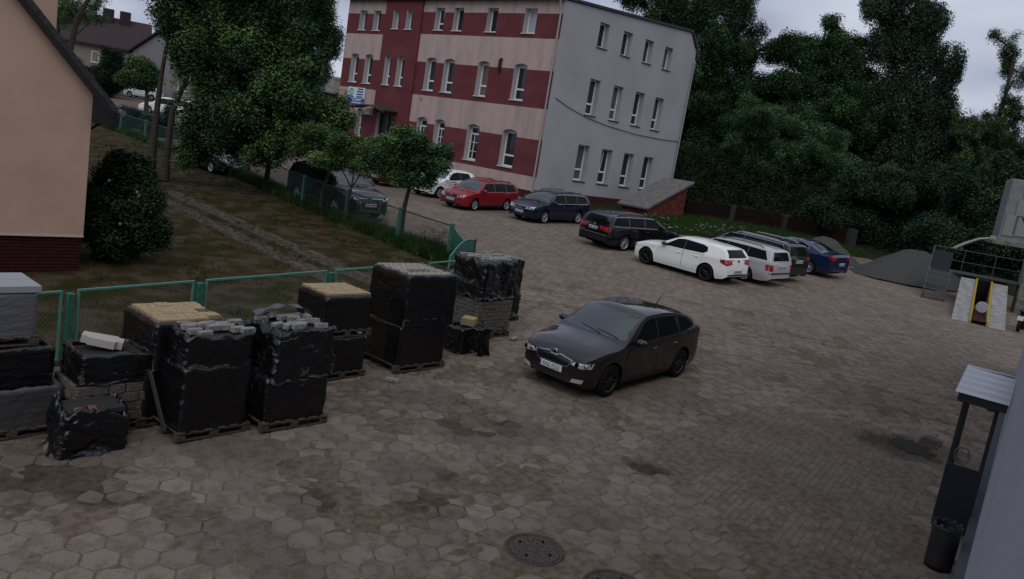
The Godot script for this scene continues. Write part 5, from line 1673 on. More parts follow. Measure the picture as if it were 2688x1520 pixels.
func fences() -> void:
	var green := MT("fence_green", L(0.016, 0.075, 0.055), L(0.025, 0.11, 0.08), L(0.045, 0.16, 0.125), Vector3(0.7, 0.7, 0.7), 0.6, 0.02, 0.1, 0.25)
	var edge := M("fence_edge", L(0.07, 0.22, 0.165), 0.55)
	var wire2 := M("wire_pale", L(0.022, 0.065, 0.05), 0.6, 0.0)
	var wire := M("wire_green", L(0.03, 0.075, 0.06), 0.55, 0.3)
	# near fence: framed panels behind the pallets
	var t := thing("panel_fence", "near green fence of framed wire panels behind the pallets", "fence", Vector3.ZERO)
	var A := Vector3(-6.655, 0, -12.04)
	var d := Vector3(0.5755, 0, -0.8178)
	var posts := [-4.6, -2.28, 0.0, 2.28, 4.44, 6.6, 8.8, 11.0]
	posts = [-3.6, -1.8, 0.0, 2.2, 5.15, 8.0, 10.6]
	for s in posts:
		var p := MB.new()
		p.cbox(GV(A + d * s, 0.5), Vector3(0.11, 1.3, 0.11), 0.012, Basis(d, UP, d.cross(UP)))
		obj("post", p, green, t)
	for k in posts.size() - 1:
		var a := GV(A + d * (posts[k] + 0.13), 0.1)
		var b := GV(A + d * (posts[k + 1] - 0.13), 0.1)
		var f := MB.new()
		var H := 1.08
		for e in [[a, a + UP * H], [b, b + UP * H], [a + UP * H, b + UP * H], [a, b]]:
			var u: Vector3 = (e[1] - e[0]).normalized()
			var bas := Basis(u, UP, u.cross(UP)) if absf(u.y) < 0.9 else Basis(u, d, u.cross(d))
			f.cbox((e[0] + e[1]) * 0.5, Vector3((e[1] - e[0]).length() + 0.035, 0.04, 0.04), 0.006, bas)
		var fr := obj("panel_frame", f, edge, t)
		stuff(obj("wire_mesh", link_mesh(a, b, H, 0.055, 0.0022), wire, fr))
	# rear fence along the car park
	var t2 := thing("wire_fence", "long green wire fence with square posts between garden and car park", "fence", Vector3.ZERO)
	var P := [Vector3(-2.15, 0, -25.25), Vector3(-4.1, 0, -27.15), Vector3(-6.5, 0, -29.85), Vector3(-8.82, 0, -32.3), Vector3(-11.4, 0, -35.8), Vector3(-14.0, 0, -38.9), Vector3(-16.9, 0, -41.9), Vector3(-19.8, 0, -44.9), Vector3(-22.8, 0, -48.1), Vector3(-26.0, 0, -51.5), Vector3(-29.4, 0, -55.0)]
	for i in P.size():
		var m := MB.new()
		m.cbox(GV(P[i], 0.58), Vector3(0.12, 1.34, 0.12), 0.012, Basis(UP, 0.8))
		obj("post", m, green, t2)
		if i == P.size() - 1: continue
		var a := GV(P[i], 0.12)
		var b := GV(P[i + 1], 0.12)
		stuff(obj("wire_mesh", link_mesh(a, b, 1.05, 0.06, 0.003), wire2, t2))
		var r := MB.new()
		r.tube([a + UP * 1.05, b + UP * 1.05], [0.022, 0.022], 6)
		obj("rail", r, M("rail_dark", L(0.012, 0.03, 0.026), 0.5), t2)
		var n := int((P[i + 1] - P[i]).length() / 1.0)
		for k in n:
			var q0: Vector3 = P[i].lerp(P[i + 1], k / float(n))
			var q1: Vector3 = P[i].lerp(P[i + 1], (k + 1) / float(n))
			var dir := (GV(q1) - GV(q0)).normalized()
			var kb := MB.new()
			kb.cbox((GV(q0) + GV(q1)) * 0.5 + UP * (0.02 + rnd(-0.02, 0.02)), Vector3((q1 - q0).length() - 0.01, 0.2, 0.1), 0.015, Basis(dir, UP, dir.cross(UP)))
			obj("kerb_stone", kb, MT("kerb_concrete", L(0.05, 0.045, 0.035), L(0.1, 0.09, 0.075), L(0.16, 0.15, 0.13), Vector3(0.9, 0.9, 0.9), 0.9, 0.02, 0.1, 0.3), t2)
	# swept gate wings
	var t3 := thing("gate_wing", "pair of swept green gate panels at the fence corner", "gate", Vector3.ZERO)
	var w := [[Vector3(-2.15, 0, -25.25), Vector3(-1.42, 0, -25.95), 1.17, 0.62], [Vector3(-1.42, 0, -25.95), Vector3(-2.0, 0, -24.2), 0.72, 0.4]]
	for q in w:
		var a := GV(q[0]); var b := GV(q[1])
		var top := []
		var rad := []
		var sheet := MB.new()
		var n := 10
		var pa := Vector3()
		for k in n + 1:
			var f := k / float(n)
			var y: float = lerpf(q[2], q[3], f) - 0.16 * sin(PI * f) * (1.0 if q[2] > 1 else -1.4)
			var p := a.lerp(b, f) + UP * y
			top.append(p); rad.append(0.025)
			if k > 0:
				var o := (b - a).cross(UP).normalized() * 0.012
				var b0 := a.lerp(b, (k - 1) / float(n)) + UP * 0.1
				var b1 := a.lerp(b, f) + UP * 0.1
				sheet.quad(b0 + o, b1 + o, p + o, pa + o)
				sheet.quad(b0 - o, pa - o, p - o, b1 - o)
			pa = p
		var fm := MB.new()
		fm.tube(top, rad, 6)
		fm.tube([a, top[0]], [0.03, 0.03], 6)
		fm.tube([b, top[n]], [0.03, 0.03], 6)
		obj("frame", fm, edge, t3)
		obj("sheet", sheet, M("sheet_green", L(0.028, 0.115, 0.09), 0.6), t3)
	var gp := MB.new()
	gp.cbox(GV(Vector3(-1.42, 0, -25.95), 0.35), Vector3(0.1, 0.85, 0.1), 0.012)
	obj("post", gp, M("fence_dark", L(0.014, 0.04, 0.035), 0.6), t3)

# ---------- trees ----------
var leaf_cache := {}
func leaf_clump(kind: String, seed_: int) -> ArrayMesh:
	var key := kind + str(seed_)
	if leaf_cache.has(key): return leaf_cache[key]
	var r := RandomNumberGenerator.new()
	r.seed = seed_ * 31 + 5
	var m := MB.new()
	var n := 34
	var rad := 0.33
	var ls := 0.095
	if kind == "small": n = 20; ls = 0.065; rad = 0.2
	if kind == "far": n = 40; ls = 0.13; rad = 0.5
	if kind == "droop": n = 24; ls = 0.1; rad = 0.2
	if kind == "needle": n = 16; ls = 0.09; rad = 0.16
	for k in n:
		var p := Vector3(r.randfn(0, 1), r.randfn(0, 1), r.randfn(0, 1)).normalized() * rad * pow(r.randf(), 0.5)
		if kind == "droop": p = Vector3(r.randfn(0, 0.09), -1.0 * r.randf() + 0.2, r.randfn(0, 0.09))
		var up := Vector3(r.randfn(0, 0.5), 0.9, r.randfn(0, 0.5)).normalized()
		if kind == "droop": up = Vector3(r.randfn(0, 1), 0.2, r.randfn(0, 1)).normalized()
		var ax := Vector3(r.randfn(0, 1), r.randfn(0, 0.4) - 0.25, r.randfn(0, 1)).normalized()
		if kind == "droop": ax = Vector3(r.randfn(0, 0.4), -1, r.randfn(0, 0.4)).normalized()
		var side := ax.cross(up).normalized()
		up = side.cross(ax).normalized()
		var l := ls * r.randf_range(0.7, 1.25)
		var w := l * (0.42 if kind != "needle" else 0.25)
		var a := p
		var b := p + ax * l * 0.45 + side * w + up * w * 0.25
		var c := p + ax * l - up * l * 0.12
		var d := p + ax * l * 0.45 - side * w + up * w * 0.25
		var nn := (p.normalized() * 0.8 + up * (0.5 if up.y > 0 else -0.5) + Vector3(0, 0.25, 0)).normalized()
		m.tri_n(a, b, c, nn, nn, nn); m.tri_n(a, c, d, nn, nn, nn)
	leaf_cache[key] = m.mesh()
	return leaf_cache[key]

func leaf_mat(key: String) -> StandardMaterial3D:
	if mats.has(key): return mats[key]
	var m := M(key, L(1, 1, 1), 0.8, 0.0, 0.08)
	m.vertex_color_use_as_albedo = true
	m.backlight_enabled = true
	m.backlight = Color(0.35, 0.35, 0.35)
	return m

func make_tree(called: String, label: String, base: Vector3, trunk: Array, r0: float, blobs: Array, kind: String, count: int, c1: Color, c2: Color, seed_: int, group := "", bark := "bark", gap := -0.15) -> Node3D:
	# trunk: offsets of the stem; blobs: [offset, radius (Vector3)]
	var far_k := 1.0 if called == "bush" else 1.3
	c1 = L(c1.r * 1.75, c1.g * 1.7, c1.b * 2.5) * far_k
	c2 = L(c2.r * 1.6, c2.g * 1.55, c2.b * 2.1) * far_k
	var t := thing(called, label, "tree" if called != "bush" else "bush", base, Basis(), group)
	var r := RandomNumberGenerator.new()
	r.seed = seed_
	var fn := FastNoiseLite.new()
	fn.seed = seed_; fn.frequency = 0.55
	# boughs of their own round every main one give the uneven outline
	var more := []
	for b in blobs:
		for k in 5:
			var d := Vector3(r.randfn(0, 1), r.randfn(0, 0.8), r.randfn(0, 1)).normalized()
			var f := r.randf_range(0.28, 0.5)
			more.append([b[0] + Vector3(d.x * b[1].x, d.y * b[1].y, d.z * b[1].z) * r.randf_range(0.85, 1.12), b[1] * f])
	var mains := blobs.size()
	blobs = blobs.map(func(b): return [b[0], b[1] * 0.8]) + more
	var bm := MT("bark", L(0.03, 0.024, 0.02), L(0.05, 0.042, 0.036), L(0.08, 0.07, 0.062), Vector3(0.5, 1.6, 0.5), 0.95, 0.02, 0.1, 0.3)
	if bark == "birch": bm = MT("birch_bark", L(0.04, 0.04, 0.04), L(0.16, 0.16, 0.155), L(0.26, 0.26, 0.25), Vector3(1.2, 0.6, 1.2), 0.9, 0.02, 0.1, 0.2)
	var tm := MB.new()
	var rr := []
	for i in trunk.size(): rr.append(r0 * lerpf(1.0, 0.35, i / float(maxi(trunk.size() - 1, 1))))
	rr[0] = r0 * 1.25
	tm.tube(trunk, rr, 10)
	obj("trunk", tm, bm, t)
	var br := MB.new()
	for b in blobs.slice(0, mains):
		var c: Vector3 = b[0]
		# start where the trunk is nearest below
		var best: Vector3 = trunk[trunk.size() - 1]
		for i in trunk.size():
			if trunk[i].y < c.y - 0.15 * (c - trunk[i]).length(): best = trunk[i]
		var mid := best.lerp(c, 0.5) + Vector3(r.randfn(0, 0.1), 0.08, r.randfn(0, 0.1)) * (c - best).length() * 0.6
		var rb := clampf(r0 * 0.32, 0.012, 0.16)
		br.tube([best, mid, c], [rb, rb * 0.7, rb * 0.35], 6)
		for k in 5:
			var e := c + Vector3(r.randfn(0, 0.5) * b[1].x, r.randfn(0, 0.5) * b[1].y, r.randfn(0, 0.5) * b[1].z)
			br.tube([mid.lerp(c, 0.3 + 0.14 * k), e], [rb * 0.4, rb * 0.14], 5)
	obj("branches", br, bm, t)
	var vol := 0.0
	for b in blobs: vol += pow(b[1].x * b[1].y * b[1].z, 0.67)
	for v in 2:
		var xf := []
		var cs := []
		for b in blobs:
			var n := int(count * 0.5 * pow(b[1].x * b[1].y * b[1].z, 0.67) / vol)
			for k in n:
				var d := Vector3(r.randfn(0, 1), r.randfn(0, 1), r.randfn(0, 1)).normalized()
				var f := 0.35 + 0.65 * pow(r.randf(), 0.45)
				f *= 1.0 + 0.22 * fn.get_noise_3d(d.x * 3 + b[0].x, d.y * 3 + b[0].y, d.z * 3)
				var p: Vector3 = b[0] + Vector3(d.x * b[1].x, d.y * b[1].y, d.z * b[1].z) * f
				if fn.get_noise_3d(p.x * 1.6, p.y * 1.6, p.z * 1.6) < gap: continue
				if kind == "droop": p.y -= r.randf() * b[1].y * 0.5
				var bas := Basis(UP, r.randf() * TAU)
				if kind != "droop": bas = bas * Basis(Vector3.RIGHT, r.randfn(0, 0.5))
				var s := r.randf_range(0.75, 1.3)
				xf.append(Transform3D(bas.scaled(Vector3(s, s, s)), p))
				var g := clampf(0.42 + 1.5 * fn.get_noise_3d(p.x * 0.8, p.y * 0.8, p.z * 0.8 + 20) + r.randfn(0, 0.06), 0, 1)
				cs.append(c1.lerp(c2, g))
		many("crown", leaf_clump(kind, v), leaf_mat("leaves"), xf, cs, t)
	return t

func V(x: float, y: float, z: float) -> Vector3: return Vector3(x, y, z)

func trees() -> void:
	var dk := L(0.016, 0.034, 0.012)
	var md := L(0.036, 0.07, 0.022)
	var lt := L(0.065, 0.11, 0.03)
	make_tree("maple_tree", "large dark maple rising from the garden in front of the far houses", G(-14.84, -33.29), [V(0, 0, 0), V(-0.07, 1.3, -0.2), V(-0.11, 2.8, -0.45), V(0.32, 4.7, -0.8), V(0.95, 6.6, -1.1)], 0.17, [[V(0.9, 7.0, -1.2), V(1.7, 1.3, 1.6)], [V(3.0, 7.5, -1.3), V(1.6, 1.3, 1.5)], [V(-0.2, 6.1, -1.1), V(1.0, 0.9, 0.9)], [V(1.8, 5.2, -0.9), V(1.8, 1.4, 1.6)], [V(3.6, 5.4, -0.9), V(1.5, 1.4, 1.3)], [V(0.7, 4.6, -0.8), V(1.2, 1.2, 1.1)], [V(1.6, 3.2, -0.5), V(1.5, 1.2, 1.3)], [V(3.4, 3.4, -0.6), V(1.6, 1.3, 1.5)], [V(4.7, 3.7, -0.6), V(0.9, 1.0, 0.8)], [V(1.2, 1.6, -0.3), V(1.0, 0.8, 0.9)], [V(2.5, 1.9, -0.3), V(1.2, 0.9, 1.1)], [V(3.8, 2.2, -0.4), V(1.0, 0.8, 0.9)], [V(-0.8, 7.1, -1.2), V(0.7, 0.6, 0.6)], [V(4.7, 6.3, -1.1), V(0.8, 1.1, 0.7)], [V(4.9, 2.7, -0.5), V(0.7, 0.6, 0.6)], [V(1.9, 8.8, -1.5), V(2.4, 1.2, 2.1)]], "broad", 15000, dk, lt, 21, "", "bark", 0.06)
	make_tree("maple_tree", "forked maple trunk with thin crown standing left of the large maple", G(-15.65, -33.72), [V(0, 0, 0), V(-0.1, 1.8, -0.3), V(-0.2, 3.85, -0.66), V(-0.19, 5.75, -1.0)], 0.18, [[V(-1.2, 7.8, -1.3), V(1.0, 0.6, 0.9)], [V(-0.4, 8.2, -1.4), V(1.1, 0.8, 1.0)], [V(0.5, 7.1, -1.2), V(0.8, 0.8, 0.7)]], "broad", 1800, dk, md, 22)
	make_tree("round_tree", "small round-headed tree on the road side of the fence, far left", G(-25.91, -54.63), [V(0, 0, 0), V(-0.29, 2.6, -0.4), V(-0.65, 3.4, -0.6)], 0.17, [[V(-0.9, 3.7, -0.6), V(1.1, 0.7, 1.0)], [V(-1.5, 3.3, -0.6), V(0.6, 0.4, 0.5)], [V(-0.1, 3.5, -0.6), V(0.6, 0.5, 0.5)], [V(-0.9, 4.3, -0.7), V(0.7, 0.4, 0.6)]], "broad", 2600, dk, L(0.06, 0.1, 0.024), 23)
	make_tree("slim_tree", "slim tree at the fence with low leafy boughs below the maple", G(-11.2, -34.9), [V(0, 0, 0), V(0.05, 1.2, 0), V(0.2, 2.6, 0), V(0.3, 4.0, 0)], 0.11, [[V(0.2, 2.9, 0), V(1.5, 0.8, 1.3)], [V(1.5, 2.5, -0.2), V(1.1, 0.7, 1.0)], [V(-1.2, 2.7, 0.2), V(1.2, 0.8, 1.0)], [V(0.6, 4.2, 0), V(1.7, 1.1, 1.5)], [V(1.9, 3.6, 0), V(1.2, 0.8, 1.1)]], "broad", 5200, dk, L(0.055, 0.1, 0.025), 24)
	var g3 := "pruned trees along the wire fence"
	make_tree("pruned_tree", "flat-topped pruned tree at the left of the fence row, over the SUV's tail", G(-7.75, -31.2), [V(0, 0, 0), V(-0.05, 0.9, 0), V(0.15, 1.7, 0), V(0.2, 2.4, 0)], 0.085, [[V(0.0, 2.75, 0), V(1.1, 0.5, 0.9)], [V(-0.9, 2.6, 0.2), V(0.8, 0.4, 0.7)], [V(0.9, 2.7, -0.1), V(0.8, 0.42, 0.7)], [V(0.2, 2.2, 0), V(0.7, 0.4, 0.6)]], "small", 3600, L(0.024, 0.045, 0.012), L(0.075, 0.115, 0.025), 25, g3)
	make_tree("pruned_tree", "pruned tree with a Y-shaped fork before the SUV's bonnet", G(-6.4, -29.55), [V(0, 0, 0), V(-0.02, 0.75, 0), V(0.05, 1.35, 0)], 0.095, [[V(-0.55, 2.2, 0), V(0.75, 0.38, 0.6)], [V(0.65, 2.25, 0), V(0.8, 0.4, 0.6)], [V(0.1, 2.75, 0), V(0.9, 0.42, 0.7)]], "small", 1500, L(0.024, 0.045, 0.012), L(0.07, 0.11, 0.03), 26, g3, "bark", -0.02)
	make_tree("pruned_tree", "bushy pruned tree with a straight trunk at the right of the fence row", G(-4.05, -27.35), [V(0, 0, 0), V(0.02, 1.2, 0), V(0.1, 1.9, 0), V(0.12, 2.6, 0)], 0.1, [[V(-0.1, 2.3, 0), V(0.7, 0.5, 0.7)], [V(-0.8, 2.75, 0), V(0.8, 0.42, 0.7)], [V(0.75, 2.9, 0), V(0.7, 0.36, 0.6)], [V(0.1, 3.15, 0), V(0.85, 0.45, 0.8)], [V(-0.35, 3.6, 0), V(0.45, 0.32, 0.45)], [V(0.35, 2.45, 0), V(0.45, 0.35, 0.45)]], "small", 3600, L(0.022, 0.045, 0.014), L(0.07, 0.12, 0.032), 27, g3)
	make_tree("bush", "dense dark rose bush beside the peach house corner", G(-9.25, -19.0), [V(0, 0, 0), V(0, 0.6, 0)], 0.05, [[V(-0.2, 1.3, -0.2), V(0.7, 0.9, 0.6)], [V(-0.6, 1.8, -0.3), V(0.4, 0.5, 0.4)], [V(0.1, 2.0, -0.3), V(0.3, 0.3, 0.3)], [V(-0.3, 0.4, -0.1), V(0.6, 0.5, 0.6)], [V(0.4, 0.9, -0.1), V(0.4, 0.5, 0.4)], [V(-0.2, 2.3, -0.4), V(0.3, 0.2, 0.2)], [V(-0.7, 1.0, -0.2), V(0.4, 0.6, 0.3)], [V(-0.6, 2.2, -0.4), V(0.2, 0.2, 0.2)]], "small", 6000, L(0.008, 0.018, 0.008), L(0.026, 0.044, 0.014), 28, "", "bark", -0.12)
	var rose := MB.new()
	for q in [V(0.35, 1.75, 0.38), V(0.39, 1.68, 0.36), V(0.1, 0.98, 0.55), V(-0.35, 1.9, 0.3)]:
		for k in 5:
			var a := TAU * k / 5
			rose.lathe([Vector2(0, 0.0), Vector2(0.022, 0.008), Vector2(0.0, 0.02)], 6, Transform3D(Basis(Vector3.RIGHT, 1.1), q + V(cos(a) * 0.02, sin(a) * 0.02, 0.01)))
	obj("blossoms", rose, M("daisy_white", L(0.5, 0.5, 0.48), 0.8), get_node("bush"))
	# left background
	make_tree("bare_tree", "nearly bare tree with a leaning dark limb above the peach roof", G(-38, -66), [V(0, 0, 0), V(0.1, 4.0, 0), V(0.6, 7.0, 0), V(1.8, 9.4, 0), V(3.6, 11.6, 0)], 0.3, [[V(-0.6, 8.6, 0), V(1.6, 1.2, 1.4)], [V(0.4, 10.0, 0), V(1.8, 1.2, 1.4)], [V(-1.4, 10.8, 0), V(1.5, 1.2, 1.4)], [V(3.2, 11.8, 0), V(1.6, 1.0, 1.4)]], "small", 900, md, lt, 29, "", "bark", 0.05)
	make_tree("leafy_tree", "pale green tree between the peach roof and the far house", G(-52, -88), [V(0, 0, 0), V(0.2, 4, 0), V(0.3, 8, 0)], 0.25, [[V(0, 8.0, 0), V(2.8, 2.2, 2.4)], [V(2.2, 9.2, 0), V(2.4, 1.8, 2)], [V(-2.0, 9.8, 0), V(2.4, 1.8, 2)], [V(0.8, 11.0, 0), V(2.2, 1.6, 2)], [V(4.2, 8.4, 0), V(1.6, 1.2, 1.4)]], "far", 1800, md, L(0.09, 0.125, 0.045), 30, "", "bark", 0.0)
	make_tree("bush", "dark evergreen shrub beside the far house wall", G(-47.5, -90), [V(0, 0, 0), V(0, 2, 0)], 0.12, [[V(0, 1.6, 0), V(2.4, 1.7, 2.2)], [V(1.2, 3.3, 0), V(1.2, 2.2, 1.2)], [V(-2.6, 1.5, 0), V(2.0, 1.5, 1.6)]], "far", 2600, L(0.01, 0.02, 0.011), L(0.028, 0.045, 0.02), 31)
	make_tree("bush", "clipped dark shrub on the far side of the wire fence, left", G(-24.5, -52.8), [V(0, 0, 0), V(0, 0.6, 0)], 0.06, [[V(0, 0.7, 0), V(1.5, 0.8, 1.2)], [V(-2.0, 0.6, 0), V(1.3, 0.7, 1.0)], [V(1.1, 1.5, 0), V(0.35, 1.1, 0.35)]], "small", 3000, L(0.01, 0.026, 0.018), L(0.025, 0.05, 0.03), 32, "", "bark", -0.4)
	make_tree("garden_tree", "tall leafy tree standing between the maple and the factory's left corner", G(-20.76, -72.18), [V(0, 0, 0), V(0, 4, 0), V(0.2, 9, 0), V(0.2, 13, 0)], 0.3, [[V(0.7, 10.0, -0.2), V(1.6, 2.5, 1.5)], [V(1.8, 8.2, 0.1), V(1.1, 1.5, 0.9)], [V(-0.9, 11.7, -0.5), V(2.6, 2.0, 2.4)], [V(0.9, 5.9, 0.5), V(1.5, 1.5, 1.3)], [V(0.8, 11.3, -0.4), V(1.3, 1.6, 1.2)], [V(-0.6, 8.1, 0.1), V(2.0, 2.6, 1.8)], [V(-0.8, 5.1, 0.6), V(2.0, 2.0, 1.8)], [V(-2.0, 10.2, -0.2), V(2.3, 2.3, 2.1)]], "far", 5600, dk, L(0.05, 0.085, 0.028), 33, "", "bark", -0.1)
	# wood on the bank
	var gb := "tall trees on the bank behind the yard"
	var bt := func(x: float, z: float) -> Vector3: return Vector3(x, gy(x, z) + bank(x, z) - 0.1, z)
	make_tree("poplar_tree", "tall dark columnar tree directly right of the grey gable", bt.call(15.63, -77.82), [V(0, 0, 0), V(0.2, 6, 0), V(0.2, 12, 0), V(0, 16, 0)], 0.35, [[V(-1.0, 12.5, -0.7), V(3.5, 3.0, 3.2)], [V(-1.3, 8.2, 0.0), V(2.8, 3.0, 2.5)], [V(0.4, 8.5, -0.0), V(2.8, 2.6, 2.5)], [V(0.3, 15.5, -1.2), V(2.6, 2.6, 2.4)], [V(0.3, 4.6, 0.6), V(2.6, 2.6, 2.4)], [V(-0.4, 1.3, 1.2), V(2.1, 2.3, 1.9)], [V(1.7, 11.5, -0.6), V(1.6, 2.6, 1.4)], [V(2.1, 5.6, 0.5), V(1.8, 2.6, 1.6)], [V(-4.6, 12.6, -0.7), V(2.5, 2.1, 2.2)], [V(2.5, 2.2, 1.0), V(2.1, 2.1, 1.9)]], "far", 10000, dk, md, 34, gb, "bark", -0.15)
	make_tree("oak_tree", "broad tree showing over the factory roof", bt.call(10.29, -90.46), [V(0, 0, 0), V(0, 8, 0), V(0.4, 15, 0)], 0.4, [[V(-0.3, 17.8, 0.1), V(3.0, 1.5, 2.7)], [V(3.0, 17.5, 0.1), V(3.2, 2.0, 2.9)], [V(-3.2, 18.1, 0.0), V(2.4, 1.1, 2.2)], [V(0.6, 20.0, -0.3), V(4.8, 1.6, 4.4)]], "far", 3600, dk, md, 35, gb, "bark", 0.0)
	make_tree("lime_tree", "round-topped green tree in the middle of the bank, left of the birch", bt.call(23.37, -74.92), [V(0, 0, 0), V(0, 4, 0), V(0.4, 8, 0), V(0.3, 11, 0)], 0.4, [[V(-0.5, 10.4, -0.2), V(3.4, 2.1, 3.0)], [V(-2.4, 7.4, 0.3), V(2.7, 1.9, 2.4)], [V(2.1, 9.1, 0.0), V(2.7, 2.5, 2.4)], [V(2.6, 12.2, -0.5), V(1.4, 1.1, 1.2)], [V(-0.7, 5.6, 0.6), V(4.1, 2.5, 3.6)], [V(3.7, 6.0, 0.5), V(3.2, 2.5, 2.9)], [V(-3.8, 10.7, -0.3), V(0.8, 0.7, 0.8)], [V(0.5, 13.6, -0.8), V(0.7, 0.8, 0.7)], [V(-2.2, 11.4, -0.4), V(1.7, 1.0, 1.5)], [V(4.9, 8.5, 0.1), V(1.7, 2.4, 1.5)], [V(-4.2, 6.1, 0.5), V(1.4, 1.7, 1.2)]], "far", 9000, dk, L(0.045, 0.09, 0.026), 36, gb, "bark", -0.15)
	make_tree("lime_tree", "low spreading lighter tree leaning over the retaining wall", bt.call(20.99, -65.33), [V(0, -2.5, 0), V(0.1, 0, 0), V(0.3, 2, 0)], 0.25, [[V(-3.7, 2.0, -0.2), V(3.0, 1.4, 2.7)], [V(-0.8, 1.3, -0.1), V(3.3, 1.4, 3.0)], [V(2.2, 1.5, -0.1), V(2.9, 1.7, 2.6)], [V(-4.2, -0.3, 0.2), V(2.4, 1.1, 2.2)], [V(-0.1, -1.0, 0.3), V(3.2, 1.1, 2.8)], [V(4.0, -0.3, 0.2), V(2.3, 1.4, 2.0)], [V(-3.7, 4.1, -0.5), V(2.6, 1.4, 2.3)], [V(1.0, 3.4, -0.4), V(2.7, 1.5, 2.4)], [V(5.5, -1.9, 0.5), V(1.5, 1.2, 1.4)]], "broad", 12000, dk, L(0.055, 0.105, 0.032), 37, gb, "bark", -0.25)
	make_tree("birch_tree", "very tall weeping birch with hanging twigs on the right of the bank", bt.call(30.76, -73.17), [V(0, 0, 0), V(0.1, 7, 0), V(0.2, 13, 0), V(-0.4, 18.5, 0)], 0.32, [[V(-1.2, 16.2, -0.9), V(2.8, 2.1, 2.5)], [V(-0.0, 13.1, -0.4), V(3.0, 2.5, 2.7)], [V(1.3, 10.3, 0.1), V(2.4, 2.5, 2.1)], [V(-1.0, 9.0, 0.3), V(2.3, 2.5, 2.1)], [V(0.7, 6.6, 0.7), V(2.9, 2.5, 2.6)], [V(-1.9, 12.4, -0.3), V(1.5, 2.1, 1.3)], [V(2.4, 7.6, 0.6), V(1.6, 2.1, 1.5)], [V(0.8, 3.7, 1.2), V(3.3, 2.5, 3.0)], [V(-1.0, 18.8, -1.4), V(2.6, 2.0, 2.4)]], "droop", 17000, L(0.018, 0.032, 0.015), L(0.045, 0.07, 0.032), 38, gb, "birch", -0.2)
	make_tree("ash_tree", "thin tree with pale leaves and sky gaps at the right edge", bt.call(36.57, -68.49), [V(0, 0, 0), V(0.0, 5, 0), V(0.3, 9, 0), V(0.2, 12.5, 0)], 0.25, [[V(-0.1, 13.3, -1.0), V(1.1, 1.3, 0.9)], [V(-1.5, 13.7, -1.1), V(0.5, 0.5, 0.4)], [V(1.0, 10.7, -0.6), V(1.1, 1.7, 1.0)], [V(0.7, 7.5, -0.0), V(1.4, 1.7, 1.3)], [V(-0.6, 6.2, 0.2), V(1.9, 1.6, 1.7)], [V(1.5, 4.6, 0.5), V(1.7, 1.7, 1.5)], [V(-1.1, 3.5, 0.7), V(2.3, 1.7, 2.1)], [V(-2.5, 6.1, 0.2), V(1.3, 1.0, 1.2)], [V(0.5, 1.3, 1.0), V(2.6, 1.7, 2.4)], [V(2.1, 6.8, 0.1), V(1.2, 2.5, 1.1)]], "broad", 7000, dk, L(0.07, 0.11, 0.035), 39, gb, "bark", 0.02)
	make_tree("elder_bush", "dark shrubbery at the foot of the bank behind the gravel heaps", bt.call(22.82, -53.84), [V(0, -2, 0), V(0, 1.5, 0)], 0.12, [[V(-0.8, 0.8, 0.2), V(1.7, 1.0, 1.6)], [V(1.9, 1.1, 0.2), V(2.0, 1.3, 1.8)], [V(0.3, 3.1, -0.2), V(2.5, 1.6, 2.2)], [V(3.3, 3.3, -0.2), V(2.4, 1.6, 2.1)], [V(-1.7, 3.0, -0.2), V(1.5, 1.2, 1.3)], [V(-2.9, 0.8, 0.2), V(1.5, 1.0, 1.3)]], "broad", 11000, L(0.012, 0.024, 0.011), L(0.034, 0.06, 0.022), 40, "", "bark", -0.4)
	make_tree("elder_bush", "dark shrubs on the bank behind the steel platform at the right edge", bt.call(25.66, -46.74), [V(0, -2, 0), V(0, 2, 0)], 0.12, [[V(-2.0, 2.0, 0.2), V(1.5, 1.1, 1.4)], [V(-0.2, 1.6, 0.3), V(1.2, 1.3, 1.1)], [V(-0.6, 3.9, -0.1), V(1.8, 1.6, 1.7)], [V(1.4, 2.8, 0.1), V(1.4, 1.6, 1.3)], [V(1.4, 5.3, -0.4), V(1.3, 1.5, 1.2)]], "broad", 10000, L(0.012, 0.024, 0.011), L(0.034, 0.06, 0.022), 41, "", "bark", -0.4)
	# the wood behind, one dark mass of leaves
	var wx := []
	var wc := []
	var wr := RandomNumberGenerator.new()
	wr.seed = 99
	for k in 15000:
		var f := wr.randf()
		var x := lerpf(9.0, 52.0, f) + wr.randfn(0, 1.0)
		var z := lerpf(-88.0, -70.0, f) + wr.randfn(0, 3.0)
		var hmax := 6.5 + 3.0 * nz.get_noise_2d(x * 0.5, 3.0)
		var y := gy(x, z) + bank(x, z) + hmax * pow(wr.randf(), 0.8) - 0.5
		var s := wr.randf_range(1.0, 1.9)
		wx.append(Transform3D(Basis(UP, wr.randf() * TAU).scaled(Vector3(s, s, s)), Vector3(x, y, z)))
		wc.append(L(0.028, 0.055, 0.036).lerp(L(0.05, 0.09, 0.05), wr.randf()))
	# ivy and brambles over the bank
	var ux := []
	var uc := []
	for k in 14000:
		var x := wr.randf_range(9.5, 48.0)
		var z := wr.randf_range(-76.0, -40.0)
		var bh := bank(x, z)
		if bh < 0.12: continue
		var s := wr.randf_range(0.7, 1.5)
		ux.append(Transform3D(Basis(UP, wr.randf() * TAU).scaled(Vector3(s, s * 0.8, s)), Vector3(x, gy(x, z) + bh + wr.randf() * wr.randf() * 1.3 - 0.15, z)))
		uc.append(L(0.016, 0.03, 0.016).lerp(L(0.035, 0.055, 0.026), wr.randf()))
	many("undergrowth", leaf_clump("far", 0), leaf_mat("leaves"), ux, uc)
	many("woodland", leaf_clump("far", 1), leaf_mat("leaves"), wx, wc)
	# grass: tufts on the verge, the lawn and in the garden
	var tuft := MB.new()
	var r := RandomNumberGenerator.new()
	r.seed = 4
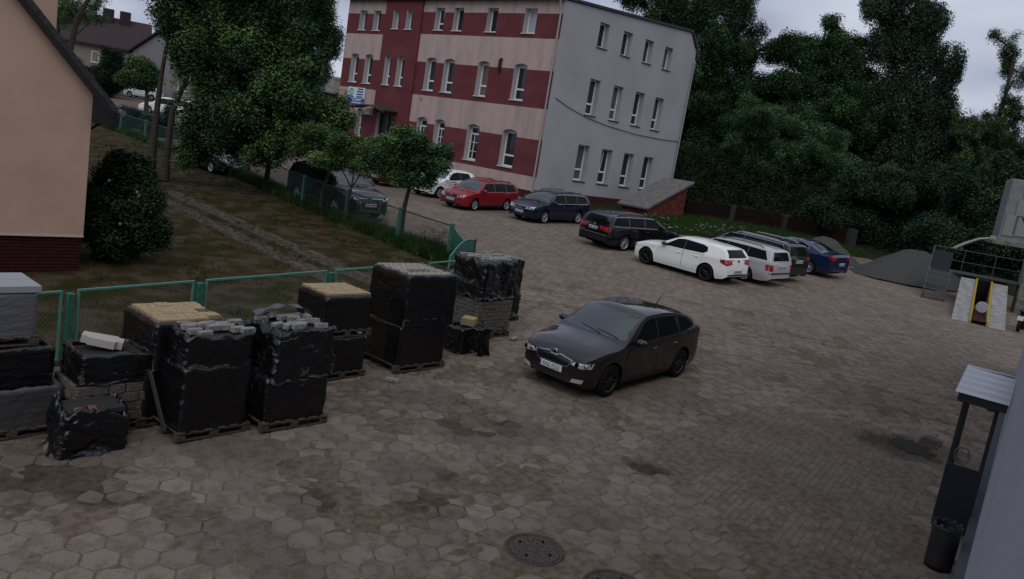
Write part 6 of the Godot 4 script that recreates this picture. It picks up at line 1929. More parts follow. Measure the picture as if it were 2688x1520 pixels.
	for k in 9:
		var a := r.randf() * TAU
		var d := Vector3(cos(a), 0, sin(a))
		var p := d * r.randf() * 0.05
		var h := r.randf_range(0.1, 0.24)
		var s := d.cross(UP) * 0.008
		tuft.tri(p - s, p + s, p + d * h * 0.5 + UP * h)
	var xf := []
	var cs := []
	var tm := tuft.mesh()
	var P := [Vector2(-2.0, -25.2), Vector2(-4.1, -27.1), Vector2(-8.85, -32.3), Vector2(-14.2, -39.0), Vector2(-29.7, -55.1)]
	for k in 9000:
		var f := pow(r.randf(), 1.7) * 4.0
		var i := mini(int(f), 3)
		var q: Vector2 = P[i].lerp(P[i + 1], f - i) + Vector2(r.randfn(0, 0.22) + 0.2, r.randfn(0, 0.22) - 0.2)
		var s := r.randf_range(0.7, 2.1)
		xf.append(Transform3D(Basis(UP, r.randf() * TAU).scaled(Vector3(s, s, s)), G(q.x, q.y)))
		cs.append(L(0.02, 0.05, 0.014).lerp(L(0.055, 0.1, 0.03), r.randf()))
	var lawn := [Vector2(6.6, -46.6), Vector2(8.2, -43.3), Vector2(14, -45.6), Vector2(19.5, -46.1), Vector2(21, -50), Vector2(17, -55.5), Vector2(10.6, -55.5), Vector2(7.4, -51.0)]
	for k in 9000:
		var q := Vector2(r.randf_range(6.5, 21), r.randf_range(-56, -43))
		if not in_poly(lawn, q.x, q.y): continue
		var s := r.randf_range(0.7, 1.4)
		xf.append(Transform3D(Basis(UP, r.randf() * TAU).scaled(Vector3(s, s, s)), G(q.x, q.y)))
		cs.append(L(0.02, 0.045, 0.012).lerp(L(0.045, 0.08, 0.022), r.randf()))
	var gardn := [Vector2(-9.6, -18.0), Vector2(-6.6, -12.6), Vector2(-2.9, -17.4), Vector2(-2.2, -24.0), Vector2(-8.85, -31.8), Vector2(-22, -46), Vector2(-26, -44)]
	for k in 16000:
		var q := Vector2(r.randf_range(-26, -2), r.randf_range(-46, -12))
		if not in_poly(gardn, q.x, q.y) or nz.get_noise_2d(q.x * 1.3, q.y * 1.3) < 0.05: continue
		var s := r.randf_range(0.25, 0.75)
		xf.append(Transform3D(Basis(UP, r.randf() * TAU).scaled(Vector3(s, s, s)), G(q.x, q.y, -0.01)))
		cs.append(L(0.02, 0.032, 0.006).lerp(L(0.05, 0.05, 0.014), r.randf()))
	many("grass", tm, leaf_mat("grass_blades"), xf, cs)
	# daisies on the lawn
	var dm := MB.new()
	dm.lathe([Vector2(0, 0.2), Vector2(0.05, 0.2), Vector2(0.055, 0.19), Vector2(0.0, 0.17)], 6)
	xf = []
	for k in 260:
		var q := Vector2(r.randf_range(7.2, 14), r.randf_range(-52, -44))
		if not in_poly(lawn, q.x, q.y) or nz.get_noise_2d(q.x * 0.9, q.y * 0.9) < -0.05: continue
		xf.append(Transform3D(Basis(), G(q.x, q.y)))
	many("daisies", dm.mesh(), M("daisy_white", L(0.5, 0.5, 0.48), 0.8), xf, [])
	# weeds by the fence and leaves of bush roses
	xf = []
	cs = []
	for q in [Vector2(-3.0, -26.3), Vector2(-2.75, -26.0), Vector2(-4.9, -28.3), Vector2(-2.4, -25.6)]:
		for k in 26:
			xf.append(Transform3D(Basis(UP, r.randf() * TAU).scaled(Vector3.ONE * r.randf_range(0.5, 0.9)), G(q.x + r.randfn(0, 0.13), q.y + r.randfn(0, 0.13), r.randf() * 0.9)))
			cs.append(L(0.025, 0.045, 0.016).lerp(L(0.05, 0.07, 0.03), r.randf()))
	many("weeds", leaf_clump("needle", 1), leaf_mat("leaves"), xf, cs)
# ---------- pallets of paving ----------
func film(w: float, d: float, y0: float, y1: float, wild: float, seed_: int, sag := 0.0, lip := true) -> MB:
	# stretch film round a load; local centre at the middle of its foot
	var fn := FastNoiseLite.new()
	fn.seed = seed_; fn.frequency = 1.0; fn.fractal_octaves = 3
	var rows := []
	var N := 112
	var R := 30
	var per := []
	var rad := 0.07
	for k in N:
		# walk the rounded rectangle evenly by angle-ish parameter
		var t := k / float(N) * 4.0
		var side := int(t)
		var f := (t - side) * 2.0 - 1.0
		var q := Vector2()
		if side == 0: q = Vector2(f, 1)
		elif side == 1: q = Vector2(1, -f)
		elif side == 2: q = Vector2(-f, -1)
		else: q = Vector2(-1, f)
		per.append(q)
	for i in R + 1:
		var v := i / float(R)
		var y := lerpf(y0, y1, v)
		var line := PackedVector3Array()
		for q in per:
			var hx := w * 0.5
			var hz := d * 0.5
			var p := Vector2(q.x * hx, q.y * hz)
			# round the corners
			var c := Vector2(clampf(p.x, -hx + rad, hx - rad), clampf(p.y, -hz + rad, hz - rad))
			var o := p - c
			if o.length() > rad: p = c + o.normalized() * rad
			var n := p.normalized()
			var big := fn.get_noise_3d(p.x * 1.5, y * 1.8, p.y * 1.5) * 0.035 * wild
			var fold := fn.get_noise_3d(p.x * 2.2 + 9, y * 13.0, p.y * 2.2) * 0.012 * (0.4 + wild * 0.6)
			var dia := absf(fn.get_noise_3d(p.x * 5 + y * 4.0, y * 9.0 - p.x * 2.0, p.y * 5 + 30)) * -0.016 * wild
			var fine := fn.get_noise_3d(p.x * 9, y * 34.0, p.y * 9) * 0.005
			var e := big + fold + fine + dia
			if v > 0.93: e -= (v - 0.93) * 0.35
			if v < 0.06: e += (0.06 - v) * 0.25 * wild
			var yy: float = y + (fn.get_noise_2d(p.x * 3 + 5, p.y * 3) * 0.05 * wild if v > 0.85 or v < 0.1 else 0.0) - sag * v * (0.5 + 0.5 * q.x)
			line.append(Vector3(p.x + n.x * e, yy, p.y + n.y * e))
		rows.append(line)
	if lip:
		var lastr: PackedVector3Array = rows[R]
		for step in 3:
			var line := PackedVector3Array()
			for k in N:
				var p := lastr[k]
				var s := [0.95, 0.88, 0.85][step] as float
				line.append(Vector3(p.x * s, p.y + [0.012, 0.0, -0.05][step] + 0.02 * wild * fn.get_noise_2d(k * 0.4, step * 3.0), p.z * s))
			rows.append(line)
	var m := MB.new()
	m.grid(rows, true, false)
	return m

func wood_pallet(t: Node3D, y: float, w: float, d: float) -> void:
	var wm := MT("pallet_wood", L(0.04, 0.034, 0.026), L(0.075, 0.064, 0.05), L(0.12, 0.104, 0.084), Vector3(0.4, 0.4, 0.4), 0.9, 0.02, 0.1, 0.3)
	var deck := MB.new()
	deck.cbox(V(0, y + 0.1, d * 0.5 - 0.06), V(w, 0.02, 0.1), 0.004)
	var p := obj("pallet", deck, wm, t)
	for i in [-1, 0, 1]:
		for j in [-1, 1]:
			var b := MB.new()
			b.cbox(V(i * (w * 0.5 - 0.06), y + 0.057, j * (d * 0.5 - 0.06)), V(0.12, 0.068, 0.11), 0.004)
			obj("block", b, wm, p)
	for j in [-1, 0, 1]:
		var m := MB.new()
		m.cbox(V(0, y + 0.012, j * (d * 0.5 - 0.06)), V(w, 0.022, 0.1), 0.004)
		obj("board", m, wm, p)
	for i in 6:
		var m := MB.new()
		m.cbox(V(-w * 0.5 + 0.06 + (w - 0.12) * i / 5.0, y + 0.12, 0), V(0.105, 0.022, d + rnd(-0.02, 0.04)), 0.004)
		obj("board", m, wm, p)

func pack(label: String, F: Vector2, y: float, w: float, d: float, h: float, o: Dictionary) -> Node3D:
	# F: ground point of the front left corner; y: height above ground it stands at
	var C := Vector3(F.x, 0, F.y) + DR * w * 0.5 + DL * d * 0.5
	var bas := Basis(UP, o.get("turn", 0.0)) * Basis(DR, UP, -DL)
	var t := thing(o.get("called", "pallet_load"), label, "pallet", GV(C, y), bas, o.get("group", "pallet loads of paving along the fence"))
	var black := film_mat()
	var y0 := 0.0
	if o.get("pallet", true):
		wood_pallet(t, 0.0, w, d)
		y0 = 0.135
	var sd: int = o.get("seed", 1)
	var bw: float = w - 0.05
	var bd: float = d - 0.05
	if o.has("film"):
		var ft := MB.new()
		var fx := 0.07 if y > 0.2 and sd != 16 and sd != 5 else 0.0
		obj("wrap", film(bw + fx, bd + fx, (-0.015 if y > 0.2 and sd != 16 and sd != 5 else 0.075) if o.get("pallet", true) else 0.0, h, o.film, sd, o.get("sag", 0.0)), o.get("mat", black), t)
		var cap := MB.new()
		cap.box(V(0, h - 0.075, 0), V(bw - 0.12, 0.06, bd - 0.12))
		obj("load", cap, o.get("core", M("load_dark", L(0.04, 0.038, 0.036), 0.9)), t)
	var gm := MT("brick_grey", L(0.16, 0.153, 0.145), L(0.235, 0.228, 0.215), L(0.31, 0.3, 0.285), Vector3(0.6, 0.6, 0.6), 0.9, 0.02, 0.12, 0.15)
	var tanm := MT("brick_tan", L(0.27, 0.205, 0.12), L(0.35, 0.265, 0.155), L(0.41, 0.315, 0.19), Vector3(0.8, 0.8, 0.8), 0.9, 0.02, 0.12, 0.12)
	var r := RandomNumberGenerator.new()
	r.seed = sd * 13 + 3
	match o.get("top", ""):
		"tan":
			# slabs of two sizes in rows
			var z := -bd * 0.5 + 0.05
			var row := 0
			while z < bd * 0.5 - 0.1:
				var dz := minf(0.2, bd * 0.5 - 0.03 - z)
				var x := -bw * 0.5 + 0.04
				while x < bw * 0.5 - 0.06:
					var dx: float = [0.2, 0.3, 0.2, 0.1][r.randi() % 4]
					dx = minf(dx, bw * 0.5 - 0.03 - x)
					if not (o.get("missing", false) and row > 1 and x > bw * 0.18 and r.randf() < 0.5):
						var m := MB.new()
						m.cbox(V(x + dx * 0.5, h + 0.012 + r.randf_range(-0.006, 0.006), z + dz * 0.5), V(dx - 0.008, 0.07, dz - 0.008), 0.005, Basis(UP, r.randf_range(-0.01, 0.01)))
						obj("paving_brick", m, tanm, t)
					x += dx
				z += dz
				row += 1
		"grey":
			var z := -bd * 0.5 + 0.09
			var row := 0
			while z < bd * 0.5 - 0.06:
				var x := -bw * 0.5 + 0.08 + (0.1 if row % 2 else 0.0)
				while x < bw * 0.5 - 0.1:
					if r.randf() > o.get("holes", 0.15):
						var m := MB.new()
						m.cbox(V(x + 0.09, h + 0.012 + r.randf_range(-0.02, 0.025), z), V(0.19, 0.08, 0.092), 0.007, Basis(UP, r.randfn(0, o.get("mess", 0.05))) * Basis(Vector3.RIGHT, r.randfn(0, o.get("mess", 0.05) * 0.6)))
						obj("paving_brick", m, gm, t)
					x += 0.2
				z += 0.1
				row += 1
		"holes":
			# grass-paver blocks with oval openings
			var px := 0.142
			var pz := 0.112
			for j in 9:
				for i in 8:
					var c := V(-bw * 0.5 + 0.1 + i * px + (px * 0.5 if j % 2 else 0.0), h, -bd * 0.5 + 0.07 + j * pz)
					if c.x > bw * 0.5 - 0.07 or c.z > bd * 0.5 - 0.05: continue
					if Vector2((c.x + 0.05) / 0.3, (c.z - 0.17) / 0.16).length() < 1.0: continue
					var m := MB.new()
					var S := 14
					for k in S:
						var a0 := TAU * k / S
						var a1 := TAU * (k + 1) / S
						var f := func(a: float, rx: float, rz: float, yy: float) -> Vector3: return c + V(cos(a) * rx, yy, sin(a) * rz)
						var q := [f.call(a0, 0.046, 0.03, 0.02), f.call(a1, 0.046, 0.03, 0.02), f.call(a1, 0.075, 0.06, 0.02), f.call(a0, 0.075, 0.06, 0.02)]
						m.quad_out(q[0], q[1], q[2], q[3], c - UP)
						m.quad_out(q[2], q[3], f.call(a0, 0.076, 0.061, -0.06), f.call(a1, 0.076, 0.061, -0.06), c)
						m.quad_out(q[0], q[1], f.call(a1, 0.044, 0.028, -0.06), f.call(a0, 0.044, 0.028, -0.06), c + V(cos(a0), 0, sin(a0)))
					obj("grass_paver", m, MT("brick_pale", L(0.25, 0.235, 0.2), L(0.34, 0.32, 0.27), L(0.4, 0.38, 0.33), Vector3(0.6, 0.6, 0.6), 0.9, 0.02, 0.12, 0.1), t)
	if o.get("bare", false):
		# exposed courses
		var core := MB.new()
		core.box(V(0, (y0 + h) * 0.5, 0), V(bw - 0.1, h - y0 - 0.02, bd - 0.1))
		obj("load", core, M("load_dark", L(0.04, 0.038, 0.036), 0.9), t)
		var yy := y0 + 0.005
		var row := 0
		var bh: float = o.get("bh", 0.085)
		while yy < h - bh * 0.6:
			for side in 3:
				var ln := bw if side == 0 else bd
				var x := -ln * 0.5 + (0.0 if row % 2 else 0.0)
				while x < ln * 0.5 - 0.06:
					var dx := minf([0.2, 0.1, 0.2][r.randi() % 3] if o.get("mixed", true) else 0.2, ln * 0.5 - x)
					var c := V(x + dx * 0.5, yy + bh * 0.5, bd * 0.5 - 0.05)
					var bb := Basis()
					if side == 1: bb = Basis(UP, PI / 2)
					elif side == 2: bb = Basis(UP, -PI / 2)
					if side > 0: c = V(x + dx * 0.5, yy + bh * 0.5, bw * 0.5 - 0.05)
					var m := MB.new()
					m.cbox(bb * c + V(r.randf_range(-0.014, 0.014), 0, r.randf_range(-0.014, 0.014)), V(dx - 0.008, bh - 0.007, 0.1), 0.007, bb * Basis(UP, r.randf_range(-0.03, 0.03)))
					obj("paving_brick", m, o.get("brick", MT("brick_dull", L(0.075, 0.068, 0.06), L(0.115, 0.106, 0.095), L(0.16, 0.15, 0.135), Vector3(0.5, 0.5, 0.5), 0.92, 0.02, 0.12, 0.2)), t)
					x += dx
			yy += bh
			row += 1
	return t

func film_mat() -> StandardMaterial3D:
	if mats.has("black_film"): return mats["black_film"]
	var m := M("black_film", L(0.0048, 0.0048, 0.0054), 0.19, 0.0, 0.5)
	film_folds(m)
	return m
func film_folds(m: StandardMaterial3D) -> void:
	# fine creases running round the load
	m.uv1_triplanar = true
	m.uv1_scale = Vector3(0.5, 1.9, 0.5)
	relief(m, 0.03, 0.5, 512)

func pallets() -> void:
	var grey_film := M("clear_film", L(0.115, 0.115, 0.125), 0.22, 0.0, 0.6)
	var light_film := M("pale_film", L(0.055, 0.053, 0.053), 0.35, 0.0, 0.5)
	film_folds(grey_film)
	# far left: three loads on one another
	pack("lowest load of the leftmost stack, grey blocks under dusty clear film", Vector2(-6.17, -8.93), 0.0, 1.2, 0.8, 0.62, {"film": 0.5, "seed": 3, "mat": light_film})
	pack("middle load of the leftmost stack, wrapped tight in black film", Vector2(-6.3, -9.05), 0.62, 1.08, 0.8, 0.48, {"film": 0.35, "seed": 4})
	var ua := pack("top load of the leftmost stack, grey blocks in clear film", Vector2(-6.46, -9.02), 1.1, 1.05, 0.8, 0.68, {"film": 0.35, "seed": 5, "mat": grey_film})
	for k in 2:
		var m := MB.new()
		m.cbox(V(0.0, 0.725, 0.2 - 0.4 * k), V(1.04, 0.09, 0.37), 0.008)
		obj("kerb_slab", m, M("slab_pale", L(0.3, 0.31, 0.32), 0.85), ua)
	# second stack and the torn bag before it
	pack("low stack of bare grey blocks behind the torn black bag", Vector2(-5.17, -9.6), 0.0, 0.92, 0.8, 0.68, {"bare": true, "seed": 6, "bh": 0.13, "mixed": false})
	pack("black wrapped pack on the bare blocks, under the pale kerb block", Vector2(-5.14, -9.68), 0.69, 0.9, 0.75, 0.36, {"film": 0.8, "seed": 7})
	var kb := thing("kerb_block", "pale T-shaped kerb block lying tilted on the black pack", "block", GV(Vector3(-5.17, 0, -9.68) + DR * 0.42 + DL * 0.42, 1.12), Basis(UP, 0.35) * Basis(Vector3.BACK, -0.16))
	var km := MB.new()
	km.prism(PackedVector2Array([Vector2(-0.25, -0.09), Vector2(0.16, -0.15), Vector2(0.18, -0.1), Vector2(0.25, -0.1), Vector2(0.25, 0.1), Vector2(0.18, 0.1), Vector2(0.16, 0.15), Vector2(-0.16, 0.15), Vector2(-0.18, 0.1), Vector2(-0.25, 0.1)]), V(0, -0.05, 0), Vector3.RIGHT, Vector3.BACK, V(0, 0.1, 0))
	obj("block", km, M("kerb_pale", L(0.42, 0.39, 0.35), 0.85), kb)
	var bag := pack("crumpled torn black bag on the slabs, a brown brick showing", Vector2(-4.98, -9.0), 0.0, 0.86, 0.62, 0.6, {"film": 2.6, "seed": 8, "pallet": false, "called": "rubble_bag", "sag": 0.08})
	var bb := MB.new()
	bb.cbox(V(-0.12, 0.53, 0.2), V(0.26, 0.1, 0.13), 0.01, Basis(UP, 0.1) * Basis(Vector3.RIGHT, 0.5))
	obj("brick", bb, M("brick_brown", L(0.15, 0.085, 0.055), 0.9), bag)
	# third: two doubles
	pack("lower black load of the third stack, hidden behind the front one", Vector2(-4.62, -10.2), 0.0, 1.0, 0.85, 0.78, {"film": 0.5, "seed": 9})
	pack("black load with a tan slab top behind the front grey-brick load", Vector2(-4.52, -10.28), 0.79, 1.05, 1.05, 0.62, {"film": 0.4, "seed": 10, "top": "tan", "missing": true})
	pack("big lower black load standing foremost, between bag and torn load", Vector2(-3.99, -9.92), 0.0, 1.06, 0.86, 0.97, {"film": 0.9, "seed": 11, "turn": 0.03})
	pack("upper black load with loose grey bricks on top, foremost", Vector2(-3.98, -10.03), 0.97, 0.95, 0.74, 0.42, {"film": 1.3, "seed": 12, "turn": -0.05, "top": "grey", "pallet": false, "holes": 0.16, "mess": 0.1})
	pack("lower black load under the torn load with broken bricks", Vector2(-3.08, -10.63), 0.0, 1.06, 0.9, 0.74, {"film": 1.1, "seed": 13, "turn": -0.03})
	pack("torn black load with broken grey bricks and film flaps on top", Vector2(-3.06, -10.72), 0.75, 1.0, 0.86, 0.68, {"film": 2.3, "seed": 14, "turn": 0.06, "top": "grey", "holes": 0.45, "mess": 0.3})
	# a flap of film over the torn load
	var C2 := Vector3(-3.06, 0, -10.72) + DR * 0.5 + DL * 0.43
	var fl := thing("film_flap", "loose strip of grey film thrown over the torn load", "film", GV(C2, 1.45), Basis(DR, UP, -DL))
	var fm := MB.new()
	var rows := []
	for i in 15:
		var f := i / 14.0
		var line := PackedVector3Array()
		for k in 5:
			var g := k / 4.0 - 0.5
			line.append(V(-0.45 + 1.02 * f, 0.06 + 0.12 * sin(PI * f) - (0.18 * maxf(f - 0.7, 0) / 0.3) + 0.02 * sin(f * 22 + k), -0.3 + 0.3 * f * f + g * 0.13))
		rows.append(line)
	fm.grid(rows)
	obj("film", fm, M("flap_film", L(0.06, 0.06, 0.07), 0.3), fl)
	# fourth: tan topped
	pack("lower black load under the tidy tan slabs", Vector2(-2.93, -12.95), 0.0, 0.96, 0.92, 0.72, {"film": 0.3, "seed": 15})
	pack("black load with a tidy full layer of tan slabs on top", Vector2(-2.95, -12.97), 0.73, 1.0, 0.95, 0.7, {"film": 0.25, "seed": 16, "top": "tan"})
	# fifth: grass pavers
	pack("lower tall black load under the grass pavers", Vector2(-1.82, -13.95), 0.0, 1.2, 1.05, 0.84, {"film": 0.4, "seed": 17})
	pack("black load topped with pale grass pavers with oval holes", Vector2(-1.79, -14.0), 0.85, 1.2, 1.1, 0.92, {"film": 0.45, "seed": 18, "top": "holes"})
	# sixth: small pack with a tan block
	pack("small low black pack with a yellowish block, right of the grass pavers", Vector2(-0.84, -15.7), 0.0, 0.96, 0.62, 0.5, {"film": 0.9, "seed": 19, "pallet": false})
	var yb := thing("concrete_block", "yellowish square block lying on the small low pack", "block", GV(Vector3(-0.84, 0, -15.7) + DR * 0.5 + DL * 0.34, 0.58), Basis(UP, 0.5) * Basis(DR, UP, -DL))
	var ym := MB.new()
	ym.cbox(V(0, 0, 0), V(0.3, 0.16, 0.28), 0.012)
	obj("block", ym, M("block_yellow", L(0.33, 0.26, 0.14), 0.9), yb)
	var rag := thing("film_rag", "torn end of black film hanging to the ground before the small pack", "film", GV(Vector3(-0.84, 0, -15.7) + DR * 0.42 - DL * 0.05, 0.0), Basis(DR, UP, -DL))
	var rm := MB.new()
	rows = []
	for i in 9:
		var f := i / 8.0
		var line := PackedVector3Array()
		for k in 7:
			var g := k / 6.0 - 0.5
			line.append(V(g * (0.1 + 0.3 * f) + 0.06 * f, 0.46 * (1 - f) + 0.012, 0.06 + 0.1 * f + 0.035 * sin(k * 2.1 + f * 3)))
		rows.append(line)
	rm.grid(rows)
	obj("film", rm, film_mat(), rag)
	# seventh and eighth
	pack("stack of bare grey bricks under the ragged black load, last in the row", Vector2(-0.63, -16.95), 0.0, 1.1, 0.9, 0.84, {"bare": true, "seed": 20})
	pack("ragged black load with scattered grey bricks on the bare brick stack", Vector2(-0.66, -16.98), 0.85, 1.12, 0.95, 0.82, {"film": 1.9, "seed": 21, "turn": 0.07, "top": "grey", "holes": 0.12, "mess": 0.12, "pallet": false})
	pack("bulging torn black bag load at the far right end of the row", Vector2(-0.35, -18.6), 0.0, 0.95, 0.85, 1.45, {"film": 2.2, "seed": 22, "top": "grey", "holes": 0.3, "mess": 0.2})
	# loose pieces by the stacks
	var bits := [[Vector2(-1.8, -13.6), 0.25, 0.0, "pale broken slab lying before the grass paver stack"], [Vector2(0.22, -17.5), 0.2, 1.0, "loose brick leaning by the bare brick stack"]]
	for b in bits:
		var bt := thing("loose_brick", b[3], "brick", G(b[0].x, b[0].y, 0.035), Basis(UP, b[2]), "loose bricks on the paving")
		var m := MB.new()
		m.cbox(V(0, 0, 0), V(b[1], 0.06, 0.11), 0.008)
		obj("brick", m, MT("brick_grey"), bt)
	var st := thing("timber_board", "grey timber board leaning on the left side of the foremost load", "board", GV(Vector3(-3.99, 0, -9.92) + DL * 0.35 - DR * 0.12, 0.5), Basis(DR, UP, -DL) * Basis(Vector3.RIGHT, -0.5) * Basis(Vector3.BACK, 0.1))
	var sm := MB.new()
	sm.cbox(V(0, 0, 0), V(0.022, 0.8, 0.09), 0.005)
	obj("board", sm, M("board_weathered", L(0.05, 0.048, 0.045), 0.8), st)

# ---------- right-hand side ----------
func right_side() -> void:
	# vehicle ramp
	var o := Vector3(16.094, 0, -29.662)
	var upd := Vector3(0.473, 0, -0.881)
	var pr := Vector3(0.881, 0, 0.473)
	var t := thing("vehicle_ramp", "inspection ramp of two white concrete tracks with yellow edges", "ramp", Vector3.ZERO)
	var conc := MT("ramp_concrete", L(0.2, 0.198, 0.19), L(0.25, 0.247, 0.24), L(0.3, 0.297, 0.29), Vector3(2, 2, 2), 0.9, 0.012, 0.1, 0.12)
	var yel := M("yellow_paint", L(0.36, 0.25, 0.03), 0.7)
	var Ln := 5.73
	for k in 2:
		var w := 0.62
		var off := 0.0 if k == 0 else 1.12
		var a := GV(o + pr * (off + w * 0.5))
		var m := MB.new()
		m.prism(PackedVector2Array([Vector2(0, -0.25), Vector2(Ln + 1.1, -0.1), Vector2(Ln + 1.1, 1.26), Vector2(Ln, 1.25), Vector2(0, 0.02)]), a - pr * w * 0.5, upd, UP, pr * w)
		obj("track", m, conc, t)
		for s in [-1.0, 1.0]:
			if (k == 0 and s < 0) or (k == 1 and s > 0): continue
			var e := MB.new()
			e.tube([a + pr * s * (w * 0.5 - 0.03) + UP * 0.06, a + pr * s * (w * 0.5 - 0.03) + upd * Ln + UP * 1.29], [0.045, 0.045], 6)
			obj("edge", e, yel, t)
		var ee := MB.new()
		ee.cbox(a + upd * (Ln + 0.95) + UP * 1.29, Vector3(0.1, 0.07, w), 0.01, Basis(upd, UP, upd.cross(UP)))
		obj("edge", ee, yel, t)
	var pit := MB.new()
	var pa := GV(o + pr * 0.9)
	pit.box(pa + upd * 5.9 + UP * 0.55, Vector3(0.12, 1.4, 0.5), Basis(upd, UP, upd.cross(UP)))
	obj("back_plate", pit, M("pit_dark", L(0.012, 0.012, 0.015), 0.9), t)
	var pf := MB.new()
	pf.box(pa + upd * 2.9 + UP * 0.14, Vector3(5.7, 0.03, 0.48), Basis(upd, UP, upd.cross(UP)))
	obj("pit_floor", pf, M("pit_red", L(0.05, 0.025, 0.027), 0.9), t)
	# disc sign standing between the tracks
	var dt := thing("disc_sign", "round white disc on a short stand between the ramp tracks", "sign", GV(o + pr * 0.87 + upd * 0.35), Basis(upd, UP, upd.cross(UP)))
	var dm := MB.new()
	dm.lathe([Vector2(0, -0.012), Vector2(0.19, -0.012), Vector2(0.2, 0), Vector2(0.19, 0.012), Vector2(0, 0.012)], 28, Transform3D(Basis(Vector3.BACK, PI / 2 - 0.15), V(0, 0.62, 0)))
	obj("disc", dm, M("disc_white", L(0.5, 0.5, 0.52), 0.5), dt)
	var dp := MB.new()
	dp.tube([V(0.02, 0.0, 0), V(0.02, 0.5, 0)], [0.025, 0.025], 7)
	dp.cbox(V(0.02, 0.02, 0), V(0.25, 0.04, 0.3), 0.01)
	obj("stand", dp, M("stand_red", L(0.1, 0.025, 0.025), 0.7), dt)
	# steps and platform with railing left of the ramp
	var p := thing("steel_platform", "grey steel platform with steps and railing at the ramp head", "platform", Vector3.ZERO)
	var steel := M("steel_grey", L(0.07, 0.075, 0.078), 0.6, 0.2)
	var s0 := GV(o + upd * 4.4 - pr * 0.85)
	var bs := Basis(upd, UP, upd.cross(UP))
	for k in 5:
		var m := MB.new()
		m.cbox(s0 + upd * (0.26 * k) + UP * (0.2 + 0.22 * k), Vector3(0.24, 0.04, 0.75), 0.008, bs)
		obj("step", m, steel, p)
	for s in [-0.4, 0.4]:
		var m := MB.new()
		m.tube([s0 + pr * s + UP * 0.0, s0 + pr * s + upd * 1.3 + UP * 1.25], [0.04, 0.04], 6)
		obj("stringer", m, steel, p)
	var dk := MB.new()
	dk.cbox(s0 + upd * 2.1 + pr * 1.4 + UP * 1.2, Vector3(1.5, 0.06, 3.8), 0.01, bs)
	obj("deck", dk, M("deck_green", L(0.05, 0.06, 0.06), 0.7), p)
	var pl := MB.new()
	pl.box(s0 + upd * 1.45 - pr * 0.02 + UP * 1.62, Vector3(0.03, 0.78, 0.74), bs)
	obj("panel", pl, M("panel_grey", L(0.04, 0.047, 0.052), 0.7), p)
	var H := 2.15
	var rail := [s0 - pr * 0.42 + UP * 0.1, s0 - pr * 0.42 + upd * 0.1 + UP * 1.15, s0 - pr * 0.42 + upd * 1.4 + UP * H, s0 - pr * 0.42 + upd * 2.6 + UP * H, s0 + pr * 3.2 + upd * 2.6 + UP * H]
	var rm := MB.new()
	for k in rail.size() - 1: rm.tube([rail[k], rail[k + 1]], [0.017, 0.017], 7)
	rm.tube([rail[3] - UP * 0.5, rail[4] - UP * 0.5], [0.013, 0.013], 6)
	for q in [rail[2], rail[3], rail[3].lerp(rail[4], 0.33), rail[3].lerp(rail[4], 0.66), rail[4]]: rm.tube([q, q - UP * 0.95], [0.016, 0.016], 7)
	obj("railing", rm, steel, p)
	# pillar and raised cabinet
	var b := thing("raised_cabinet", "grey metal cabinet with panels raised on a concrete pillar, right edge", "cabinet", Vector3.ZERO)
	var c := GV(Vector3(20.9, 0, -33.9))
	var cbas := Basis(Vector3(0.93, 0, 0.37), UP, Vector3(-0.37, 0, 0.93))
	var pm := MB.new()
	pm.cbox(c + UP * 1.4 + Vector3(0.35, 0, 0.1), Vector3(0.95, 3.0, 0.7), 0.04, cbas)
	obj("pillar", pm, MT("pillar_concrete", L(0.1, 0.095, 0.085), L(0.15, 0.145, 0.13), L(0.19, 0.185, 0.17), Vector3(2, 2, 2), 0.9, 0.01, 0.1, 0.15), b)
	var base := Vector3(20.85, 4.2, -36.4)
	var cm := MB.new()
	cm.cbox(base + cbas * V(1.5, 1.42, -0.9), V(3.0, 2.72, 1.8), 0.03, cbas)
	var cab := obj("cabinet", cm, MT("cabinet_metal", L(0.15, 0.155, 0.155), L(0.175, 0.18, 0.18), L(0.195, 0.2, 0.2), Vector3(2, 2, 2), 0.6, 0.01, 0.1, 0.08), b)
	for q in [[0.95, 2.3, 0.8, 0.4], [0.7, 1.55, 0.55, 0.75], [0.35, 0.75, 0.5, 0.9], [0.75, 0.8, 0.55, 0.9], [1.3, 1.3, 0.35, 1.6]]:
		var m := MB.new()
		m.cbox(base + cbas * V(q[0], q[1], 0.02), V(q[2], q[3], 0.06), 0.012, cbas)
		obj("panel", m, M("cabinet_panel", L(0.2, 0.205, 0.205), 0.55), cab)
	var cw := MB.new()
	cw.tube([base + cbas * V(0.7, 1.2, 0.06), base + cbas * V(0.85, 1.0, 0.07), base + cbas * V(1.1, 0.92, 0.07), base + cbas * V(1.12, 0.2, 0.07)], [0.025, 0.025, 0.025, 0.025], 6)
	obj("cable", cw, M("black_rubber", L(0.012, 0.012, 0.013), 0.7), cab)
	var sl := MB.new()
	sl.cbox(base + cbas * V(1.4, -0.02, -0.6), V(3.3, 0.2, 2.3), 0.02, cbas)
	obj("slab", sl, mats["pillar_concrete"], b)
	var la := MB.new()
	la.tube([base + cbas * V(-0.2, 0.1, 0.2), base + cbas * V(-0.7, -0.02, 0.2), base + cbas * V(-1.2, -0.32, 0.2), base + cbas * V(-1.6, -0.62, 0.2)], [0.05, 0.06, 0.075, 0.07], 8)
	la.cbox(base + cbas * V(-0.2, 0.1, 0.2), V(0.25, 0.2, 0.2), 0.02, cbas)
	obj("lamp_arm", la, M("arm_grey", L(0.25, 0.26, 0.25), 0.5, 0.2), b)
	# dark machine by the pillar
	var mt := thing("scooter", "small dark scooter parked by the concrete pillar", "scooter", GV(Vector3(18.55, 0, -29.5)), Basis(UP, 0.9))
	var sm := MB.new()
	var wl := wheel_meshes(0.22, "five")
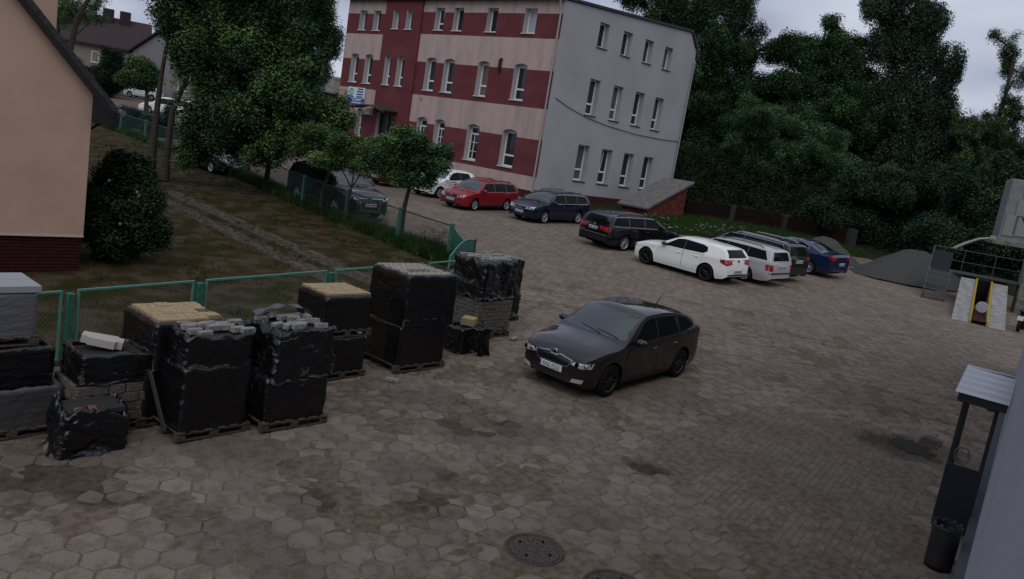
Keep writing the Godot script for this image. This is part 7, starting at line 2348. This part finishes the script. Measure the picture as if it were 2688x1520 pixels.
	for x in [-0.55, 0.55]:
		var w := obj("wheel", wl[0], M("car_tyre"), mt)
		w.transform = Transform3D(Basis().scaled(V(1, 1, 0.5)), V(x, 0.22, 0))
	sm.tube([V(-0.62, 0.45, 0), V(-0.4, 0.55, 0), V(0.05, 0.5, 0), V(0.2, 0.3, 0), V(0.45, 0.35, 0), V(0.5, 0.8, 0), V(0.42, 0.98, 0)], [0.1, 0.17, 0.15, 0.12, 0.12, 0.14, 0.06], 9)
	obj("body", sm, M("scooter_dark", L(0.012, 0.012, 0.014), 0.35), mt)
	var se := MB.new()
	se.cbox(V(-0.3, 0.76, 0), V(0.62, 0.1, 0.26), 0.04)
	obj("seat", se, M("car_black"), mt)
	var hb := MB.new()
	hb.tube([V(0.4, 1.02, -0.32), V(0.44, 1.02, 0), V(0.4, 1.02, 0.32)], [0.018, 0.018, 0.018], 6)
	obj("handlebar", hb, M("car_black"), mt)
	var np := MB.new()
	np.cbox(V(-0.72, 0.5, 0), V(0.01, 0.16, 0.2), 0.003)
	obj("number_plate", np, M("car_plate"), mt)
	# gravel heaps
	var grav := MT("gravel", L(0.06, 0.058, 0.056), L(0.085, 0.083, 0.081), L(0.115, 0.113, 0.11), Vector3(0.8, 0.8, 0.8), 0.95, 0.02, 0.2, 0.45)
	relief(grav, 0.2, 3.0)
	for q in [[19.1, -39.6, 3.4, 1.95, 4.0, "large grey gravel heap in front of the dark bank, near the steps"], [15.8, -42.8, 2.3, 1.5, 2.9, "smaller grey gravel heap behind the dark blue saloon"]]:
		var g := thing("gravel_heap", q[5], "gravel heap", G(q[0], q[1]), Basis(UP, 0.5), "gravel heaps")
		var rows := []
		for i in 15:
			var f := i / 14.0
			var line := PackedVector3Array()
			for k in 40:
				var a := TAU * k / 40
				var rr := f * (1.0 + 0.12 * nz.get_noise_2d(cos(a) * 4 + q[0], sin(a) * 4))
				var y: float = q[3] * pow(maxf(1 - f, 0), 1.15) * (1 + 0.1 * nz.get_noise_2d(cos(a) * 6 * f, sin(a) * 6 * f + q[0])) * (1.0 - 0.25 * pow(1 - f, 4)) - 0.04 * f
				line.append(V(cos(a) * rr * q[2], y + 0.03 * nz.get_noise_2d(a * 9, f * 30), sin(a) * rr * q[4] * 0.62))
			rows.append(line)
		var m := MB.new()
		m.grid(rows, true, false)
		obj("heap", m, grav, g)
	# canopy stand by the white wall
	var S := func(a: float, l: float, h: float) -> Vector3: return GV(WD * a + WN * l, h)
	var wb := Basis(WD, UP, WD.cross(UP))
	var cs := thing("shelter_stand", "dark steel stand with tin canopy and board against the white wall", "stand", Vector3.ZERO)
	var dkm := M("stand_dark", L(0.02, 0.022, 0.026), 0.5, 0.3)
	for q in [[12.9, -0.46], [12.9, -0.06], [14.15, -0.46], [14.15, -0.06]]:
		var m := MB.new()
		m.cbox(S.call(q[0], q[1], 1.02), V(0.05, 2.0, 0.05), 0.006, wb)
		obj("leg", m, dkm, cs)
	var bd := MB.new()
	bd.cbox(S.call(12.86, -0.26, 0.56), V(0.03, 0.86, 0.46), 0.006, wb)
	obj("board", bd, M("board_navy", L(0.008, 0.011, 0.018), 0.5), cs)
	var fr := MB.new()
	for q in [[12.9, 14.15, -0.46], [12.9, 14.15, -0.06]]:
		fr.tube([S.call(q[0], q[2], 1.96), S.call(q[1], q[2], 2.02)], [0.03, 0.03], 6)
	for a in [12.72, 14.25]: fr.cbox(S.call(a, -0.25, 1.97 if a < 13 else 2.07), V(0.04, 0.12, 0.6), 0.006, wb)
	fr.cbox(S.call(13.48, -0.54, 2.0), V(1.5, 0.1, 0.03), 0.005, wb * Basis(Vector3.BACK, 0.065))
	obj("frame", fr, dkm, cs)
	var rf := MB.new()
	var rows2 := []
	for i in 2:
		var line := PackedVector3Array()
		for k in 21:
			var a := 12.66 + 1.66 * k / 20.0
			line.append(S.call(a, -0.6 + 0.66 * i, 2.03 + 0.1 * (k / 20.0) + (0.012 if k % 4 < 2 else 0.0)))
		rows2.append(line)
	rf.grid(rows2, false, true)
	for q in [0, 1]:
		for k in 20: rf.quad(rows2[q][k], rows2[q][k + 1], rows2[q][k + 1] - UP * 0.02, rows2[q][k] - UP * 0.02)
	obj("tin_roof", rf, M("tin", L(0.33, 0.34, 0.37), 0.3, 0.75), cs)
	var rd := MB.new()
	rd.cbox(S.call(12.95, -0.12, 1.9), V(0.12, 0.12, 0.14), 0.02, wb)
	obj("red_lamp_box", rd, M("box_red", L(0.2, 0.03, 0.02), 0.5), cs)
	var hs := MB.new()
	for k in 3:
		var pts := []
		var rad := []
		for i in 17:
			var a := TAU * i / 16
			pts.append(S.call(12.98 + 0.05 * k, -0.33 + cos(a) * (0.1 - 0.01 * k), 1.1 + sin(a) * (0.12 - 0.01 * k)))
			rad.append(0.012)
		hs.tube(pts, rad, 6)
	obj("hose_coil", hs, M("hose_grey", L(0.13, 0.13, 0.13), 0.6), cs)
	# bin
	var bn := thing("waste_bin", "black round waste bin by the white wall below the stand", "bin", S.call(11.55, -0.24, 0.0))
	var bm := MB.new()
	bm.lathe([Vector2(0.0, 0.0), Vector2(0.16, 0.0), Vector2(0.165, 0.06), Vector2(0.17, 0.5), Vector2(0.18, 0.56), Vector2(0.175, 0.58), Vector2(0.16, 0.565), Vector2(0.155, 0.3), Vector2(0.0, 0.3)], 24)
	obj("body", bm, M("bin_black", L(0.014, 0.014, 0.015), 0.5), bn)
	var lid := MB.new()
	for k in 10:
		var a := TAU * k / 10
		lid.cbox(V(cos(a) * 0.165, 0.585, sin(a) * 0.165), V(0.02, 0.05, 0.05), 0.006, Basis(UP, -a))
	obj("rim", lid, M("bin_rim", L(0.03, 0.03, 0.032), 0.5), bn)

func small_things() -> void:
	var iron := MT("cast_iron", L(0.05, 0.04, 0.036), L(0.075, 0.062, 0.055), L(0.1, 0.085, 0.075), Vector3(0.5, 0.5, 0.5), 0.7, 0.02, 0.15, 0.2)
	var sb := slope_basis(0.0)
	for q in [[0.74, -8.74, "brown cast-iron manhole cover at the bottom of the yard"], [1.62, -8.2, "second manhole cover cut off by the bottom edge"]]:
		var t := thing("manhole_cover", q[2], "manhole cover", G(q[0], q[1], 0.0), sb, "manhole covers")
		var m := MB.new()
		m.lathe([Vector2(0, 0.006), Vector2(0.29, 0.008), Vector2(0.3, 0.002), Vector2(0.305, -0.03)], 36)
		obj("cover", m, iron, t)
		var f := MB.new()
		f.lathe([Vector2(0.308, -0.03), Vector2(0.312, 0.008), Vector2(0.35, 0.01), Vector2(0.36, -0.03)], 36)
		obj("frame", f, iron, t)
		var k := MB.new()
		for i in 4:
			var a := TAU * i / 4 + 0.5
			k.lathe([Vector2(0.018, 0.0), Vector2(0.014, 0.016), Vector2(0, 0.018)], 8, Transform3D(Basis(), V(cos(a) * 0.2, 0.006, sin(a) * 0.2)))
		obj("knobs", k, M("car_gap", L(0.006, 0.006, 0.007), 0.8), t)
	# drain grate
	var g := thing("drain_grate", "dark slotted drain grate by the puddle near the white wall", "drain", GV(Vector3(8.22, 0, -14.82), 0.004), slope_basis(0.95))
	var gm := MB.new()
	gm.box(V(0, -0.03, 0), V(0.55, 0.02, 0.32))
	obj("pit", gm, M("car_gap"), g)
	for i in 9:
		var m := MB.new()
		m.cbox(V(-0.24 + 0.06 * i, 0.004, 0), V(0.024, 0.03, 0.3), 0.003)
		obj("bar", m, iron, g)
	var fm := MB.new()
	for s in [-1, 1]:
		fm.cbox(V(0, 0.004, s * 0.165), V(0.6, 0.03, 0.03), 0.003)
		fm.cbox(V(s * 0.285, 0.004, 0), V(0.03, 0.03, 0.3), 0.003)
	obj("frame", fm, iron, g)
	# puddle: irregular film of water on the slabs
	var pd := MB.new()
	var c := Vector3(7.72, 0, -14.45)
	var ring := []
	for k in 28:
		var a := TAU * k / 28
		var r := 0.42 * (1 + 0.55 * nz.get_noise_2d(cos(a) * 5, sin(a) * 5))
		ring.append(GV(c + Vector3(cos(a) * r * 0.8, 0, sin(a) * r), 0.009))
	for k in 28: pd.tri(GV(c, 0.009), ring[(k + 1) % 28], ring[k])
	var pw := M("puddle_water", L(0.03, 0.03, 0.026), 0.75)
	var po := struct("puddle", pd, pw)
